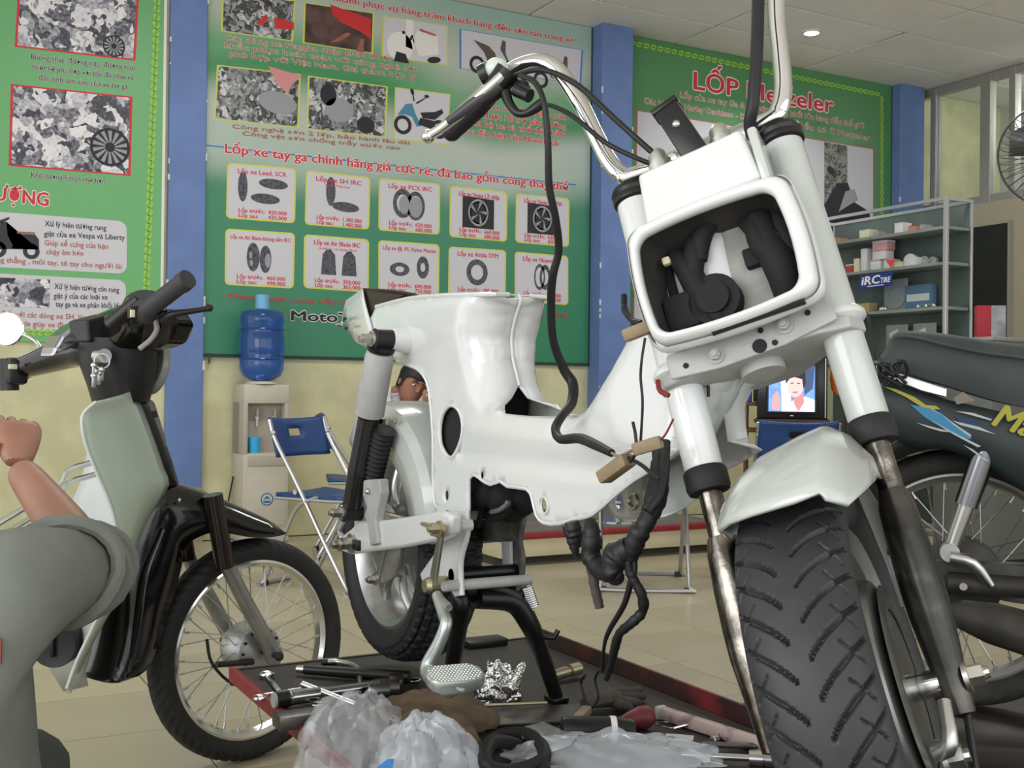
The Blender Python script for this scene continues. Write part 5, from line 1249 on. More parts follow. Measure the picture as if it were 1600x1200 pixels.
# triple clamp
cl = [(-.128, .0), (-.115, .032), (-.08, .045), (0, .052), (.08, .045), (.115, .032), (.128, 0), (.115, -.03), (.07, -.045), (.03, -.085), (-.03, -.085), (-.07, -.045), (-.12, -.03)]
b = MB(); b.prism([ST(u, v, .272) for u, v in cl], -sa*.016); tc_ = part(b, 'lower_clamp', m_whd, smooth=False, bevel=.003)
b = MB(); b.prism([ST(u, .045, l) for u, l in ((-.10, .256), (.10, .25), (.105, .280), (.04, .290), (-.04, .292), (-.1, .286))], shd*.006); part(b, 'clamp_face', m_whd, tc_, smooth=False, bevel=.002)
for u, l in ((-.040, .276), (.046, .268)): bolt(tc_, ST(u, .051, l), shd, .0070, .009, m_whd)
b = MB(); b.cyl(ST(.012, .0508, .282), ST(.012, .0525, .282), .0085, n=20); part(b, 'clamp_hole', m_inner, tc_)
for u, l in ((-.078, .276), (.018, .264), (.03, .284), (.075, .262)): b = MB(); b.cyl(ST(u, .0508, l), ST(u, .0525, l), .0035, n=10); part(b, 'clamp_hole', m_inner, tc_)
b = MB(); sb(b, 0, 0, .008, .16, .05, .016, .006); part(b, 'upper_clamp', m_whd)
b = MB(); b.cyl(ST(0, 0, .0), ST(0, 0, .30), .027, n=24); part(b, 'steering_head', m_whd)
# headlight tower and headlight shell
b = MB()
tw_ = [(-.068, .028), (.064, .022), (.072, .093), (-.073, .10)]
fr4 = [ST(u, .085, l) for u, l in tw_]; bk4 = [ST(u*.95, -.005, l+.004) for u, l in tw_]; sd4 = [ST(u*1.06, .072, l) for u, l in tw_]
b.rings([bk4, sd4, fr4]); twr = part(b, 'instrument_tower', m_wh, angle=30, bevel=.004)
b = MB(); sb(b, .078, .06, .062, .012, .05, .075, .004); part(b, 'tower_ear', m_wh_shade, twr)
def rr(w0, w1, l0, l1, v, r, ac, n=6, arch=0.0):
    """rounded rectangle in the headlight plane, with bowed long sides"""
    out = []
    for cu, cl_, a0 in ((w1-r, l0+r, 90), (w1-r, l1-r, 0), (w0+r, l1-r, -90), (w0+r, l0+r, 180)):
        for k in range(n):
            a = math.radians(a0-90*k/(n-1)); out.append((cu+r*math.cos(a), cl_-r*math.sin(a)))
    res = []
    # fill the sides and bow them
    m_ = len(out)
    for i in range(m_):
        p, q = out[i], out[(i+1) % m_]; d = math.hypot(p[0]-q[0], p[1]-q[1]); k = 7 if i % n == n-1 else 1
        for j in range(k): res.append((p[0]+(q[0]-p[0])*j/k, p[1]+(q[1]-p[1])*j/k))
    mu, ml_ = (w0+w1)/2, (l0+l1)/2; hu, hl = (w1-w0)/2, (l1-l0)/2
    res2 = []
    for u, l in res:
        fu, fl = (u-mu)/hu, (l-ml_)/hl
        res2.append((u+fu*ac*(1-fl*fl), l+fl*ac*(1-fu*fu)))
    return [ST(u, v, l) for u, l in res2]
b = MB(); HU0, HU1, HL0, HL1 = -.097, .098, .104, .255
def rr2(k, v, r=.016, ac=.007): return rr(HU0+k, HU1-k, HL0+k, HL1-k, v, r, ac)
def rri(f, v): return rr(HU0+.010*f, HU1-.018*f, HL0+.014*f, HL1-.010*f, v, .014, .006)
b.rings([rr2(.016, .022), rr2(.006, .035), rr2(.0, .062), rr2(-.001, .088), rr2(.0005, .096), rr2(.004, .1005), rri(.55, .1012), rri(.85, .0995), rri(1, .095), rri(1, .088), rri(.6, .080)], False, False)
hl_ = part(b, 'headlight_shell', m_wh, angle=50)
b = MB(); b.rings([rri(.62, .0795), rri(.7, .06), rr2(.020, .024)], False, False); part(b, 'shell_inside', mat('shell_inside_dark', rgb(58, 56, 54), .7, var=.3, vscale=20), hl_)  # added dark lining: dirt and the shade inside the shell put into its colour
b = MB(); b.rings([rr2(-.003, .068), rr2(-.006, .074), rr2(-.006, .082), rr2(-.003, .088)], False, False); part(b, 'shell_ridge', m_wh, hl_)
# black looms and horn seen through the headlight opening
b = MB(); b.cyl(ST(-.025, .0, .205), ST(-.025, .05, .205), .032, n=24); b.cyl(ST(-.025, .05, .205), ST(-.025, .056, .205), .02, n=24); part(b, 'horn', m_inner)
b = MB(); sb(b, -.062, .03, .205, .055, .04, .05, .008); part(b, 'relay_block', m_inner)
for k, pts in enumerate((((-.07, .02, .11), (-.05, .04, .15), (-.04, .04, .19), (-.02, .045, .25)), ((-.03, .03, .105), (-.035, .045, .14), (-.05, .04, .19)), ((.0, .04, .10), (-.02, .045, .12), (-.03, .045, .15)), ((.05, .03, .10), (.045, .045, .15), (.06, .04, .19), (.05, .03, .24)), ((.07, .03, .11), (.075, .04, .16), (.085, .03, .23)), ((.03, .03, .11), (.05, .045, .145), (.08, .04, .165)), ((.055, .02, .12), (.07, .04, .2), (.06, .03, .245)))):
    b = MB(); b.tube([ST(*p) for p in pts], [.010, .015, .016, .008][:len(pts)] if len(pts) == 4 else [.009, .013, .009], 10, smooth=5); part(b, 'wiring_bundle', m_inner)
b = MB(); b.tube([ST(*p) for p in ((.05, .035, .12), (.055, .04, .16), (.062, .04, .2), (.055, .03, .24))], [.018, .02, .022, .014], 10, smooth=5); part(b, 'wiring_bundle', m_inner)
b = MB(); sb(b, .035, .03, .165, .03, .02, .025, .003); part(b, 'connector_black', m_inner)
b = MB(); sb(b, -.07, .045, .135, .010, .010, .010, .002); part(b, 'connector_cream', m_by)
b = MB(); b.tube([ST(u, .088-.03*abs(u)*0, .262+.0) for u in (-.03, .0, .04, .08)], .004, 6); part(b, 'rubber_strip', m_black)
b = MB(); b.prism([ST(u, -.002, l) for u, l in ((-.050, .118), (.035, .110), (.055, .16), (.065, .25), (-.06, .258), (-.07, .19))], shd*.030); part(b, 'head_gusset', mat('primer_grey', rgb(158, 156, 150), .7, var=.3, vscale=24, bump=.1), smooth=False, bevel=.003)
b = MB()
for s_ in (-1, 1): b.box(ST(s_*.078, .012, .175), (.012, .02, .13), SAX, .003)
tag(part(b, 'shell_bracket', m_inner), kind='stuff')
# things on the tower: black holder, acorn nuts, bar clamp
b = MB(); ctr = ST(-.005, .035, -.012); tb = (sa*.94-sw_*.25).normalized(); tr_ = tb.cross(shd).normalized()
b.box(ctr+tb*.02, (.034, .03, .085), (tr_, shd, tb), .004); b.box(ctr+tb*.064, (.038, .032, .008), (tr_, shd, tb), .002); hk = part(b, 'ignition_holder', m_black, smooth=True)
b = MB(); b.ball(ctr+tb*.028+shd*.015, (.006, .006, .006)); part(b, 'keyhole', m_steel, hk)
for u, v in ((-.052, .02), (.032, .02)): b = MB(); b.lathe([(0, -.01), (.016, -.01), (.016, .004), (.013, .006), (.013, .018), (.008, .026), (0, .029)], ST(u, v, -.006), sa, 18); part(b, 'acorn_nut', mat('nut_zinc_dull', (.52, .54, .48), .4, .75))
b = MB(); b.cyl(ST(-.03, 0, -.014), ST(.075, 0, -.014), .016, n=18); part(b, 'bar_clamp', m_steel)
# handlebar
HB = [(-.085, 0, -.022), (-.108, 0, -.030), (-.122, -.002, -.060), (-.1315, -.002, -.105), (-.142, -.002, -.163), (-.160, -.002, -.225), (-.178, -.004, -.252), (-.198, -.010, -.266), (-.225, -.018, -.276), (-.255, -.026, -.277), (-.30, -.036, -.268), (-.335, -.045, -.262)]
full = HB[::-1]+[(-u, v, l) for u, v, l in HB]
b = MB(); b.tube([ST(*p) for p in full], .0118, 16, smooth=5); hbar = part(b, 'handlebar', m_chrome)
def hp(px, py, v):
    return Vector(atP(px, py, ST(0, v, 0), shd))
b = MB(); b.tube([hp(788, 118, -.03), hp(745, 168, -.045), hp(708, 203, -.055)], [.016, .0165, .015], 14); b.ball(hp(706, 205, -.055), .0155); part(b, 'left_grip', m_rubber, hbar)
b = MB(); b.tube([hp(786, 118, .015), hp(760, 142, .012), hp(715, 180, .0), hp(690, 200, -.004), hp(668, 214, -.006)], [.008, .009, .0085, .0075, .008], 12, smooth=4); b.ball(hp(669, 213, -.006), .0105); part(b, 'brake_lever', m_chrome, hbar)
b = MB(); b.tube([hp(794, 112, .0), hp(776, 135, .0), hp(752, 160, .0)], [.020, .018, .012], 12); part(b, 'lever_holder', m_black, hbar)
b = MB(); b.tube([hp(782, 132, .01), hp(735, 165, .008), hp(700, 190, .002)], [.010, .009, .006], 10); part(b, 'switch_housing', mat('dark_grey_plastic', rgb(62, 62, 64), .4), hbar)
c_ = hp(775, 108, .0); b = MB(); b.ball(c_, (.019, .017, .016), 18, 12, SAX); part(b, 'signal_dome', mat('dome_white', rgb(196, 208, 196), .15, coat=.5), hbar)
b = MB(); b.lathe([(0, 0), (.017, 0), (.016, .012), (0, .012)], c_-sw_*.012, -sw_, 20); part(b, 'dome_base', m_black, hbar)
b = MB(); b.tube([hp(790, 145, .0), hp(797, 163, .0), hp(808, 176, .0), hp(822, 177, .0), hp(838, 168, .0), hp(848, 160, .0)], [.009, .007, .006, .006, .0075, .0075], 10, smooth=4); part(b, 'cable_elbow', m_black, hbar)
b = MB(); b.cyl(hp(806, 140, .0), hp(828, 150, .0), .010, n=12); b.ball(hp(815, 135, -.01), (.014, .010, .010)); part(b, 'switch_block', m_black, hbar)
# cables
b = MB(); b.tube([hp(800, 120, .0), hp(830, 110, .03), hp(860, 112, .04), hp(905, 135, .045), hp(960, 185, .04), hp(1010, 230, .03), hp(1036, 252, .02)], .0040, 10, smooth=6); part(b, 'throttle_cable', m_wire_b)
b = MB(); b.tube([hp(846, 161, .0), hp(870, 168, .02), hp(900, 185, .035), hp(945, 222, .035), hp(990, 245, .03), hp(1022, 258, .02)], .0033, 10, smooth=6); part(b, 'brake_cable', m_wire_b)
b = MB(); b.tube([hp(1186, -60, .05), hp(1184, 30, .05), hp(1182, 90, .05), hp(1177, 160, .045), hp(1172, 200, .03), ST(.075, .01, .02)], .008, 12, smooth=6); part(b, 'loom_sleeve', m_wire_b)
# hanging harness from the left switch down along the frame
hs_ = [(812, 118, 1.52), (835, 128, 1.5), (850, 160, 1.48), (856, 220, 1.48), (858, 290, 1.5), (868, 340, 1.52), (873, 390, 1.55), (864, 430, 1.57), (861, 470, 1.6), (864, 530, 1.63), (880, 575, 1.65), (895, 600, 1.65), (893, 630, 1.62), (878, 650, 1.58), (868, 670, 1.56), (876, 686, 1.53), (905, 685, 1.48), (930, 695, 1.42), (956, 708, 1.37)]
b = MB(); b.tube([atD(*q) for q in hs_], [.0035, .004, .004, .0045, .005, .0052, .0055, .006, .006, .006, .007, .0078, .0072, .0065, .0065, .0065, .007, .0065, .005], 10, smooth=6); part(b, 'wiring_harness', m_wire_b)
m_conn = mat('connector_tan', rgb(140, 122, 94), .55, var=.2, vscale=40)
def conn(p0, p1, d0, d1, r):
    a, c = Vector(atD(*p0, d0)), Vector(atD(*p1, d1)); x, y, d = basis(c-a)
    b = MB(); b.box((a+c)/2, ((c-a).length, r*2, r*1.5), (d, x, y), .003); return part(b, 'connector', m_conn)
conn((990, 703), (1034, 690), 1.30, 1.29, .010); conn((942, 747), (983, 717), 1.36, 1.33, .011); conn((975, 526), (1016, 510), 1.36, 1.35, .010)
def wire(pts, r, m, name='wire'):
    P = spline([(*atD(*q), k) for q, k in zip(pts, r if hasattr(r, '__len__') else [r]*len(pts))], 7); rj = random.Random(len(pts)); big = max(q[3] for q in P) > .0055
    b = MB(); b.tube([Vector(q[:3]) for q in P], [q[3]*(.82+(rj.uniform(-.09, .09) if big else 0)) for q in P], 14 if big else 8); return part(b, name, m, angle=60)
wire([(1008, 528, 1.35), (1003, 560, 1.35), (1001, 590, 1.34), (1004, 630, 1.33), (1001, 690, 1.3)], .002, m_wire_b)
wire([(989, 660, 1.31), (993, 680, 1.3), (994, 705, 1.3), (985, 722, 1.31)], .0025, m_wire_b)
wire([(956, 708, 1.37), (968, 713, 1.35), (985, 705, 1.32), (992, 704, 1.30)], .0025, _M['connector_tan'])
wire([(982, 715, 1.33), (1003, 727, 1.31), (1020, 742, 1.29), (1030, 748, 1.28)], .003, m_wire_b)
m_wr = mat('wire_red', rgb(124, 38, 32), .5)
wire([(1033, 688, 1.29), (1042, 675, 1.28), (1052, 655, 1.27)], .0015, m_wr)
wire([(1028, 595, 1.36), (1031, 610, 1.35), (1045, 618, 1.34)], .0038, m_wr)
wire([(975, 462, 1.52), (977, 485, 1.5), (990, 502, 1.47), (1003, 505, 1.45)], .0055, m_wire_b, 'hose_end')
wire([(1105, 570, 1.40), (1106, 590, 1.4), (1107, 620, 1.4)], .0025, m_wire_b)
# loom hanging out under the steering head
wire([(1033, 700, 1.40), (1030, 735, 1.38), (1024, 780, 1.36), (1010, 815, 1.35), (995, 840, 1.35), (985, 870, 1.36)], [.013, .014, .017, .013, .016, .012], m_wire_b, 'main_loom')
wire([(1040, 690, 1.39), (1038, 730, 1.37), (1033, 770, 1.35), (1012, 800, 1.34)], .008, m_wire_b, 'main_loom')
wire([(985, 855, 1.36), (965, 870, 1.37), (957, 890, 1.37), (965, 900, 1.37)], [.018, .022, .018, .012], m_wire_b, 'main_loom')
b = MB(); q = [Vector(atD(*t)) for t in ((970, 845, 1.37), (990, 845, 1.36), (975, 880, 1.36), (962, 900, 1.37), (952, 893, 1.37), (955, 870, 1.37))]; b.prism(q, V(.006, .012, 0)); part(b, 'tape_flap', m_wire_b, smooth=False)
wire([(983, 860, 1.36), (982, 885, 1.36), (990, 905, 1.36), (1003, 930, 1.36), (1004, 955, 1.37), (985, 975, 1.38), (968, 990, 1.40), (960, 1015, 1.42), (955, 1040, 1.45), (948, 1060, 1.48)], [.006, .007, .007, .0075, .0078, .0075, .007, .007, .006, .005], m_wire_b, 'loom_tail')
wire([(990, 865, 1.36), (991, 890, 1.36), (986, 908, 1.36), (975, 945, 1.38), (952, 985, 1.42), (944, 1010, 1.45), (941, 1050, 1.48)], [.005, .005, .005, .0045, .004, .003, .003], m_wire_b, 'loom_tail')
wire([(893, 815, 1.5), (898, 835, 1.5), (905, 855, 1.5)], [.012, .014, .006], m_wire_b, 'loom_tail'); wire([(885, 820, 1.5), (895, 845, 1.5), (901, 870, 1.5)], [.008, .010, .004], m_wire_b, 'loom_tail')
wire([(922, 812, 1.46), (925, 840, 1.45), (924, 870, 1.45), (940, 890, 1.43), (965, 903, 1.38)], [.008, .015, .016, .015, .012], m_wire_b, 'loom_tail')
wire([(922, 870, 1.45), (928, 910, 1.45), (937, 950, 1.45)], [.009, .008, .007], mat('wire_grey', rgb(72, 66, 64), .6), 'loom_tail')
for q_ in (((1052, 612), (1028, 642), (1006, 672)), ((1050, 640), (1036, 660), (1022, 684)), ((1070, 610), (1052, 640), (1038, 668))):
    b = MB(); b.tube([atX(x, y, XB-.052) for x, y in q_], [.003, .006, .003], 10, smooth=4); part(b, 'neck_rib', m_wh, frame)
# front tube with engine hanger and horn shell seen below the neck (far side)
b = MB(); b.tube([atX(1155, 560, XB), atX(1125, 615, XB), atX(1085, 690, XB+.0)], .021, 14); part(b, 'down_tube', m_wh_shade)
hg = plate([(981, 745), (1003, 742), (1001, 800), (991, 806), (981, 798)], XB+.055, .004, m_wh_shade, 'engine_hanger')
b = MB(); q = Vector(atX(989, 783, XB+.053)); b.torus(q, (1, 0, 0), .011, .003, 18, 6); part(b, 'hanger_bush', m_zinc, hg)
rows = []
for i in range(9):
    t = i/8; row = []
    for j in range(9):
        s_ = j/8; row.append(Vector(atD(1005+85*t, 742+70*math.sin(s_*math.pi*.5)*(1-.45*t*t)-40*t*(1-s_), 1.62-.06*math.sin(t*math.pi)-.05*s_)))
    rows.append(row)
b = MB(); b.grid(rows); part(b, 'inner_leg_shield', m_wh_shade, solid=.003)

# ---- front wheel
CW = ST(0, 0, FA); FR = None
zlow = sa*1.0
# radius that lets the tyre rest on the lift (lowest point of a leaning circle)
FR = (CW.z-LZ-.003-.012)/math.sqrt(1-sw_.z**2)
def trd(ph, t):
    s = 1 if t > 0 else -1; a = abs(t)
    if a > 1.35 or a < .10: return 0
    N = 42; per = 2*math.pi/N
    f = (ph*1.0+(0.5*per if s < 0 else 0)-.30*(a/1.3)**.5) % per
    d = min(f, per-f); w = .0175*(1-.4*abs(a-.7))
    g = max(0, 1-(d/w)**2.2) if d < w else 0
    # short branch from the main groove towards the shoulder
    f2 = (ph+(0.5*per if s < 0 else 0)-.15+.20*(a-.6)) % per; d2 = min(f2, per-f2)
    if .6 < a < 1.1 and d2 < .009: g = max(g, .6*(1-(d2/.009)**2))
    f3 = (ph+(0.5*per if s < 0 else 0)+.09-.3*a) % per
    if .2 < a < .34 and min(f3, per-f3) < .008: g = max(g, .6*(1-(min(f3, per-f3)/.008)**2))
    return g
fw_t = tyre(bike, CW, sw_, FR, .058, FR-.075, trd, 960, 128, depth=.006, m=mat('front_tyre_rubber', rgb(52, 52, 55), .5, var=.15, vscale=30))
rr_ = FR-.072
b = MB(); b.lathe([(rr_+.006, -.046), (rr_+.012, -.042), (rr_+.004, -.036), (rr_-.010, -.030), (rr_-.014, 0), (rr_-.010, .030), (rr_+.004, .036), (rr_+.012, .042), (rr_+.006, .046), (rr_-.012, .036), (rr_-.022, 0), (rr_-.012, -.036)], CW, sw_, 64, False, True); frm = part(b, 'front_rim', m_alloy, angle=30)
for k in range(6):
    a0 = k*math.pi/3; x, y, d = basis(sw_); e = x*math.cos(a0)+y*math.sin(a0)
    b = MB(); b.tube([CW+e*.06, CW+e*(rr_-.016)], [.016, .012], 10, flat=.7); part(b, 'wheel_spoke', m_alloy, frm)
b = MB(); b.lathe([(0, -.05), (.055, -.048), (.085, -.035), (.088, .035), (.0, .05)], CW, sw_, 36); part(b, 'front_hub', m_alloy, angle=30)
m_drum = mat('brake_panel_dull', (.30, .30, .29), .35, .9, var=.3, vscale=12)
b = MB(); b.lathe([(0, .056), (.05, .060), (.10, .058), (.118, .050), (.122, .044), (.122, .036), (.0, .036)], CW, sw_, 48); bp_ = part(b, 'front_brake_panel', m_drum, angle=25)
b = MB(); b.lathe([(.085, .0605), (.10, .0635), (.112, .059)], CW, sw_, 48, False); part(b, 'panel_rib', m_drum, bp_)
b = MB(); b.tube([ST(.072, .045, FA+.065), ST(.085, .055, FA+.06), ST(.09, .04, FA+.02)], [.012, .009, .007], 10, smooth=3); part(b, 'brake_arm', m_steel, bp_)
bolt(bike, ST(.072, .03, FA+.075), sw_, .013, .02, m_steel, 'cam_nut')
b = MB(); b.tube([hp(1418, 790, -.05), hp(1446, 870, -.05), hp(1474, 950, -.03), hp(1494, 1030, -.01), hp(1510, 1110, .0), hp(1526, 1215, .01)], .0042, 8, smooth=5); part(b, 'speedometer_cable', m_wire_b)
# ---- front mudguard with stays
secs = [(-.070, -.085), (-.069, -.065), (-.062, -.046), (-.045, -.030), (-.015, -.014), (.03, -.005), (.055, -.002), (.060, -.003), (.077, -.018), (.092, -.045), (.093, -.07)]
a_f = [math.radians(v) for v in (64, 56, 48, 44, 40, 38, 38, 36, 36, 48, 70)]
fg = guard('front_mudguard', CW, FR+.050, secs, 0.0, math.radians(150), m_wh_shade, n=30, fwd=shd, up=sa, side=sw_, ends=[(v, 0) for v in a_f], thick=.004)
stp = [(1338, 770), (1352, 752), (1380, 800), (1394, 822), (1388, 836), (1410, 880), (1432, 938), (1408, 950), (1385, 882), (1366, 836)]
for s_ in (1, -1):
    P = []
    for x, y in stp:
        q = hp(x, y, -.025); u = (q-S_).dot(sw_); P.append(q-sw_*(u-s_*u) if s_ < 0 else q)
    b = MB(); b.prism(P, shd*.003); part(b, 'mudguard_stay', m_wh_shade, fg, smooth=False, bevel=.001)
b = MB(); b.tube([hp(1388, 835, -.015), hp(1396, 850, -.015), hp(1392, 868, -.015)], [.005, .007, .004], 8); part(b, 'cable_guide', m_black)
# ================================================================== PALE GREEN UNDERBONE BIKE ON THE LEFT
class Loc:
    """a bike's own axes: x forward, y to its left, z up; at() puts a photo pixel on the plane y = const"""
    def __init__(s, G, f):
        s.G = Vector(G); s.f = Vector(f).normalized(); s.l = V(0, 0, 1).cross(s.f).normalized()
    def p(s, x, y, z): return s.G+s.f*x+s.l*y+V(0, 0, z)
    def at(s, px, py, y): return atP(px, py, s.G+s.l*y, s.l)
def spoked_wheel(par, c, axis, R, hw_, rim_r, nsp, m_t, m_r, hub_r=.05, tread=None, rough=160):
    tyre(par, c, axis, R, hw_, rim_r-.004, tread, rough, 28, depth=.004, m=m_t)
    b = MB(); r = rim_r
    b.lathe([(r-.004, -.024), (r+.008, -.022), (r+.006, -.017), (r-.006, -.014), (r-.012, 0), (r-.006, .014), (r+.006, .017), (r+.008, .022), (r-.004, .024), (r-.014, .016), (r-.02, 0), (r-.014, -.016)], c, axis, 72, False, True)
    rim = b.obj('wheel_rim', m_r, par, angle=30)
    x, y, d = basis(axis); c = Vector(c)
    for k in range(nsp):
        a0 = 2*math.pi*k/nsp; s = 1 if k % 2 else -1; tw = .55*(1 if (k//2) % 2 else -1)
        e0 = x*math.cos(a0+tw)+y*math.sin(a0+tw); e1 = x*math.cos(a0)+y*math.sin(a0)
        b = MB(); b.cyl(c+e0*hub_r+d*(s*.03), c+e1*(rim_r-.016)+d*(s*.006), .0016, n=5); b.cyl(c+e1*(rim_r-.034)+d*(s*.007), c+e1*(rim_r-.012)+d*(s*.005), .0028, n=6); b.obj('spoke', m_steel, rim, angle=60)
    return rim
LB = Loc((.82, 2.88, 0), (math.cos(math.radians(18.07)), math.sin(math.radians(18.07)), 0))
lbk = thing('underbone_motorcycle', 'pale green and black underbone motorcycle with spoked front wheel beside the mechanic', 'motorcycle', LB.G)
m_pale = mat('pale_green_paint', rgb(190, 206, 190), .25, coat=.5)
m_liner = mat('white_liner', rgb(206, 210, 206), .4)
m_blk = mat('black_gloss_plastic', rgb(15, 13, 15), .16, coat=.4)
m_blk2 = mat('black_satin_plastic', rgb(30, 28, 30), .42)
m_grip = mat('grip_grey', rgb(56, 54, 56), .6)
m_cool = mat('fork_alloy_grey', (.40, .40, .39), .38, .8, var=.2, vscale=20)
def lp(b, name, m, par=None, **k): return b.obj(name, m, par or lbk, **k)
R1 = .282
def fine(ph, t):
    if abs(t) > 1.2: return 0
    return 1.0 if ((ph*60/math.pi+abs(t)*2.2) % 1.0) < .22 or abs(abs(t)-.35) < .05 else 0
wr1 = spoked_wheel(lbk, LB.p(0, 0, R1), LB.l, R1, .036, .226, 36, m_tyre, m_chrome, tread=fine, rough=300)
b = MB(); b.lathe([(0, -.055), (.03, -.055), (.062, -.045), (.066, -.02), (.066, .03), (.06, .045), (0, .05)], LB.p(0, 0, R1), LB.l, 40); hub1 = lp(b, 'drum_hub', m_alloy, angle=30)
b = MB()
for k in range(12): e = LB.f*math.cos(k*math.pi/6)+V(0, 0, 1)*math.sin(k*math.pi/6); b.cyl(LB.p(0, -.046, R1)+e*.053, LB.p(0, -.052, R1)+e*.053, .004, n=8)
tag(lp(b, 'hub_rivets', m_black, hub1), kind='stuff')
b = MB(); b.cyl(LB.p(0, -.13, R1), LB.p(0, .13, R1), .007, n=12); b.ball(LB.p(0, -.128, R1), .012); lp(b, 'axle', m_rubber)
for s in (-1, 1):
    y = s*.088
    top, mid, ax0 = LB.p(-.175, y, .715), LB.p(-.135, y, .525), LB.p(0.012, y, R1-.005)
    b = MB(); b.tube([mid+(top-mid)*.05, mid*.6+ax0*.4, ax0], [.018, .019, .021], 16); b.ball(ax0, (.024, .016, .03)); fl1 = lp(b, 'fork_slider', m_cool)
    b = MB(); b.cyl(top-(top-mid)*.12, mid-(top-mid)*.06, .024, .0235, n=20); lp(b, 'fork_cover', mat('fork_cover_dark', rgb(36, 27, 26), .25, coat=.3), fl1)
b = MB(); q = [LB.p(-.02, -.07, R1-.07), LB.p(-.1, -.085, R1-.06), LB.p(-.16, -.08, R1+.0), LB.p(-.17, -.07, R1+.06)]; b.tube(q, .004, 8, smooth=4); lp(b, 'brake_cable', m_wire_b)
b = MB(); b.tube([LB.p(-.13, -.05, R1-.012), LB.p(-.03, -.06, R1-.02)], .008, 8); lp(b, 'brake_arm', m_blk2)
# front mudguard: ridge profile and valance edge
ridge = spline([(.055, .583), (.03, .612), (-.03, .642), (-.12, .682), (-.21, .715), (-.30, .738), (-.355, .70), (-.395, .62), (-.41, .52), (-.41, .42), (-.425, .33), (-.440, .285)], 3)
edge = spline([(.045, .578), (.0, .574), (-.06, .580), (-.11, .592), (-.17, .600), (-.235, .575), (-.245, .53), (-.262, .47), (-.285, .41), (-.30, .36), (-.335, .295), (-.40, .280)], 3)
rows = []
for (rx_, rz_), (ex, ez) in zip(ridge, edge):
    row = []
    for y, k in ((-.078, 0), (-.083, .25), (-.080, .55), (-.062, .82), (-.03, .96), (0, 1), (.03, .96), (.062, .82), (.080, .55), (.083, .25), (.078, 0)):
        row.append(LB.p(ex+(rx_-ex)*k, y, ez+(rz_-ez)*k))
    rows.append(row)
b = MB(); b.grid(rows); mg1 = lp(b, 'front_mudguard', m_blk, solid=.003)
b = MB(); b.tube([LB.p(*q) for q in ((-.30, -.084, .62), (-.345, -.087, .52), (-.36, -.087, .42), (-.375, -.086, .33))], [.010, .014, .014, .006], 10, smooth=4, flat=.6); lp(b, 'mudguard_bead', m_blk, mg1)
b = MB(); b.ball(LB.at(280, 782, -.088), .005); lp(b, 'mudguard_screw', m_zinc, mg1)
# leg shield wing (near side, mirrored to the far side), liner, nose
redge = [(150, 628), (131, 645), (128, 662), (133, 692), (150, 737), (168, 778), (180, 820), (182, 858), (175, 900), (160, 945), (140, 990), (120, 1032), (104, 1076)]
fedge = [(208, 609), (216, 625), (226, 648), (241, 688), (256, 732), (264, 757), (245, 788), (226, 822), (213, 860), (203, 898), (178, 940), (142, 1000), (104, 1084)]
def wing(mir):
    rows = []
    for i, (a, c) in enumerate(zip(spline(redge, 2), spline(fedge, 2))):
        row = []
        for k in range(9):
            t = k/8; y = -.205+.14*t**1.8
            if i > 16: y = -.205+.07*t
            p = LB.at(a[0]+(c[0]-a[0])*t, a[1]+(c[1]-a[1])*t, -.205+.14*t)
            # keep the traced outline, let the sheet bow outwards between its edges
            p = p-LB.l*(.018*math.sin(t*math.pi))
            if mir: d = (p-LB.G).dot(LB.l); p = p-LB.l*(2*d)
            row.append(p)
        rows.append(row)
    b = MB(); b.grid(rows); return lp(b, 'leg_shield_wing', m_pale, solid=.004)
w1 = wing(False)
b = MB(); b.tube([LB.at(x, y, -.205) for x, y in redge], .0035, 8, smooth=3); lp(b, 'wing_lip', m_liner, w1)
rows = []
lin_l = [(145, 640), (140, 660), (139, 690), (137, 705), (131, 738), (122, 765), (110, 790), (95, 830), (80, 865), (65, 900), (50, 945), (60, 1010), (100, 1080)]
for a, c in zip(spline(lin_l, 2), spline(redge, 2)):
    A0, C0 = LB.at(a[0], a[1], .08), LB.at(c[0]+3, c[1], -.19)
    rows.append([A0+(C0-A0)*t+LB.f*(.05*math.sin(t*math.pi)) for t in [k/8 for k in range(9)]])
b = MB(); b.grid(rows); lnr = lp(b, 'inner_liner', m_liner, solid=.004)
pcir = LB.at(97, 1003, -.055)-LB.f*.01
e_u, e_v = Vector(RI)*.051, Vector(UP)*.050
b = MB(); vf = Vector(FW); b.rings([[pcir+e_u*(k*math.cos(t))+e_v*(k*math.sin(t))-vf*d for t in [2*math.pi*i/32 for i in range(32)]] for k, d in ((1, -.03), (1.0, .022), (.96, .026), (.5, .022))]); cap_ = lp(b, 'round_black_cover', m_blk2, lnr)
b = MB(); b.box(pcir-vf*.03, (.008, .05, .008), (Vector(RI), Vector(UP), vf), .002); lp(b, 'cover_grip', m_blk2, cap_)
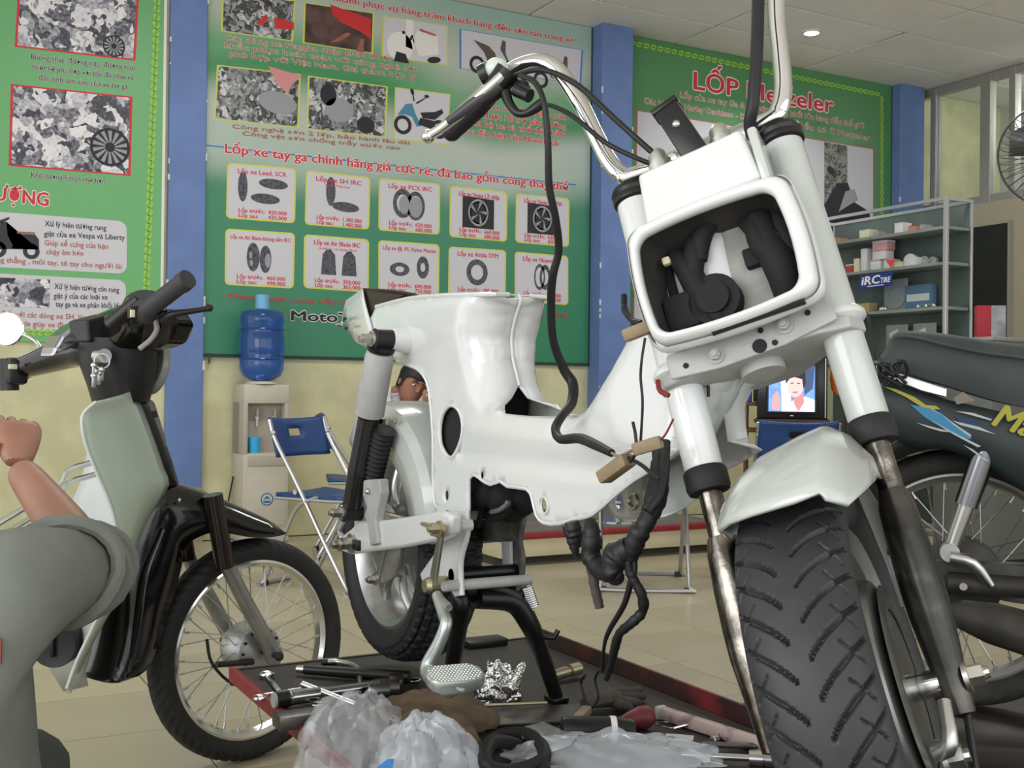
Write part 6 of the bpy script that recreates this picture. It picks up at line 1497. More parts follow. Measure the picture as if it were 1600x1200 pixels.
# nose: black strip and grey lamp housing ahead of the wing
ns = [(206, 606), (224, 640), (240, 680), (256, 725), (266, 760)]
rows = []
for x, y in ns: rows.append([LB.at(x-1, y, -.066), LB.at(x+8, y-1, -.05), LB.at(x+12, y-2, -.02), LB.at(x+12, y-2, 0.0)+LB.l*.03+LB.f*-.02])
b = MB(); b.grid(rows); nose = lp(b, 'nose_strip', m_blk2, solid=.006)
P = [LB.at(x, y, -.045) for x, y in ((222, 629), (236, 623), (243, 628), (262, 690), (259, 706), (252, 704))]
b = MB(); b.prism(P, LB.l*.09); lh = lp(b, 'lamp_housing', mat('lamp_housing_grey', rgb(116, 118, 112), .35), nose, smooth=False, bevel=.006)
P = [LB.at(x, y, -.0465) for x, y in ((230, 645), (244, 641), (247, 651), (234, 656))]
b = MB(); b.prism(P, LB.l*.02); lp(b, 'lamp_notch', m_black, lh, smooth=False)
# handlebar cover
bar = [(-.475, .30, .990, .030, .024), (-.45, .22, 1.01, .038, .030), (-.415, .12, 1.035, .050, .038), (-.385, .05, 1.050, .075, .058), (-.365, .0, 1.060, .085, .066), (-.365, -.06, 1.075, .080, .062), (-.385, -.13, 1.090, .062, .050), (-.42, -.20, 1.115, .048, .042), (-.43, -.235, 1.13, .034, .03)]
rows = []
for x, y, z, hx, hz in spline(bar, 4):
    rows.append([LB.p(x+hx*math.copysign(abs(math.cos(t))**.7, math.cos(t)), y, z+hz*math.copysign(abs(math.sin(t))**.7, math.sin(t))) for t in [2*math.pi*k/20 for k in range(20)]])
b = MB(); b.rings(rows); cov1 = lp(b, 'handlebar_cover', m_blk)
b = MB()
b.rings([[LB.p(-.385+hx*math.cos(t)+dx, hy*math.sin(t)-.02, z) for t in [2*math.pi*k/20 for k in range(20)]] for z, hx, hy, dx in ((1.06, .085, .10, .0), (1.0, .085, .095, .005), (.95, .07, .085, .01), (.915, .06, .075, .01))]); lp(b, 'cover_neck', m_blk2, cov1)
b = MB(); b.lathe([(.0, .0), (.062, .0), (.066, .02), (.0, .03)], LB.p(-.30, -.01, 1.0), LB.f*.95-V(0, 0, .2), 28); b.lathe([(.066, .0), (.07, .012), (.062, .02)], LB.p(-.30, -.01, 1.0), LB.f*.95-V(0, 0, .2), 28, False); lp(b, 'headlamp', mat('lamp_glass_grey', rgb(150, 152, 150), .15), cov1)
# instrument hood with its chrome-looking glass
P0 = [(84, 552), (95, 520), (133, 499), (137, 518)]
P = [LB.at(x, y, .02) for x, y in ((82, 557), (86, 543), (97, 524), (115, 509), (134, 499), (136, 531), (110, 545))]
b = MB(); b.prism(P, LB.l*.07); lp(b, 'instrument_glass', mat('instrument_glass', (.46, .45, .50), .16, .9), cov1, smooth=False, bevel=.007)
P = [LB.at(x, y, .018) for x, y in ((86, 553), (110, 541), (134, 527), (134, 519), (108, 530), (90, 543))]
b = MB(); b.prism(P, LB.l*.004); lp(b, 'dial_face', m_chrome, cov1, smooth=False)
P = [LB.at(x, y, -.06) for x, y in ((135, 500), (180, 488), (186, 492), (184, 530), (138, 535))]
b = MB(); b.prism(P, LB.l*.09); lp(b, 'instrument_hood', m_blk2, cov1, smooth=False, bevel=.008)
b = MB(); b.tube([LB.at(*q) for q in ((172, 508, -.18), (195, 488, -.21), (217, 468, -.235))], [.018, .017, .015], 12); lp(b, 'bar_end_cover', m_blk2, cov1)
b = MB(); b.box(LB.at(208, 488, -.262), (.02, .016, .028), (LB.f, LB.l, V(0, 0, 1)), .003); sw1 = lp(b, 'switch_block', m_blk2, cov1)
b = MB(); b.box(LB.at(207, 490, -.272), (.010, .004, .016), (LB.f, LB.l, V(0, 0, 1)), .001); lp(b, 'switch_button', m_by, sw1)
g0, g1 = LB.at(226, 487, -.26), LB.at(276, 449, -.36)
b = MB(); b.lathe([(0, -.01), (.026, -.01), (.028, .0), (.020, .012), (.0195, .12), (.0215, .132), (.0205, .15), (0, .152)], g0, g1-g0, 22); lp(b, 'right_grip', m_grip)
b = MB(); b.tube([LB.at(*q) for q in ((255, 500, -.28), (270, 491, -.31), (300, 486, -.33), (326, 482, -.35))], [.011, .009, .0065, .006], 10, smooth=3); b.ball(LB.at(327, 481, -.35), .009); lp(b, 'brake_lever', m_blk2)
P = [LB.at(*q) for q in ((258, 480, -.27), (275, 505, -.27), (262, 535, -.24), (240, 545, -.2), (215, 540, -.18), (220, 500, -.22))]
b = MB(); b.prism(P, LB.f*.05+V(0, 0, .0)); lp(b, 'lever_cowl', m_blk, smooth=False, bevel=.008)
b = MB(); b.tube([LB.at(*q) for q in ((243, 500, -.24), (245, 515, -.24), (236, 530, -.22), (218, 545, -.2))], .006, 8, smooth=4); lp(b, 'cable_tube', mat('tube_grey', rgb(150, 146, 146), .35))
g0, g1 = LB.at(38, 580, .3), LB.at(-30, 590, .42)
b = MB(); b.lathe([(0, -.01), (.019, -.01), (.019, .13), (0, .135)], g0, g1-g0, 18); lp(b, 'left_grip', m_rubber)
b = MB(); b.tube([LB.at(14, 560, .3), LB.at(15, 610, .3)], [.022, .022], 12); b.box(LB.at(24, 580, .285), (.05, .05, .066), (LB.f, LB.l, V(0, 0, 1)), .012); ls1 = lp(b, 'left_switch', m_blk2)
b = MB(); b.box(LB.at(20, 573, .24), (.02, .008, .012), (LB.f, LB.l, V(0, 0, 1)), .002); lp(b, 'switch_button', m_by, ls1)
# mirror
mc = LB.at(11, 514, .36); md = ((Vector(EYE)-mc).normalized()+(V(-3.3, .6, 1.9)-mc).normalized()).normalized()
b = MB(); b.lathe([(0, -.014), (.03, -.012), (.043, -.004), (.044, .002), (.040, .004)], mc, md, 28, False); mir = lp(b, 'mirror_shell', m_chrome)
b = MB(); b.lathe([(0, .003), (.041, .003), (.0, .0045)], mc, md, 28); lp(b, 'mirror_glass', mat('mirror_glass', (.9, .9, .9), .03, 1.0), mir)
b = MB(); b.tube([mc-md*.01, LB.at(30, 520, .34), LB.at(50, 529, .30), LB.at(61, 540, .27), LB.at(63, 556, .25)], [.005, .0045, .0045, .005, .009], 10, smooth=4); lp(b, 'mirror_stem', m_chrome, mir)
# keys hanging from the ignition
kp = LB.at(160, 556, -.105)
b = MB(); b.cyl(kp+LB.l*.02, kp-LB.l*.012, .016, n=18); ign = lp(b, 'ignition_lock', m_steel)
b = MB(); b.torus(kp+V(0, 0, -.012)-LB.l*.018-LB.f*.01, LB.f*.4+LB.l, .016, .0016, 24, 6)
for k, (dx, dz) in enumerate(((-.03, -.035), (-.026, -.048), (-.03, -.058), (-.018, -.052), (-.012, -.044))):
    q = kp+V(0, 0, dz)+LB.f*dx-LB.l*.022; b.box(q, (.009, .003, .024), ((LB.f+V(0, 0, .4*(k-2)*.3)).normalized(), LB.l, V(0, 0, 1)), .001); b.ball(q+V(0, 0, .013), (.007, .003, .007), 8, 6)
tag(lp(b, 'key_bunch', m_steel, ign), kind='stuff')
# chrome crash rails, seat, engine, body and rear wheel (mostly off the picture)
for dy, dz in ((0, 0), (.012, -.028)):
    b = MB(); b.tube([LB.at(155, 720, -.12+dy)+V(0, 0, dz), LB.at(107, 735, -.13+dy)+V(0, 0, dz), LB.at(86, 765, -.14+dy)+V(0, 0, dz), LB.at(2, 816, -.16+dy)+V(0, 0, dz), LB.p(-1.0, -.17+dy, .52+dz)], .0065, 10, smooth=3); lp(b, 'chrome_rail', m_chrome)
seat_s = [(-.70, .70, .075, .04), (-.80, .74, .11, .05), (-1.0, .755, .125, .055), (-1.25, .79, .115, .05), (-1.38, .80, .08, .035)]
b = MB(); b.rings([[LB.p(x, hy*math.cos(t), z+hz*math.sin(t)) for t in [2*math.pi*k/18 for k in range(18)]] for x, z, hy, hz in seat_s]); lp(b, 'seat', m_blk2)
b = MB(); b.rings([[LB.p(x, hy*math.cos(t), z+hz*math.sin(t)) for t in [2*math.pi*k/18 for k in range(18)]] for x, z, hy, hz in ((-.72, .47, .06, .08), (-.82, .52, .10, .12), (-1.0, .60, .12, .12), (-1.3, .69, .10, .09), (-1.5, .76, .05, .04))]); lp(b, 'side_body', m_pale)
b = MB(); b.rings([[LB.p(x, hy*math.cos(t), z+hz*math.sin(t)) for t in [2*math.pi*k/16 for k in range(16)]] for x, z, hy, hz in ((-.70, .33, .05, .05), (-.74, .33, .09, .09), (-.85, .34, .11, .11), (-.95, .34, .06, .06))]); lp(b, 'engine', m_alloy)
b = MB(); b.tube([LB.p(-.36, .05, .95), LB.p(-.36, .08, .70), LB.p(-.52, .12, .45), LB.p(-.9, .05, .50), LB.p(-1.3, 0, .68)], [.03, .03, .04, .05, .04], 14, smooth=4); lp(b, 'frame_spine', m_blk2)
spoked_wheel(lbk, LB.p(-1.22, 0, R1), LB.l, R1, .042, .222, 36, m_tyre, m_chrome, rough=120)
b = MB(); b.lathe([(0, -.06), (.06, -.055), (.07, .03), (0, .06)], LB.p(-1.22, 0, R1), LB.l, 28); lp(b, 'rear_hub', m_alloy)
for s in (-1, 1):
    b = MB(); b.tube([LB.p(-.75, s*.09, .34), LB.p(-1.22, s*.09, R1)], .018, 10); b.cyl(LB.p(-1.2, s*.11, R1+.03), LB.p(-1.1, s*.11, .66), .024, n=14); lp(b, 'swing_arm', m_blk2)
b = MB(); b.tube([LB.p(-.62, .1, .28), LB.p(-.66, .30, .012)], [.011, .010], 10); b.box(LB.p(-.66, .30, .006), (.05, .04, .011), bev=.003); lp(b, 'side_stand', m_blk2)
# ================================================================== DARK UNDERBONE BIKE ON THE RIGHT
a20 = math.radians(20)
fR = Vector(RI)*math.cos(a20)-Vector(FW)*math.sin(a20); fR.z = 0
Wc = Vector(atD(1502, 900, 2.5))
RB = Loc((Wc.x, Wc.y, 0), fR)
RZ = Wc.z-.283
rbk = thing('dark_motorcycle', 'dark green motorcycle with yellow lettering and dusty seat behind the white bike', 'motorcycle', (Wc.x, Wc.y, RZ))
m_dseat = mat('dusty_seat_vinyl', rgb(62, 68, 68), .6, var=.25, vscale=7, bump=.05, bscale=60)
m_dgrn = mat('dark_green_paint', rgb(44, 54, 54), .42, var=.2, vscale=6)
m_dgry = mat('dusty_dark_metal', rgb(72, 70, 66), .55, .4, var=.35, vscale=16)
m_dustt = mat('dusty_tyre', rgb(62, 60, 56), .85, var=.3, vscale=20)
def rp_(b, name, m, par=None, **k): return b.obj(name, m, par or rbk, **k)
ZW = Wc.z-0.0
def rloc(x, y, z): return RB.p(x, y, z)
wr2 = spoked_wheel(rbk, Wc, RB.l, .282, .042, .226, 36, m_dustt, mat('dusty_rim', (.42, .42, .40), .45, .8), hub_r=.06, tread=fine, rough=200)
b = MB(); b.lathe([(0, -.07), (.05, -.07), (.085, -.055), (.088, -.02), (.085, .05), (.05, .06), (0, .06)], Wc, RB.l, 36); rp_(b, 'rear_hub', m_dgry, angle=30)
b = MB(); b.cyl(Wc-RB.l*.15, Wc+RB.l*.15, .008, n=12); rp_(b, 'rear_axle', m_zinc)
for s in (-1, 1):
    b = MB(); b.tube([Wc+RB.l*(s*.11)-RB.f*.03, Wc+RB.l*(s*.11)+RB.f*.2, Wc+RB.l*(s*.10)+RB.f*.5+V(0, 0, .03)], [.024, .022, .026], 12); rp_(b, 'swing_arm', m_dgry)
    t0, t1 = RB.at(1541, 700, s*.118), RB.at(1484, 862, s*.118)
    dd = t1-t0
    b = MB(); b.cyl(t0-dd*.05, t0+dd*.55, .025, n=22); rp_(b, 'shock_cover', mat('shock_chrome', (.26, .26, .28), .25, 1.0))
    b = MB(); b.cyl(t0+dd*.55, t0+dd*.92, .019, .016, n=18); b.cyl(t1-RB.l*.02, t1+RB.l*.02, .02, n=18); rp_(b, 'shock_leg', m_steel)
b = MB(); e = RB.at(1418, 700, -.05)
rows = []
for i in range(22):
    ph = math.radians(30+130*i/21)
    rows.append([Wc+RB.f*(math.cos(ph)*-1*r_)+V(0, 0, math.sin(ph)*r_)+RB.l*y for y, r_ in ((-.085, .29), (-.08, .325), (-.05, .345), (0, .35), (.05, .345), (.08, .325), (.085, .29))])
b.grid(rows); rp_(b, 'rear_mudguard', m_black, solid=.003)
# body panel with its prints
ptop = [(1376, 598), (1400, 598), (1440, 610), (1480, 625), (1530, 636), (1600, 652), (1680, 672), (1760, 720)]
pbot = [(1384, 650), (1402, 688), (1440, 700), (1484, 704), (1540, 726), (1600, 768), (1680, 800), (1760, 790)]
def panel(s):
    rows = []
    for (x0, y0), (x1, y1) in zip(spline(ptop, 4), spline(pbot, 4)):
        row = []
        for k in range(7):
            t = k/6; p = RB.at(x0+(x1-x0)*t, y0+(y1-y0)*t, -.13)
            p = p-RB.l*(.016*math.sin(t*math.pi))
            if s > 0: p = p-RB.l*(2*(p-RB.G).dot(RB.l))
            row.append(p)
        rows.append(row)
    b = MB(); b.grid(rows); return rp_(b, 'side_panel', m_dgrn, solid=.004)
pn = panel(-1); panel(1)
def decal(pts, m, name, k=0):
    b = MB(); c = [RB.at(x, y, -.1495-.0006*k) for x, y in pts]; b.poly(c); return rp_(b, name, m, pn, smooth=False)
m_dby = mat('decal_yellow', rgb(168, 164, 60), .5); m_dbb = mat('decal_blue', rgb(58, 134, 176), .5); m_dbw = mat('decal_white', rgb(176, 184, 184), .5); m_dbn = mat('decal_navy', rgb(34, 62, 90), .5)
decal([(1381, 604), (1400, 608), (1430, 621), (1447, 633), (1462, 634), (1470, 640), (1450, 638), (1440, 636), (1415, 620)], m_dby, 'yellow_flash', 1)
decal([(1422, 632), (1448, 637), (1470, 645), (1490, 661), (1516, 678), (1518, 686), (1506, 686), (1480, 672), (1458, 660), (1445, 652)], m_dbb, 'blue_flash', 0)
decal([(1448, 636), (1458, 639), (1500, 668), (1518, 680), (1516, 683), (1490, 664), (1470, 647)], m_dbw, 'white_edge', 1)
decal([(1452, 655), (1456, 657), (1500, 681), (1533, 697), (1528, 699), (1490, 679)], m_dbw, 'white_edge', 1)
decal([(1431, 660), (1465, 669), (1492, 676), (1470, 674), (1450, 668)], m_dbw, 'white_edge', 1)
decal([(1488, 657), (1500, 660), (1530, 667), (1556, 679), (1530, 672), (1500, 664)], m_dbw, 'white_edge', 2)
decal([(1492, 650), (1520, 655), (1550, 676), (1525, 668), (1500, 660)], m_dbn, 'navy_flash', 1)
decal([(1492, 642), (1520, 645), (1550, 655), (1548, 657), (1515, 648)], m_dbw, 'white_edge', 1)
decal([(1505, 695), (1520, 702), (1545, 721), (1540, 720)], m_dbw, 'white_edge', 1)
o_, e_ = RB.at(1546, 662, -.152), RB.at(1600, 681, -.152); xd = (e_-o_).normalized()
yd = xd.cross(RB.l).normalized(); yd = -yd if yd.z < 0 else yd
lettering('Max', (e_-o_).length*.98, o_, xd, yd, m_dby, pn, .03, name='side_lettering', shear=.25)
# seat
st_ = [(1371, 561), (1380, 548), (1396, 520), (1425, 515), (1480, 520), (1540, 530), (1600, 538), (1700, 556), (1780, 590)]
sb2 = [(1374, 566), (1392, 574), (1420, 584), (1450, 594), (1490, 606), (1540, 622), (1600, 636), (1700, 650), (1780, 640)]
rows = []
for (x0, y0), (x1, y1) in zip(spline(st_, 3), spline(sb2, 3)):
    T0, B0 = RB.at(x0, y0, -.09), RB.at(x1, y1, -.12); c = []
    for y, k in ((-.125, 0), (-.132, .25), (-.128, .55), (-.112, .85), (-.085, .97), (-.04, 1), (.04, 1), (.085, .97), (.112, .85), (.128, .55), (.132, .25), (.125, 0)):
        p = B0+(T0-B0)*k; p = p-RB.l*((p-RB.G).dot(RB.l))+RB.l*y; c.append(p)
    rows.append(c)
b = MB(); b.rings(rows); seat2 = rp_(b, 'seat', m_dseat)
b = MB(); b.tube([RB.at(x, y, -.128) for x, y in ((1392, 536), (1400, 527), (1430, 528), (1480, 540), (1540, 552), (1600, 560), (1700, 580))], .0035, 8, smooth=4); rp_(b, 'seat_piping', m_dseat, seat2)
b = MB(); P = [RB.at(x, y, -.15) for x, y in ((1368, 570), (1395, 580), (1480, 607), (1479, 622), (1440, 612), (1395, 594), (1372, 590))]; b.prism(P, RB.l*.012); rp_(b, 'chrome_grab_rail', m_chrome, smooth=False, bevel=.003)
P = [RB.at(x, y, -.149) for x, y in ((1490, 622), (1505, 612), (1524, 626), (1495, 632))]; b = MB(); b.prism(P, RB.l*.006); rp_(b, 'rail_cap', mat('cap_dusty', rgb(130, 118, 106), .6), smooth=False)
b = MB(); r3 = random.Random(5)
pts = [(1372+r3.uniform(0, 45), 560+r3.uniform(0, 45)) for _ in range(16)]
b.tube([RB.at(x, y, -.17-r3.uniform(0, .02)) for x, y in pts], .0035, 6, smooth=5); tag(rp_(b, 'tangled_cord', m_wire_b), kind='stuff')
b = MB(); b.tube([RB.at(1345, 480, -.1), RB.at(1358, 500, -.1), RB.at(1362, 530, -.12), RB.at(1372, 560, -.12)], .004, 8, smooth=4); rp_(b, 'tail_wire', m_wire_b)
# exhaust, chain case, footrest hanger
m0, m1 = RB.at(1486, 955, -.19), RB.at(1640, 1000, -.23)
b = MB(); b.lathe([(0, 0), (.02, 0), (.03, .02), (.042, .08), (.047, .25), (.045, .45), (.02, .50), (0, .5)], m0, m1-m0, 26); rp_(b, 'muffler', m_dgry)
b = MB(); b.box(RB.at(1560, 905, -.09), (.34, .03, .07), (RB.f, RB.l, V(0, 0, 1)), .012); rp_(b, 'chain_case', m_dgry)
b = MB(); b.tube([RB.at(1485, 870, -.15), RB.at(1520, 880, -.15), RB.at(1548, 915, -.14)], [.012, .014, .010], 10, smooth=3); rp_(b, 'footrest_hanger', m_steel)
b = MB(); b.rings([[RB.p(x, hy*math.cos(t), z+hz*math.sin(t)) for t in [2*math.pi*k/16 for k in range(16)]] for x, z, hy, hz in ((.42, Wc.z+.02, .07, .06), (.5, Wc.z+.03, .12, .10), (.72, Wc.z+.04, .12, .12), (.86, Wc.z+.05, .06, .07))]); rp_(b, 'engine', m_dgry)
b = MB(); b.tube([RB.p(.2, 0, Wc.z+.30), RB.p(.55, 0, Wc.z+.24), RB.p(.9, 0, Wc.z+.42), RB.p(1.0, 0, Wc.z+.68)], [.05, .055, .045, .03], 14, smooth=4); rp_(b, 'frame_spine', m_dgrn)
fw2 = RB.p(1.22, 0, Wc.z)
spoked_wheel(rbk, fw2, RB.l, .282, .036, .226, 36, m_dustt, _M['dusty_rim'], rough=120)
b = MB(); b.lathe([(0, -.06), (.06, -.05), (.06, .05), (0, .06)], fw2, RB.l, 28); rp_(b, 'front_hub', m_dgry)
for s in (-1, 1): b = MB(); b.tube([fw2+RB.l*(s*.09), RB.p(1.02, s*.085, Wc.z+.45), RB.p(.97, s*.05, Wc.z+.70)], [.02, .022, .024], 12); rp_(b, 'fork_leg', m_dgry)
b = MB(); b.tube([RB.p(.86, -.34, Wc.z+.72), RB.p(.93, -.18, Wc.z+.74), RB.p(.98, 0, Wc.z+.72), RB.p(.93, .18, Wc.z+.74), RB.p(.86, .34, Wc.z+.72)], .013, 12, smooth=5); rp_(b, 'handlebar', m_chrome)
b = MB(); b.rings([[RB.p(x+.0, hy*math.cos(t), z+hz*math.sin(t)) for t in [2*math.pi*k/16 for k in range(16)]] for x, z, hy, hz in ((.92, Wc.z+.72, .10, .07), (1.0, Wc.z+.70, .11, .08), (1.08, Wc.z+.67, .08, .07))]); rp_(b, 'headlamp_cowl', m_dgrn)
# the low dark lift it stands on
pl2 = thing('low_lift', 'low dark lift table under the dark motorcycle', 'lift table', (Wc.x+.4, Wc.y, 0))
axR = (RB.f, RB.l, V(0, 0, 1)); cR = RB.p(.60, 0, 0)
b = MB(); b.box(cR+V(0, 0, RZ-.012), (2.1, .66, .022), axR, .004); b.obj('plate', m_lift, pl2)
b = MB(); b.box(cR+V(0, 0, RZ/2-.02), (1.9, .54, RZ-.045), axR, .01); b.obj('base', m_black, pl2)
for s in (-1, 1): b = MB(); b.box(cR+RB.l*(s*.335)+V(0, 0, RZ-.014), (2.1, .012, .05), axR, .002); b.obj('rim', m_lift, pl2)
# ================================================================== THINGS LYING ON THE LIFT
def lz(x, y, h=0.0): return atZ(x, y, LZ+h)
def tool(name, label, cat, px, py): q = lz(px, py, .0); return thing(name, label, cat, (q.x, q.y, LZ+.0005))
def gp(b, name, m, par, **k): return b.obj(name, m, par, **k)
m_ctool = mat('chrome_tool', (.66, .66, .66), .2, 1.0)
m_dtool = mat('dark_tool_steel', (.16, .15, .14), .38, .9, var=.3, vscale=40)
# ring spanner
t = tool('ring_spanner', 'short steel ring spanner near the far left corner of the lift', 'spanner', 424, 1066)
p0, p1 = lz(417, 1056, .004), lz(436, 1080, .004)
b = MB(); b.torus(p0+V(0, 0, .0035), (0, 0, 1), .012, .004, 24, 8); gp(b, 'ring', m_ctool, t)
b = MB(); d = (p1-p0).normalized(); b.box((p0+d*.012+p1)/2, ((p1-p0).length-.012, .011, .005), (d, V(0, 0, 1).cross(d), V(0, 0, 1)), .002); gp(b, 'shaft', m_ctool, t)
# black pipe with silver tip
t = tool('black_pipe_handle', 'long black pipe with a silver left tip lying across the lift', 'tool', 555, 1050)
p0, p1 = lz(476, 1046, .013), lz(640, 1058, .013); d = (p1-p0).normalized()
b = MB(); b.tube([p0, p0+(p1-p0)*.4, p1], [.0095, .011, .012], 14); gp(b, 'pipe', m_black, t)
b = MB(); b.cyl(p0-d*.016, p0, .007, .008, n=14); gp(b, 'tip', m_ctool, t)
# bent T wrench
t = tool('bent_wrench', 'grey bent bar wrench lying behind the black pipe', 'wrench', 535, 1036)
b = MB(); b.tube([lz(512, 1034, .007), lz(530, 1034, .007), lz(556, 1042, .007), lz(562, 1060, .007), lz(565, 1088, .007)], .0055, 10, smooth=4); gp(b, 'bar', m_steel, t)
b = MB(); q = lz(514, 1033, .007); b.cyl(q-V(.016, 0, 0), q+V(.016, -.004, 0), .007, n=12); gp(b, 'socket_end', m_dtool, t)
# silver rod
t = tool('steel_rod', 'thin bright steel rod slanting into the clear plastic bag', 'rod', 510, 1083)
p0, p1 = lz(474, 1069, .030), lz(556, 1101, .012)
b = MB(); b.cyl(p0, p1, .0058, n=12); gp(b, 'rod', m_ctool, t); b = MB(); b.ball(p0, .0062); gp(b, 'rounded_end', m_ctool, t)
# torque wrench with pale round end
t = tool('torque_wrench', 'chrome torque wrench with black collar and pale round end cap', 'wrench', 500, 1082)
p0, p1 = lz(430, 1094, .018), lz(598, 1070, .018); d = (p1-p0).normalized(); x_, y_, _ = basis(d)
b = MB(); b.cyl(p0-d*.004, p0+d*.002, .0135, n=22); gp(b, 'end_cap', mat('pale_cap', rgb(160, 170, 172), .4), t)
b = MB(); b.lathe([(.010, .0), (.017, .001), (.017, .022), (.013, .026)], p0, d, 22); gp(b, 'collar', m_black, t)
b = MB(); b.lathe([(.0135, .026), (.015, .028), (.0135, .034), (.0125, .09), (.010, .10), (.010, .19), (.0, .19)], p0, d, 20); gp(b, 'handle_tube', m_ctool, t)
b = MB(); b.box(p0+d*.22, (.06, .03, .02), (d, x_, y_), .006); b.cyl(p0+d*.24, p0+d*.24+V(0, 0, .016), .014, n=16); gp(b, 'ratchet_head', m_dtool, t)
t = tool('open_ring', 'small chrome ring lying at the left red rim of the lift', 'ring', 406, 1088)
b = MB(); b.torus(lz(406, 1090, .004), (0, 0, 1), .011, .0035, 24, 8); gp(b, 'ring', m_ctool, t); b = MB(); b.tube([lz(412, 1086, .004), lz(440, 1081, .004), lz(470, 1076, .004)], .003, 8, smooth=2); gp(b, 'stem', m_ctool, t)
for k, (px, py, r, lab) in enumerate(((592, 1080, .014, 'dark socket left of two beside the brown rag'), (607, 1076, .015, 'dark socket right of two beside the brown rag'))):
    t = tool('wrench_socket', lab, 'socket', px, py); t['group'] = 'dark wrench sockets by the rag'
    q = lz(px, py, r); dq = V(.9, -.3, 0).normalized()
    b = MB(); b.lathe([(r*.6, 0), (r, 0), (r, .04), (r*.55, .04), (r*.55, .01)], q-dq*.02, dq, 20, False); gp(b, 'socket_body', m_dtool, t)
    b = MB(); b.torus(q-dq*.018, dq, r*.98, .0012, 24, 6); gp(b, 'socket_band', m_ctool, t)
t = tool('combination_spanner', 'polished combination spanner lying behind the brake pedal pad', 'spanner', 620, 1058)
p0, p1 = lz(592, 1055, .005), lz(642, 1062, .005); d = (p1-p0).normalized()
b = MB(); b.box((p0+p1)/2, ((p1-p0).length, .009, .005), (d, V(0, 0, 1).cross(d), V(0, 0, 1)), .002); gp(b, 'shaft', m_ctool, t)
b = MB(); b.torus(p0+V(0, 0, .0), (0, 0, 1), .011, .004, 20, 8); gp(b, 'ring', m_ctool, t); b = MB(); b.ball(p1+d*.008, (.015, .010, .0045), 14, 8); gp(b, 'jaw', m_ctool, t)
t = tool('steel_block', 'dark steel block standing under the torque wrench', 'block', 480, 1120)
q = lz(475, 1122, .013); b = MB(); b.box(q, (.10, .045, .024), None, .004); gp(b, 'block_body', m_dtool, t)
b = MB(); b.torus(lz(497, 1100, .005), (0, 0, 1), .012, .0025, 22, 6); gp(b, 'washer', m_steel, t)

# crumpled things
def crumple(name, label, cat, px, py, h, rx, ry, m, seed, amp, n=26, mm=14, freq=3.0, pts=None, solid=0.0, flatb=True, fold=None, ridge=0.0):
    q = lz(px, py, 0); r = random.Random(seed)
    W = [(Vector((r.uniform(-1, 1), r.uniform(-1, 1), r.uniform(-1, 1))).normalized()*freq*r.uniform(.6, 1.8), r.uniform(0, 6.3), r.uniform(.4, 1)) for _ in range(9)]
    def f(v):
        s = 0
        for w, ph, a in W: s += a*(abs(math.sin(w.dot(v)+ph))-.5)
        return s/4
    rows = []
    for i in range(mm+1):
        th = math.pi*.5*(1-i/mm)
        row = []
        for k in range(n):
            a = 2*math.pi*k/n; v = Vector((math.cos(a)*math.sin(th), math.sin(a)*math.sin(th), math.cos(th)))
            g = (1+amp*f(v*2.2))*(1+ridge*(abs(math.sin(3.5*a+2.2*math.sin(2.3*th+seed)))-.6)*math.sin(th)**.5)
            x, y, z = v.x*rx*g, v.y*ry*g, max(.0008, v.z*h*(1+amp*1.2*f(v*3+Vector((3, 1, 2)))))
            row.append(q+Vector(RI)*x+Vector((FW[0], FW[1], 0))*y+V(0, 0, z))
        rows.append(row[::1])
    t = thing(name, label, cat, (q.x, q.y, LZ+.0005))
    b = MB(); b.rings(rows[::-1][:], True, True)
    return t, b
m_bag = mat('clear_plastic_bag', rgb(226, 230, 236), .10, alpha=.24, coat=1.0, spec=1.0, bump=.12, bscale=18)
m_bag2 = mat('frosted_plastic_bag', rgb(226, 232, 238), .15, alpha=.34, coat=.9, spec=.9, bump=.12, bscale=14)
m_rag = mat('brown_rag', rgb(120, 102, 82), .95, var=.45, vscale=14, bump=.35, bscale=40)
t, b = crumple('brown_rag', 'crumpled brown rag lying between the pedal and the plastic bags', 'rag', 668, 1132, .046, .110, .080, m_rag, 3, .36, 40, 16, 2.2); gp(b, 'cloth', m_rag, t, angle=80)
b = MB(); b.tube([lz(600, 1160, .03), lz(640, 1125, .042), lz(690, 1112, .042), lz(722, 1130, .036), lz(745, 1165, .022)], [.010, .016, .017, .015, .010], 12, smooth=5, flat=.7); gp(b, 'fold', m_rag, t)
t, b = crumple('clear_plastic_bag', 'clear crinkled plastic bag leaning on the left red rim of the lift', 'plastic bag', 556, 1196, .100, .080, .06, m_bag, 8, .40, 64, 20, 2.2, ridge=.28); gp(b, 'film', m_bag, t, angle=32)
b = MB()
pk = [lz(540, 1150, .09), lz(552, 1085, .07), lz(570, 1120, .08), lz(600, 1150, .06)]
b.grid([[pk[0], pk[1], pk[2]], [pk[0]+V(.02, -.02, -.03), (pk[1]+pk[2])/2+V(0, -.01, -.03), pk[3]]]); gp(b, 'loose_corner', m_bag, t, angle=20)
t, b = crumple('frosted_plastic_bag', 'milky plastic bag with a blue edge beside the clear bag', 'plastic bag', 668, 1214, .082, .072, .05, m_bag2, 15, .40, 64, 20, 2.0, ridge=.28); gp(b, 'film', m_bag2, t, angle=32)
b = MB(); P = [lz(588, 1199, .07), lz(606, 1186, .072), lz(615, 1186, .072), lz(612, 1204, .07)]; b.prism(P, V(0, -.002, .001)); gp(b, 'blue_edge', mat('bag_blue', rgb(44, 140, 216), .4), t, smooth=False)
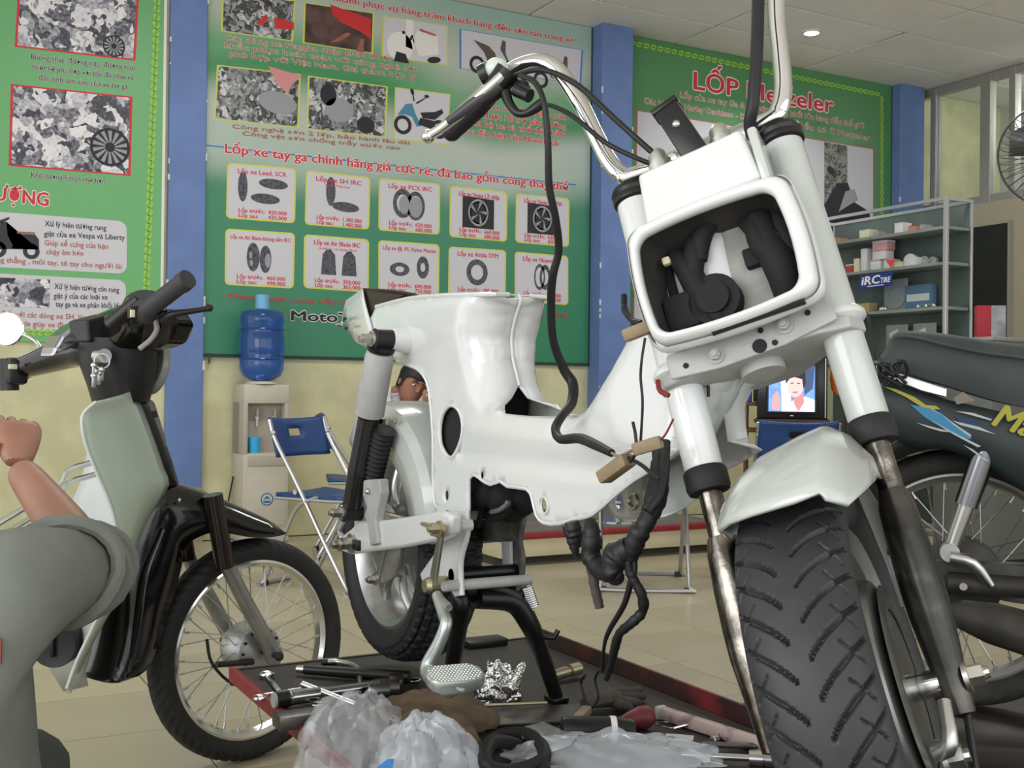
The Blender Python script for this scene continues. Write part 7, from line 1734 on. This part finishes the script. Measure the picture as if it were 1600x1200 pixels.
t, b = crumple('long_plastic_bag', 'long flat milky plastic bag in the middle of the lift front', 'plastic bag', 955, 1192, .042, .150, .05, m_bag2, 21, .36, 72, 18, 2.6, ridge=.2); gp(b, 'film', m_bag2, t, angle=32)
b = MB(); b.grid([[lz(815, 1152, .03), lz(820, 1135, .035), lz(850, 1128, .035)], [lz(822, 1158, .02), lz(850, 1150, .04), lz(880, 1142, .04)], [lz(850, 1180, .02), lz(890, 1165, .04), lz(905, 1146, .045)]]); gp(b, 'bag_mouth', m_bag2, t, solid=.001)
m_foil = mat('aluminium_foil', (.72, .72, .72), .22, 1.0, bump=.8, bscale=60)
t, b = crumple('foil_ball', 'crumpled piece of aluminium foil behind the centre stand foot', 'foil', 778, 1090, .055, .040, .03, m_foil, 33, .55, 26, 14, 4.0); gp(b, 'foil_body', m_foil, t, angle=12, smooth=True)
b = MB(); b.tube([lz(792, 1078, .045), lz(806, 1062, .055), lz(815, 1040, .068), lz(819, 1036, .07)], [.012, .010, .008, .004], 7, smooth=2, flat=.5); gp(b, 'foil_tip', m_foil, t, angle=12)
b = MB(); b.tube([lz(760, 1098, .01), lz(745, 1096, .006), lz(710, 1098, .004)], [.007, .005, .002], 7, smooth=2, flat=.5); gp(b, 'foil_tail', m_foil, t, angle=12)
# brass threaded sleeve
t = tool('brass_sleeve', 'brass threaded sleeve leaning on the right red rim', 'sleeve', 885, 1050)
p0, p1 = lz(864, 1056, .013), lz(905, 1044, .018); d = p1-p0
prof = [(0, 0)]+[(.010+(.0012 if k % 2 else 0), d.length*.55*k/24) for k in range(25)]+[(.0075, d.length*.56), (.0075, d.length*.64), (.0125, d.length*.65), (.0125, d.length), (.009, d.length), (.009, d.length*.8), (0, d.length*.8)]
b = MB(); b.lathe(prof, p0, d, 20); gp(b, 'sleeve_body', m_brass, t, angle=30)
# dark roller with a white band
t = tool('black_roller', 'black cylinder with a white band lying behind the long plastic bag', 'cylinder', 930, 1130)
p0, p1 = lz(878, 1140, .03), lz(990, 1142, .026); d = (p1-p0)
b = MB(); b.lathe([(0, 0), (.020, 0), (.022, .01), (.022, d.length*.75), (.018, d.length), (0, d.length)], p0, d, 24); gp(b, 'body', m_black, t)
b = MB(); b.lathe([(.0225, d.length*.66), (.0232, d.length*.665), (.0232, d.length*.74), (.0225, d.length*.745)], p0, d, 24, False); gp(b, 'white_band', m_whitep, t)
# red screwdriver
t = tool('red_handled_screwdriver', 'screwdriver with a dull red bulb handle near the right red rim', 'screwdriver', 1000, 1118)
m_rh = mat('handle_red', rgb(108, 40, 46), .5, var=.3, vscale=40)
p0, p1 = lz(1022, 1118, .022), lz(965, 1128, .016); d = (p1-p0)
b = MB(); b.lathe([(0, 0), (.012, .002), (.019, .012), (.020, .025), (.014, .045), (.008, .06), (.006, .08), (0, .082)], p0, d, 22); gp(b, 'handle', m_rh, t)
b = MB(); b.cyl(p0+d.normalized()*.08, p0+d.normalized()*.13-V(0, 0, .008), .004, n=10); gp(b, 'blade', m_ctool, t)
# pale bar along the rim
t = tool('pale_wooden_bar', 'pale pinkish stained bar lying along the right red rim', 'bar', 1120, 1140)
p0, p1 = lz(1030, 1112, .012), lz(1235, 1178, .012); d = (p1-p0).normalized()
m_pb = mat('pale_stained_bar', rgb(176, 156, 150), .6, col2=rgb(110, 84, 82), vscale=30, lo=.3, hi=.5)
b = MB(); b.box((p0+p1)/2, ((p1-p0).length, .020, .022), (d, V(0, 0, 1).cross(d), V(0, 0, 1)), .005); gp(b, 'bar', m_pb, t)
b = MB(); b.box(p0+d*.004, (.012, .021, .023), (d, V(0, 0, 1).cross(d), V(0, 0, 1)), .003); gp(b, 'worn_end', m_whd, t)
# chrome extension bar with socket, adjustable spanner
t = tool('socket_extension', 'chrome socket extension bar beside the front tyre', 'wrench', 1150, 1176)
p0, p1 = lz(1065, 1179, .010), lz(1222, 1187, .012); d = (p1-p0).normalized()
b = MB(); b.cyl(p0, p1, .0055, n=12); gp(b, 'bar', m_ctool, t)
b = MB(); b.lathe([(0, 0), (.012, 0), (.013, .02), (.011, .022), (.013, .024), (.013, .055), (0, .055)], p1-d*.05, d, 18); gp(b, 'socket_body', m_ctool, t)
t = tool('adjustable_spanner', 'dark adjustable spanner lying by the chrome extension bar', 'spanner', 1100, 1160)
p0, p1 = lz(1062, 1162, .010), lz(1200, 1166, .010); d = (p1-p0).normalized(); n3 = V(0, 0, 1).cross(d)
b = MB(); b.box((p0+p1)/2+d*.02, ((p1-p0).length-.03, .014, .008), (d, n3, V(0, 0, 1)), .003); gp(b, 'shaft', m_dtool, t)
b = MB(); b.prism([p0+n3*.018, p0+n3*.02-d*.02, p0+n3*.006-d*.024, p0+n3*.004-d*.008, p0-n3*.008-d*.008, p0-n3*.010-d*.022, p0-n3*.02-d*.014, p0-n3*.014+d*.02, p0+n3*.012+d*.024], V(0, 0, .010)); gp(b, 'jaw', m_ctool, t, smooth=False)
t = tool('wire_ring', 'thin wire ring lying in front of the pale bar', 'ring', 1040, 1130)
b = MB(); b.torus(lz(1045, 1133, .003), (.15, 0, 1), .022, .0012, 28, 6); gp(b, 'wire_loop', m_ctool, t); b = MB(); b.cyl(lz(1052, 1138, .006), lz(1090, 1128, .012), .0025, n=8); gp(b, 'pin', m_ctool, t)
r5 = random.Random(4)
for k, (px, py) in enumerate(((1120, 1150), (1136, 1148), (1150, 1152), (1112, 1158), (1165, 1157), (1180, 1160))):
    t = thing('loose_bolt', 'small loose bolt among those piled between pale bar and spanner', 'bolt', lz(px, py, 0), 0, 'loose bolts by the pale bar'); q = lz(px, py, .006); dq = V(r5.uniform(-1, 1), r5.uniform(-1, 1), .1).normalized()
    b = MB(); b.cyl(q, q+dq*.006, .006, n=6); gp(b, 'head', m_ctool, t, smooth=False); b = MB(); b.cyl(q+dq*.006, q+dq*.022, .0033, n=8); gp(b, 'shank', m_steel, t)
# dark clutter: hose coil, brown plug, pouch
t = tool('rubber_hose', 'looped black rubber hose between the rag and the long bag', 'hose', 800, 1175)
b = MB(); b.tube([lz(745, 1185, .012), lz(780, 1150, .012), lz(830, 1150, .03), lz(850, 1185, .02), lz(800, 1205, .012), lz(760, 1195, .03), lz(770, 1160, .04), lz(820, 1170, .012), lz(860, 1210, .012)], .011, 12, smooth=6); gp(b, 'hose_loop', m_rubber, t)
b = MB(); q = lz(860, 1210, .012); b.cyl(q-V(.0, .0, 0), q+V(.02, -.01, 0), .013, n=14); gp(b, 'hose_clip', m_steel, t)
t = tool('grey_leather_glove', 'dirty grey work glove lying behind the red screwdriver', 'glove', 970, 1088)
q = lz(950, 1090, 0)
m_gl = mat('glove_grey', rgb(74, 70, 64), .9, var=.4, vscale=16, bump=.3, bscale=40)
b = MB(); b.tube([lz(915, 1100, .018), lz(940, 1090, .024), lz(965, 1090, .02)], [.016, .030, .022], 14, smooth=3, flat=.55); gp(b, 'palm', m_gl, t)
for k, (px, py) in enumerate(((1000, 1078), (1005, 1088), (998, 1098), (985, 1106))): b = MB(); b.tube([lz(960, 1086+4*k, .016), lz((960+px)/2, (1086+4*k+py)/2, .020), lz(px, py, .009)], [.010, .009, .007], 10, smooth=3); gp(b, 'finger', m_gl, t)
t = tool('black_plate', 'flat black steel plate under the centre stand legs', 'plate', 840, 1115)
b = MB(); b.box(lz(820, 1118, .004), (.22, .10, .006), (V(.95, -.3, 0).normalized(), V(.3, .95, 0).normalized(), V(0, 0, 1)), .002); gp(b, 'plate_body', m_dtool, t); b = MB(); b.cyl(lz(735, 1103, .012), lz(855, 1098, .012), .003, n=8); gp(b, 'rod', m_brass, t)
t = tool('brown_plug', 'brown plug with two thin wires lying by the roller', 'plug', 905, 1118)
b = MB(); p0, p1 = lz(895, 1132, .02), lz(918, 1108, .03); d = (p1-p0).normalized(); b.box((p0+p1)/2, ((p1-p0).length, .018, .015), (d, d.cross(V(0, 0, 1)), V(0, 0, 1)), .004); gp(b, 'plug_body', m_conn, t)
b = MB(); b.tube([p1, lz(912, 1085, .05), lz(908, 1065, .07), lz(915, 1055, .09)], .0025, 8, smooth=4); b.tube([p1+V(.008, 0, 0), lz(935, 1090, .05), lz(930, 1062, .08), lz(936, 1048, .10)], .0022, 8, smooth=4); gp(b, 'lead', m_wire_b, t)
# ================================================================== PEOPLE
m_skin = mat('skin', rgb(162, 118, 98), .5, var=.12, vscale=18)
m_skin2 = mat('skin_dark', rgb(158, 108, 88), .5, var=.1, vscale=18)
m_hair = mat('black_hair', rgb(20, 17, 16), .5, bump=.3, bscale=160)
m_shirt = mat('grey_work_shirt', rgb(122, 126, 118), .9, var=.16, vscale=9, bump=.6, bscale=13)
m_trous = mat('dark_grey_trousers', rgb(66, 70, 66), .9, var=.15, vscale=9, bump=.12, bscale=30)
m_wshirt = mat('white_shirt', rgb(210, 206, 214), .85)
def skin(name, chains, m, par, sub=2, root=0, smooth=True):
    """one continuous skinned surface; chains: lists of (key, position, radius) sharing keys at the joints"""
    idx = {}; vs = []; rs = []; es = []
    for ch in chains:
        prev = None
        for key, p, r in ch:
            if key not in idx: idx[key] = len(vs); vs.append(tuple(p)); rs.append(r if hasattr(r, '__len__') else (r, r))
            if prev is not None: es.append((prev, idx[key]))
            prev = idx[key]
    me = bpy.data.meshes.new(name); me.from_pydata(vs, es, []); me.materials.append(m)
    o = link(name, me, par)
    o.modifiers.new('Skin', 'SKIN').use_smooth_shade = True
    me.skin_vertices.new() if hasattr(me, 'skin_vertices') and not me.skin_vertices else None
    for i, r in enumerate(rs): me.skin_vertices[0].data[i].radius = r
    me.skin_vertices[0].data[root].use_root = True
    q = o.modifiers.new('Subsurf', 'SUBSURF'); q.levels = sub; q.render_levels = sub
    # turn the grown surface into a plain mesh
    dg = bpy.context.evaluated_depsgraph_get(); dg.update()
    nm = bpy.data.meshes.new_from_object(o.evaluated_get(dg))
    o.modifiers.clear(); o.data = nm; bpy.data.meshes.remove(me); nm.name = name
    if not nm.materials: nm.materials.append(m)
    nm.polygons.foreach_set('use_smooth', [True]*len(nm.polygons))
    return o
def lerp(a, c, t): return Vector(a)+(Vector(c)-Vector(a))*t
def head(par, c, R, fwd, up, m, hair_len=.0, name='head'):
    """a head of height 2.3R with nose, eyes, mouth, ears and hair; c is its middle"""
    f = Vector(fwd).normalized(); u = Vector(up); u = (u-f*u.dot(f)).normalized(); s = u.cross(f)
    prof = [(-1.12, .30, .30, .20), (-1.0, .46, .50, .16), (-.8, .58, .66, .10), (-.5, .68, .78, .05), (-.2, .74, .86, .02), (.1, .78, .92, 0), (.45, .78, .94, -.03), (.75, .68, .82, -.05), (1.0, .45, .56, -.06), (1.12, .15, .2, -.06)]
    rings = []
    for z, a, d, o in prof:
        rings.append([c+u*(z*R)+s*(a*R*math.cos(t))+f*((d*math.sin(t)+o)*R) for t in [2*math.pi*k/24 for k in range(24)]])
    b = MB(); b.rings(rings); hd = b.obj(name, m, par, sub=1)
    b = MB(); b.rings([[c+u*(z*R)+s*(w*R*math.cos(t))+f*((y+dz*math.sin(t))*R) for t in [2*math.pi*k/12 for k in range(12)]] for z, w, y, dz in ((.15, .07, .86, .05), (-.05, .10, .88, .12), (-.22, .16, .84, .20), (-.30, .12, .80, .12))]); b.obj('nose', m, hd, sub=1)
    for q in (-1, 1):
        b = MB(); b.ball(c+u*(.10*R)+s*(q*.32*R)+f*(.80*R), (.13*R, .06*R, .055*R), 12, 8, (s, f, u)); b.obj('eye', mat('eye_white', rgb(226, 222, 216), .3), hd)
        b = MB(); b.ball(c+u*(.10*R)+s*(q*.31*R)+f*(.85*R), (.055*R, .03*R, .055*R), 10, 6, (s, f, u)); b.obj('iris', m_hair, hd)
        b = MB(); b.tube([c+u*(.26*R)+s*(q*.14*R)+f*(.88*R), c+u*(.31*R)+s*(q*.34*R)+f*(.84*R), c+u*(.25*R)+s*(q*.52*R)+f*(.72*R)], [.03*R, .04*R, .02*R], 8, smooth=3); b.obj('eyebrow', m_hair, hd)
        b = MB(); b.ball(c+u*(-.05*R)+s*(q*.80*R)-f*(.05*R), (.09*R, .19*R, .28*R), 12, 8, (s, f, u)); b.obj('ear', m, hd)
    b = MB(); b.tube([c+u*(-.55*R)+s*(q*.27*R)+f*((.80-.10*abs(q))*R) for q in (-1, -.4, 0, .4, 1)], [.02*R, .06*R, .055*R, .06*R, .02*R], 8, smooth=3); b.obj('mouth', mat('lips', rgb(150, 84, 78), .5), hd)
    rows = []
    for z, a, d, o in ((1.22, .12, .16, -.08), (1.16, .42, .5, -.08), (1.0, .68, .80, -.1), (.75, .86, 1.0, -.08), (.5, .90, 1.04, -.06)):
        rows.append([c+u*((z+.05*math.sin(5*t+z*7))*R)+s*(a*R*math.cos(t))+f*((d*math.sin(t)+o)*R) for t in [2*math.pi*k/30 for k in range(30)]])
    for z in (.2, -.1, -.4):
        rows.append([c+u*((z if math.sin(t) < .25 else .42+.08*math.sin(9*t))*R)+s*(.87*R*math.cos(t))+f*((1.0*math.sin(t)-.06)*R) for t in [2*math.pi*k/30 for k in range(30)]])
    b = MB(); b.rings(rows, True, False); b.obj('hair', m_hair, hd, sub=1)
    return hd
def hand(par, wrist, d, pal, side, m, L=.185, curl=(.5, .6, .6, .65), thumb=1, name='hand'):
    """palm and five bent fingers; d points along the hand, pal out of the palm, side towards the thumb"""
    d = Vector(d).normalized(); pal = Vector(pal); pal = (pal-d*pal.dot(d)).normalized(); sd = d.cross(pal); sd = sd if sd.dot(Vector(side)) > 0 else -sd
    w = Vector(wrist); k = L/.185; ch = [[('w', w, .026*k), ('p1', w+d*.035*k, (.036*k, .020*k)), ('p2', w+d*.075*k, (.038*k, .017*k))]]
    o = None; parts_ = []
    b = MB(); rings = []
    for t, hw_, th in ((0, .024, .019), (.03, .032, .018), (.06, .040, .016), (.085, .041, .014), (.10, .036, .010)):
        rings.append([w+d*(t*k)+sd*(hw_*k*math.copysign(abs(math.cos(a))**.8, math.cos(a)))+pal*(th*k*math.sin(a)) for a in [2*math.pi*i/16 for i in range(16)]])
    b.rings(rings); o = b.obj(name, m, par, sub=1)
    for i, (off, ln) in enumerate(((.030, .070), (.010, .078), (-.010, .073), (-.028, .058))):
        p = w+d*(.085*k)+sd*(off*k); pts = [p]; dd = d.copy(); c = curl[i]
        for j, f_ in enumerate((.45, .32, .26)):
            dd = (dd*math.cos(c)+pal*math.sin(c)).normalized() if j else (d*math.cos(c*.8)+pal*math.sin(c*.8)).normalized()
            if j: pass
            p = p+dd*(ln*f_*k*1.25); pts.append(p)
        b = MB(); b.tube(pts, [.0098*k, .0092*k, .0084*k, .0066*k], 10, smooth=4); b.ball(pts[-1], .0066*k, 10, 6); b.obj('finger', m, o)
    p = w+d*(.030*k)+sd*(.030*k); q1 = p+sd*(.022*k)+d*(.026*k)+pal*(.012*k); q2 = q1+d*(.028*k)+pal*(.016*k); q3 = q2+d*(.016*k)+pal*(.012*k)-sd*(.008*k)
    b = MB(); b.tube([p, q1, q2, q3], [.015*k, .0125*k, .0105*k, .008*k], 10, smooth=4); b.ball(q3, .008*k, 10, 6); b.obj('thumb', m, o)
    return o
# ---- the mechanic squatting at the left edge, back to us, right arm raised to the pale green bike
rI, uP, fW = Vector(RI), Vector(UP), Vector(FW)
fH = V(FW[0], FW[1], 0).normalized()
wr_, el_, shR = Vector(atD(27, 728, 1.80)), Vector(atD(146, 884, 1.66)), Vector(atD(38, 908, 1.43))
shL = shR-rI*.33+fH*.03; neck = (shR+shL)/2+V(0, 0, .04); pel = (shR+shL)/2-V(0, 0, .47)-fH*.05+rI*.05
hipR, hipL = pel+rI*.08, pel-rI*.11
kR, kL = pel+rI*.23+fH*.30+V(0, 0, .16), pel-rI*.24+fH*.33+V(0, 0, .16)
kR = pel-rI*.03+fH*.36+V(0, 0, .16)
aR = kR-fH*.08; aR.z = .085; aL = kL-fH*.08; aL.z = .085
elL = shL-V(0, 0, .24)+fH*.10-rI*.05; wrL = kL+V(0, 0, .05)+rI*.02
mech = thing('person', 'mechanic in grey work clothes squatting with back turned, right forearm raised', 'person', (pel.x, pel.y, 0))
hc = neck+V(0, 0, .185)+fH*.05
J = [[('pel', pel, (.10, .09)), ('sp1', lerp(pel, neck, .35), (.095, .08)), ('sp2', lerp(pel, neck, .72), (.10, .075)), ('nk', neck, (.046, .046)), ('hd', neck+V(0, 0, .09)+fH*.02, .052)],
     [('sp2', 0, 0), ('shR', shR, .050), ('elR', el_, .040), ('faR', lerp(el_, wr_, .35), .040), ('wrR', wr_, .026)],
     [('sp2', 0, 0), ('shL', shL, .050), ('elL', elL, .036), ('wrL', wrL, .028)],
     [('pel', 0, 0), ('hipR', hipR, .095), ('kR', kR, .062), ('aR', aR, .042), ('tR', aR+fH*.13-V(0, 0, .045), .035)],
     [('pel', 0, 0), ('hipL', hipL, .095), ('kL', kL, .062), ('aL', aL, .042), ('tL', aL+fH*.13-V(0, 0, .045), .035)]]
body = skin('body', J, m_skin, mech)
# loose work shirt: torso, both sleeves; the right sleeve is pushed up to the elbow
cuff = lerp(el_, wr_, .10)
SJ = [[('pel', pel-V(0, 0, .06)+rI*.06, (.21, .17)), ('sp1', lerp(pel, neck, .35), (.165, .135)), ('sp2', lerp(pel, neck, .72), (.175, .135)), ('nk', neck+V(0, 0, .0), (.085, .08))],
      [('sp2', 0, 0), ('shR', shR, .082), ('uR', lerp(shR, el_, .55), .068), ('elR', el_-uP*.004, .056), ('cf', cuff, .046)],
      [('sp2', 0, 0), ('shL', shL, .088), ('uL', lerp(shL, elL, .5), .075), ('elL', elL, .064), ('fL', lerp(elL, wrL, .75), .050)]]
shirt = skin('work_shirt', SJ, m_shirt, mech)
# folds of the pushed-up sleeve
da = (el_-shR).normalized()
for t_, r_, k in ((1.02, .050, .0), (.90, .060, .02), (.74, .066, .04), (.55, .070, .01)):
    q = lerp(shR, el_, t_); x, y, _ = basis(da)
    b = MB(); b.tube([q+x*(r_*math.cos(a))+y*(r_*math.sin(a))+da*(.016*math.sin(2*a+k*60)) for a in [2*math.pi*i/20 for i in range(20)]], .0105, 8, closed=True); b.obj('sleeve_fold', m_shirt, shirt)
b = MB(); x, y, _ = basis(wr_-el_); b.tube([cuff+x*(.042*math.cos(a))+y*(.042*math.sin(a)) for a in [2*math.pi*i/20 for i in range(20)]], .009, 8, closed=True); b.obj('cuff', m_shirt, shirt)
TJ = [[('pel', pel-V(0, 0, .04), (.15, .14)), ('hipR', hipR, .118), ('kR', kR, .082), ('aR', aR+V(0, 0, .02), .066)], [('pel', 0, 0), ('hipL', hipL, .118), ('kL', kL, .082), ('aL', aL+V(0, 0, .02), .066)]]
skin('trousers', TJ, m_trous, mech)
# shirt tail hanging to the right
for w_ in (aR, aL):
    b = MB(); b.rings([[w_+fH*(t-.06)+rI*(hw_*math.cos(a))+V(0, 0, -w_.z+.0+max(0, hz*math.sin(a)) ) for a in [2*math.pi*k/14 for k in range(14)]] for t, hw_, hz in ((0, .03, .05), (.05, .042, .085), (.14, .046, .07), (.22, .044, .05), (.26, .02, .03))]); b.obj('shoe', m_blk2, mech)
hand(mech, wr_, (Vector(atD(30, 650, 1.86))-wr_), fW*.9-rI*.5, -rI, m_skin, L=.165, curl=(.75, .8, .85, .9))
hand(mech, wrL, fH-V(0, 0, .3), -uP, rI, m_skin, L=.16, curl=(.4, .45, .5, .5))
head(mech, hc, .098, fH+rI*.35, V(0, 0, 1), m_skin)
_q = Vector(atD(2, 1006, 1.25)); _ok, q, _n, _i = shirt.closest_point_on_mesh(_q); b = MB(); b.box(q, (.022, .002, .03), (rI, fH, V(0, 0, 1)), .0005); b.obj('red_pocket_tab', mat('tab_red', rgb(122, 58, 50), .7), shirt)
sto = thing('low_stool', 'low dark plastic stool the mechanic sits on', 'stool', (pel.x, pel.y, 0)); zz = pel.z-.14
b = MB(); b.lathe([(0, 0), (.15, 0), (.16, .012), (.15, .03), (0, .03)], (pel.x, pel.y, zz-.03), (0, 0, 1), 24); b.obj('seat', m_black, sto)
for sx in (-1, 1):
    for sy in (-1, 1): b = MB(); b.cyl((pel.x+sx*.09, pel.y+sy*.09, zz-.028), (pel.x+sx*.125, pel.y+sy*.125, 0), .018, .016, n=10); b.obj('leg', m_black, sto)

# ---- the boy resting on a chair by the back wall, seen through the gap over the rear mudguard
hC = Vector(atD(645, 600, 6.42)); R2 = .098
ct_ = Vector(ch2.location); seatp = Vector((ct_.x, ct_.y, .47))
bf = Vector((hC.x-seatp.x, hC.y-seatp.y, 0)).normalized(); bs_ = bf.cross(V(0, 0, 1))
toC = (Vector(EYE)-hC).normalized()
boy = thing('person', 'dark-haired boy in a white shirt resting his tilted head by the wall', 'person', (seatp.x, seatp.y, 0))
nk2 = hC-bf*.11-V(0, 0, .06)
pe2 = seatp+V(0, 0, .09); ch_ = lerp(pe2, nk2, .72)
sR2, sL2 = nk2+bs_*.15-V(0, 0, .03)-bf*.04, nk2-bs_*.15-V(0, 0, .03)-bf*.04
kR2, kL2 = seatp+bf*.42+bs_*.10+V(0, 0, .06), seatp+bf*.42-bs_*.10+V(0, 0, .06)
aR2, aL2 = kR2-bf*.05, kL2-bf*.05; aR2.z = aL2.z = .08
eR2, eL2 = kR2+V(0, 0, .10)-bf*.10+bs_*.04, kL2+V(0, 0, .10)-bf*.10-bs_*.04
wR2, wL2 = hC-V(0, 0, .13)+bf*.10+bs_*.05, hC-V(0, 0, .14)+bf*.10-bs_*.05
J = [[('pel', pe2, (.09, .085)), ('sp1', lerp(pe2, nk2, .4), (.085, .07)), ('sp2', ch_, (.09, .07)), ('nk', nk2, .052), ('hd', lerp(nk2, hC, .6), .05)],
     [('sp2', 0, 0), ('sR', sR2, .044), ('eR', eR2, .034), ('wR', wR2, .026)], [('sp2', 0, 0), ('sL', sL2, .044), ('eL', eL2, .034), ('wL', wL2, .026)],
     [('pel', 0, 0), ('kR', kR2, .062), ('aR', aR2, .040), ('tR', aR2+bf*.13-V(0, 0, .045), .032)], [('pel', 0, 0), ('kL', kL2, .062), ('aL', aL2, .040), ('tL', aL2+bf*.13-V(0, 0, .045), .032)]]
skin('body', J, m_skin2, boy)
SJ = [[('pel', pe2, (.15, .14)), ('sp1', lerp(pe2, nk2, .4), (.15, .13)), ('sp2', ch_, (.16, .125)), ('nk', nk2-V(0, 0, .0)-bf*.015, .09)], [('sp2', 0, 0), ('sR', sR2, .078), ('eR', lerp(sR2, eR2, .75), .062)], [('sp2', 0, 0), ('sL', sL2, .078), ('eL', lerp(sL2, eL2, .75), .062)]]
skin('shirt', SJ, m_wshirt, boy)
TJ = [[('pel', pe2-V(0, 0, .02), (.13, .12)), ('kR', kR2, .078), ('aR', aR2+V(0, 0, .03), .06)], [('pel', 0, 0), ('kL', kL2, .078), ('aL', aL2+V(0, 0, .03), .06)]]
skin('trousers', TJ, m_trous, boy)
hd_f = (toC*.8+bf*.55-V(0, 0, .35)).normalized()
head(boy, hC, R2, hd_f, V(0, 0, 1)+bf*.45, m_skin2)
for w_, e_2, q in ((wR2, eR2, 1), (wL2, eL2, -1)): hand(boy, w_, (w_-e_2), -bf, bs_*q, m_skin2, L=.15, curl=(.7, .7, .75, .8))
for w_ in (aR2, aL2):
    b = MB(); b.rings([[w_+bf*(t-.06)+bs_*(hw_*math.cos(a))+V(0, 0, -w_.z+max(0, hz*math.sin(a))) for a in [2*math.pi*k/14 for k in range(14)]] for t, hw_, hz in ((0, .03, .05), (.05, .04, .08), (.14, .043, .065), (.22, .04, .045), (.25, .02, .03))]); b.obj('shoe', m_blk2, boy)
